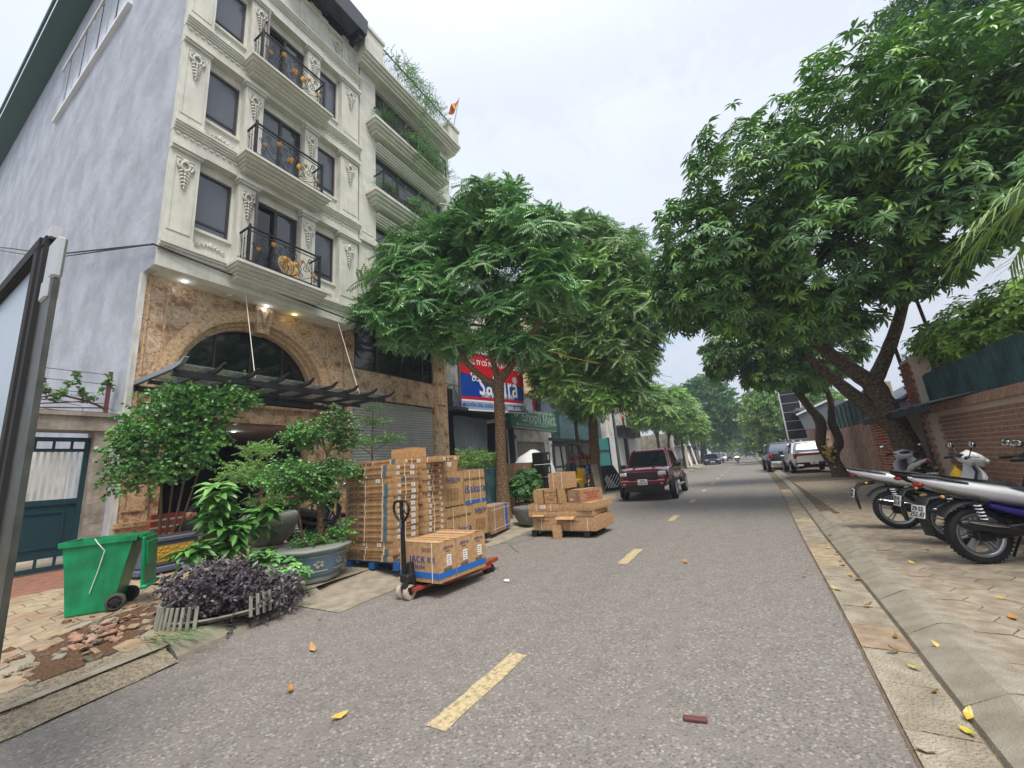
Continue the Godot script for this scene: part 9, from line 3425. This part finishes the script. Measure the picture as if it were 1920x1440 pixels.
		p.y = maxf(0.0, 0.09 - absf(v) * 0.3 - absf(u) * 0.06) * R.randf() + s * 0.15 + left_y(-6.1 + p.x) - 0.15
		part(["brick_shard", "stone", "tile_shard"][k % 3], b, [M.brick_1, M.concrete, M.flag_1, M.flag_3, M.concrete_dark, M.brick_0, M.concrete_kerb, M.soil][R.randi() % 8], heap, Transform3D(Basis.from_euler(Vector3(R.randf_range(-0.5, 0.5), R.randf() * TAU, R.randf_range(-0.5, 0.5))), p))
	# fallen leaves in the gutter and on the road
	var lf := MB.new()
	leaf_blade(lf, Transform3D.IDENTITY, 0.12, 0.05, -0.25)
	var lm := lf.mesh(M.leaf_fallen)
	var fallen := thing("fallen_leaves", "yellow and brown leaves strewn along the right gutter", "leaves", Vector3(0.7, 0.0, -4))
	fallen.set_meta("kind", "stuff")
	var xs := []
	var cs := []
	for q in [[0.68, -5.04], [0.73, -4.33], [0.7, -4.1], [0.94, -4.08], [0.76, -3.25], [0.7, -3.18], [0.45, -2.9], [0.74, -3.57], [0.68, -3.87], [0.84, -7.28], [0.8, -6.9], [0.82, -6.6], [0.79, -5.95], [1.5, -4.62], [1.6, -5.19], [2.0, -5.6], [1.4, -6.3], [-4.51, -3.13], [0.3, -6.0], [0.6, -5.5], [-1.0, -6.4], [-2.6, -1.9], [1.75, -7.2], [0.78, -6.2], [0.83, -8.0], [0.86, -8.3], [0.81, -7.7], [-3.2, -2.0]]:
		xs.append(Transform3D(Basis.from_euler(Vector3(R.randf_range(-0.3, 0.3), R.randf() * TAU, R.randf_range(-0.4, 0.4))) * Basis.from_scale(Vector3.ONE * R.randf_range(0.5, 1.0)), Vector3(q[0] - 0.7, 0.03 if q[0] < 0.85 else (0.07 if q[0] < 1.0 else 0.14), q[1] + 4)))
		cs.append([Color(1, 1, 1), Color(0.8, 0.5, 0.3), Color(0.9, 1.05, 0.6), Color(0.45, 0.3, 0.22), Color(1.1, 0.9, 0.5)][R.randi() % 5])
	many("leaves", lm, xs, cs, fallen, M.leaf_fallen)
	b = MB.new()
	leaf_blade(b, Transform3D.IDENTITY, 0.15, 0.06, -0.3)
	tag(part("dry_leaf", b, M.card_warm, self, xf(Vector3(-3.71, 0.015, -2.54), turned(1.2))), "curled orange dry leaf lying on the road before the picket ring", "leaf")
	b = MB.new()
	b.cbox(Vector3.ZERO, Vector3(0.13, 0.02, 0.04), 0.006)
	tag(part("wood_chip", b, M.rusty, self, xf(Vector3(-0.52, 0.012, -2.77), turned(0.2))), "brown splinter of wood lying near the camera on the road", "splinter")
	b = MB.new()
	b.ball(Vector3.ZERO, Vector3(0.05, 0.02, 0.03), 5, 8)
	tag(part("paper_scrap", b, M.label_white, self, xf(Vector3(-3.13, 0.02, -4.98))), "scrap of white paper on the road beside the pallet truck", "paper")
	# lorry door at the left edge
	o = thing("lorry_door", "open lorry door with black rubber seal and worn steel edge at the left border", "lorry door", Vector3(-2.93, 0.85, -0.5), 0.0)
	b = MB.new()
	b.span(Vector3(-1.7, 0.0, -0.06), Vector3(-0.44, 2.1, 0.0))
	part("door_skin", b, M.door_panel, o)
	for q in [[-0.44, -0.36, 0.03], [-0.35, -0.29, 0.02]]:
		b = MB.new()
		b.prism(P2([q[0] + 0.1, 0.0, q[1] + 0.1, 0.0, q[1], 2.1, q[0], 2.1]), 0.08, xf(Vector3(0, 0, q[2] - 0.03)))
		b.span(Vector3(-1.7, 2.06 + q[2], -0.05), Vector3(q[1], 2.13 + q[2], q[2] + 0.01))
		part("rubber_seal", b, M.rubber, o)
	b = MB.new()
	b.prism(P2([-0.2, 0.0, 0.06, 0.0, -0.07, 1.82, -0.27, 1.82]), 0.024, xf(Vector3(0, 0, 0.0)))
	part("edge_post", b, M.truck_metal_worn, o)
	b = MB.new()
	b.cbox(Vector3(-0.15, 1.95, 0.0), Vector3(0.17, 0.24, 0.04), 0.012)
	b.box(Vector3(-0.85, 2.17, 0.0), Vector3(1.2, 0.07, 0.04))
	b.cbox(Vector3(-0.17, 1.78, 0.0), Vector3(0.12, 0.12, 0.05), 0.01)
	b.cbox(Vector3(-0.06, 0.16, 0.0), Vector3(0.14, 0.16, 0.04), 0.01)
	part("corner_cap", b, M.aluminium, o)
	for y in [1.93, 1.8]:
		b = MB.new()
		b.lathe(P2([0.022, 0.0, 0.02, 0.012, 0.0, 0.014]), 12, Transform3D(turned(0, PI / 2), Vector3(-0.58, y, 0.0)))
		part("bolt", b, M.chrome, o)
	# goods farther along: dull cartons, shrouded machine, forklift, coloured pallets
	for q in [["dull carton left of two side by side behind the trunk", Vector3(0.5, 0.55, 0.6), Vector3(-7.2, 0.75, -10.9)], ["dull carton right of two side by side behind the trunk", Vector3(0.5, 0.55, 0.6), Vector3(-7.2, 0.75, -11.55)], ["wide dull carton under the two side by side ones", Vector3(0.6, 0.55, 1.3), Vector3(-7.2, 0.19, -11.2)], ["long dull carton on top of the stack behind the bright bush", Vector3(0.6, 0.5, 1.7), Vector3(-7.5, 1.2, -13.2)], ["dull carton below, behind the bright bush", Vector3(0.6, 0.95, 1.6), Vector3(-7.5, 0.22, -13.2)]]:
		var c := carton("carton", q[0], q[1], q[2], 0.03, M.card_dull, "dull cartons behind the first left trunk")
		sticker(c, Transform3D(Basis(Vector3(0, 0, -1), Vector3.UP, Vector3(1, 0, 0)), Vector3(q[1].x / 2 + 0.01, q[1].y * 0.6, 0)), 0.12, 0.14)
	o = thing("shrouded_machine", "domed machine under pale creased sheeting in front of the tan shutter", "machine", Vector3(-7.9, 0.2, -15.4))
	b = MB.new()
	rings = []
	for k in 8:
		var u := k / 7.0
		var r := PackedVector3Array()
		for j in 28:
			var a := -TAU * j / 28
			var f := 1.0 + sin(j * 2.7) * 0.05 * (1 - u * 0.7) + sin(j * 6.1) * 0.02
			r.append(Vector3(cos(a) * 0.9, 0, sin(a) * 1.45) * (sqrt(maxf(1.0 - pow(u, 3.0), 0.01))) * f + Vector3(0, u * 2.05, 0))
		rings.append(r)
	b.loft(rings)
	part("sheeting", b, M.wrap_film, o)
	o = thing("black_crates", "stack of black crates before the shrouded machine", "crates", Vector3(-6.9, 0.18, -14.1))
	for k in 4:
		b = MB.new()
		b.cbox(Vector3(0, 0.24 + 0.47 * k, 0), Vector3(0.5, 0.45, 0.62), 0.03)
		var cr := part("crate", b, M.satin_black, o)
		sticker(cr, Transform3D(Basis(Vector3(0, 0, -1), Vector3.UP, Vector3(1, 0, 0)), Vector3(0.252, 0.26 + 0.47 * k, -0.1)), 0.08, 0.2)
	o = thing("forklift", "yellow forklift with dark overhead guard between the trunks", "forklift", Vector3(-7.0, 0.15, -17.0), 0.1)
	b = MB.new()
	b.cbox(Vector3(0, 0.75, -0.75), Vector3(1.0, 0.9, 0.7), 0.12)
	b.cbox(Vector3(0, 0.5, 0.2), Vector3(1.0, 0.45, 1.4), 0.06)
	part("body", b, M.truck_yellow, o)
	print_line("14", 0.3, M.label_white, o, Transform3D(Basis(Vector3(0, 0, -1), Vector3.UP, Vector3(1, 0, 0)), Vector3(0.51, 0.98, -0.72)))
	b = MB.new()
	for sx in [-1, 1]:
		b.bar(Vector3(0.42 * sx, 1.1, -0.6), Vector3(0.42 * sx, 2.2, -0.4), 0.07, 0.07)
		b.bar(Vector3(0.42 * sx, 0.7, 0.75), Vector3(0.42 * sx, 2.2, 0.55), 0.07, 0.07)
	b.cbox(Vector3(0, 2.25, 0.1), Vector3(1.0, 0.08, 1.2), 0.02)
	part("overhead_guard", b, M.satin_black, o)
	b = MB.new()
	for sx in [-1, 1]:
		b.bar(Vector3(0.3 * sx, 0.1, 1.05), Vector3(0.3 * sx, 2.3, 1.0), 0.09, 0.12)
		b.cbox(Vector3(0.25 * sx, 0.12, 1.6), Vector3(0.12, 0.04, 1.1), 0.01)
	b.box(Vector3(0, 1.3, 1.0), Vector3(0.7, 0.08, 0.08))
	part("mast", b, M.matt_black, o)
	b = MB.new()
	b.cbox(Vector3(0, 0.95, -0.15), Vector3(0.5, 0.12, 0.45), 0.04)
	b.cbox(Vector3(0, 1.2, -0.38), Vector3(0.5, 0.45, 0.1), 0.04)
	part("driver_seat", b, M.seat_black, o)
	for q in [[0.75, 0.3], [-0.75, 0.24]]:
		for sx in [-1, 1]:
			b = MB.new()
			b.lathe(P2([0.05, -0.1, q[1] * 0.9, -0.1, q[1], -0.06, q[1], 0.06, q[1] * 0.9, 0.1, 0.05, 0.1]), 20, Transform3D(turned(0, 0, PI / 2), Vector3(0.47 * sx, q[1], q[0])))
			part("wheel", b, M.tyre, o)
	var first: Node3D
	for k in 8:
		var m: Material = M.plastic_blue
		if k >= 6:
			m = M.plastic_yellow if k == 6 else M.plastic_red
		var lab := "%s plastic pallet, %s in the coloured stack" % [["blue", "yellow", "red"][maxi(0, k - 5)], ORD[k] if k < 7 else "topmost"]
		var at := Vector3(-7.1, 0.17 + k * 0.215, -19.0 + 0.03 * sin(k * 2.0))
		if k == 0:
			first = make_pallet("pallet", lab, Vector3(1.1, 0.2, 1.1), at, 0.1, m, "coloured pallets stacked behind the forklift")
		elif k < 6:
			copy(first, at, 0.1 + 0.05 * sin(k * 3.0), lab)
		else:
			make_pallet("pallet", lab, Vector3(1.1, 0.2, 1.1), at, 0.13, m, "coloured pallets stacked behind the forklift")
	b = MB.new()
	b.cbox(Vector3(0, 0.65, 0), Vector3(0.34, 1.3, 0.05), 0.008)
	tag(part("plank", b, M.render_old, self, Transform3D(turned(0.9, -0.14), Vector3(-5.88, 0.14, -17.5))), "grey plank leaning on the second left trunk", "plank")
	o = thing("lattice_panel", "black lattice panel leaning by the kerb before the maroon pickup", "panel", Vector3(-5.7, 0.13, -19.4), 0.9)
	b = MB.new()
	b.prism(P2([-0.7, 0, 0.75, 0, 0.0, 1.2, -0.7, 1.2]), 0.03)
	part("board", b, M.matt_black, o)
	b = MB.new()
	for k in 5:
		b.bar(Vector3(-0.6 + k * 0.17, 0.15, 0.02), Vector3(-0.15 + k * 0.17, 0.75, 0.02), 0.03, 0.02, Vector3(0, 0, 1))
		b.bar(Vector3(0.1 - k * 0.12, 0.15, 0.022), Vector3(-0.45 - k * 0.03, 0.75 - k * 0.04, 0.022), 0.03, 0.02, Vector3(0, 0, 1))
	part("lattice", b, M.sign_white, o)
	# bag and bricks by the lean-to, posy tied to the stem
	b = MB.new()
	b.lathe(P2([0.16, 0.0, 0.2, 0.08, 0.18, 0.22, 0.08, 0.36, 0.03, 0.44, 0.06, 0.5]), 10, xf(Vector3.ZERO), true)
	tag(part("plastic_bag", b, M.bag_yellow, self, Transform3D(Basis.from_scale(Vector3.ONE * 0.6), Vector3(3.45, 0.62, -11.2))), "knotted yellow plastic bag on a box by the lean-to", "bag")
	carton("carton", "worn box under the yellow bag by the brick wall", Vector3(0.6, 0.5, 0.9), Vector3(3.5, 0.12, -11.3), 0.2, M.card_dull)
	b = MB.new()
	R.seed = 820
	for k in 40:
		b.ball(Vector3(3.12 + R.randfn() * 0.1, 1.15 + R.randfn() * 0.24, -22.3 + R.randfn() * 0.08), Vector3.ONE * R.randf_range(0.04, 0.07), 4, 6)
	stuff(tag(part("yellow_flowers", b, M.leaf_fallen, self), "yellow flowers tied to the many stemmed tree", "flowers"))
	# wires along the street
	for q in [["yellow cable strung from the marble front through both left trees", M.cable_yellow, [Vector3(-10.8, 7.3, -9.2), Vector3(-8.5, 6.3, -10), Vector3(-6.2, 5.7, -10.1), Vector3(-5.2, 5.5, -14), Vector3(-4.5, 5.6, -17), Vector3(-2.6, 5.4, -21)]], ["dark cable running on past the tall far tree", M.wire, [Vector3(-6, 8.2, -21.7), Vector3(-5.6, 8.6, -40), Vector3(-5, 10.6, -62), Vector3(-4.5, 11, -90)]], ["loose dark cable hanging down the marble pier", M.wire, [Vector3(-10.7, 7.2, -13.2), Vector3(-9.2, 6.6, -12), Vector3(-7.5, 6.0, -10.6), Vector3(-6.3, 4.4, -10.2)]]]:
		b = MB.new()
		b.tube(PackedVector3Array(q[2]), 0.012, 5)
		tag(part("cable", b, q[1], self), q[0], "cable")


func _ready() -> void:
	make_materials()
	make_view()
	make_ground()
	make_townhouse()
	make_green_house()
	make_gate()
	make_shop_row()
	make_right_side()
	make_goods()
	make_cars()
	make_motorbikes()
	make_people()
	make_trees()
	make_greenery()
	make_odds()
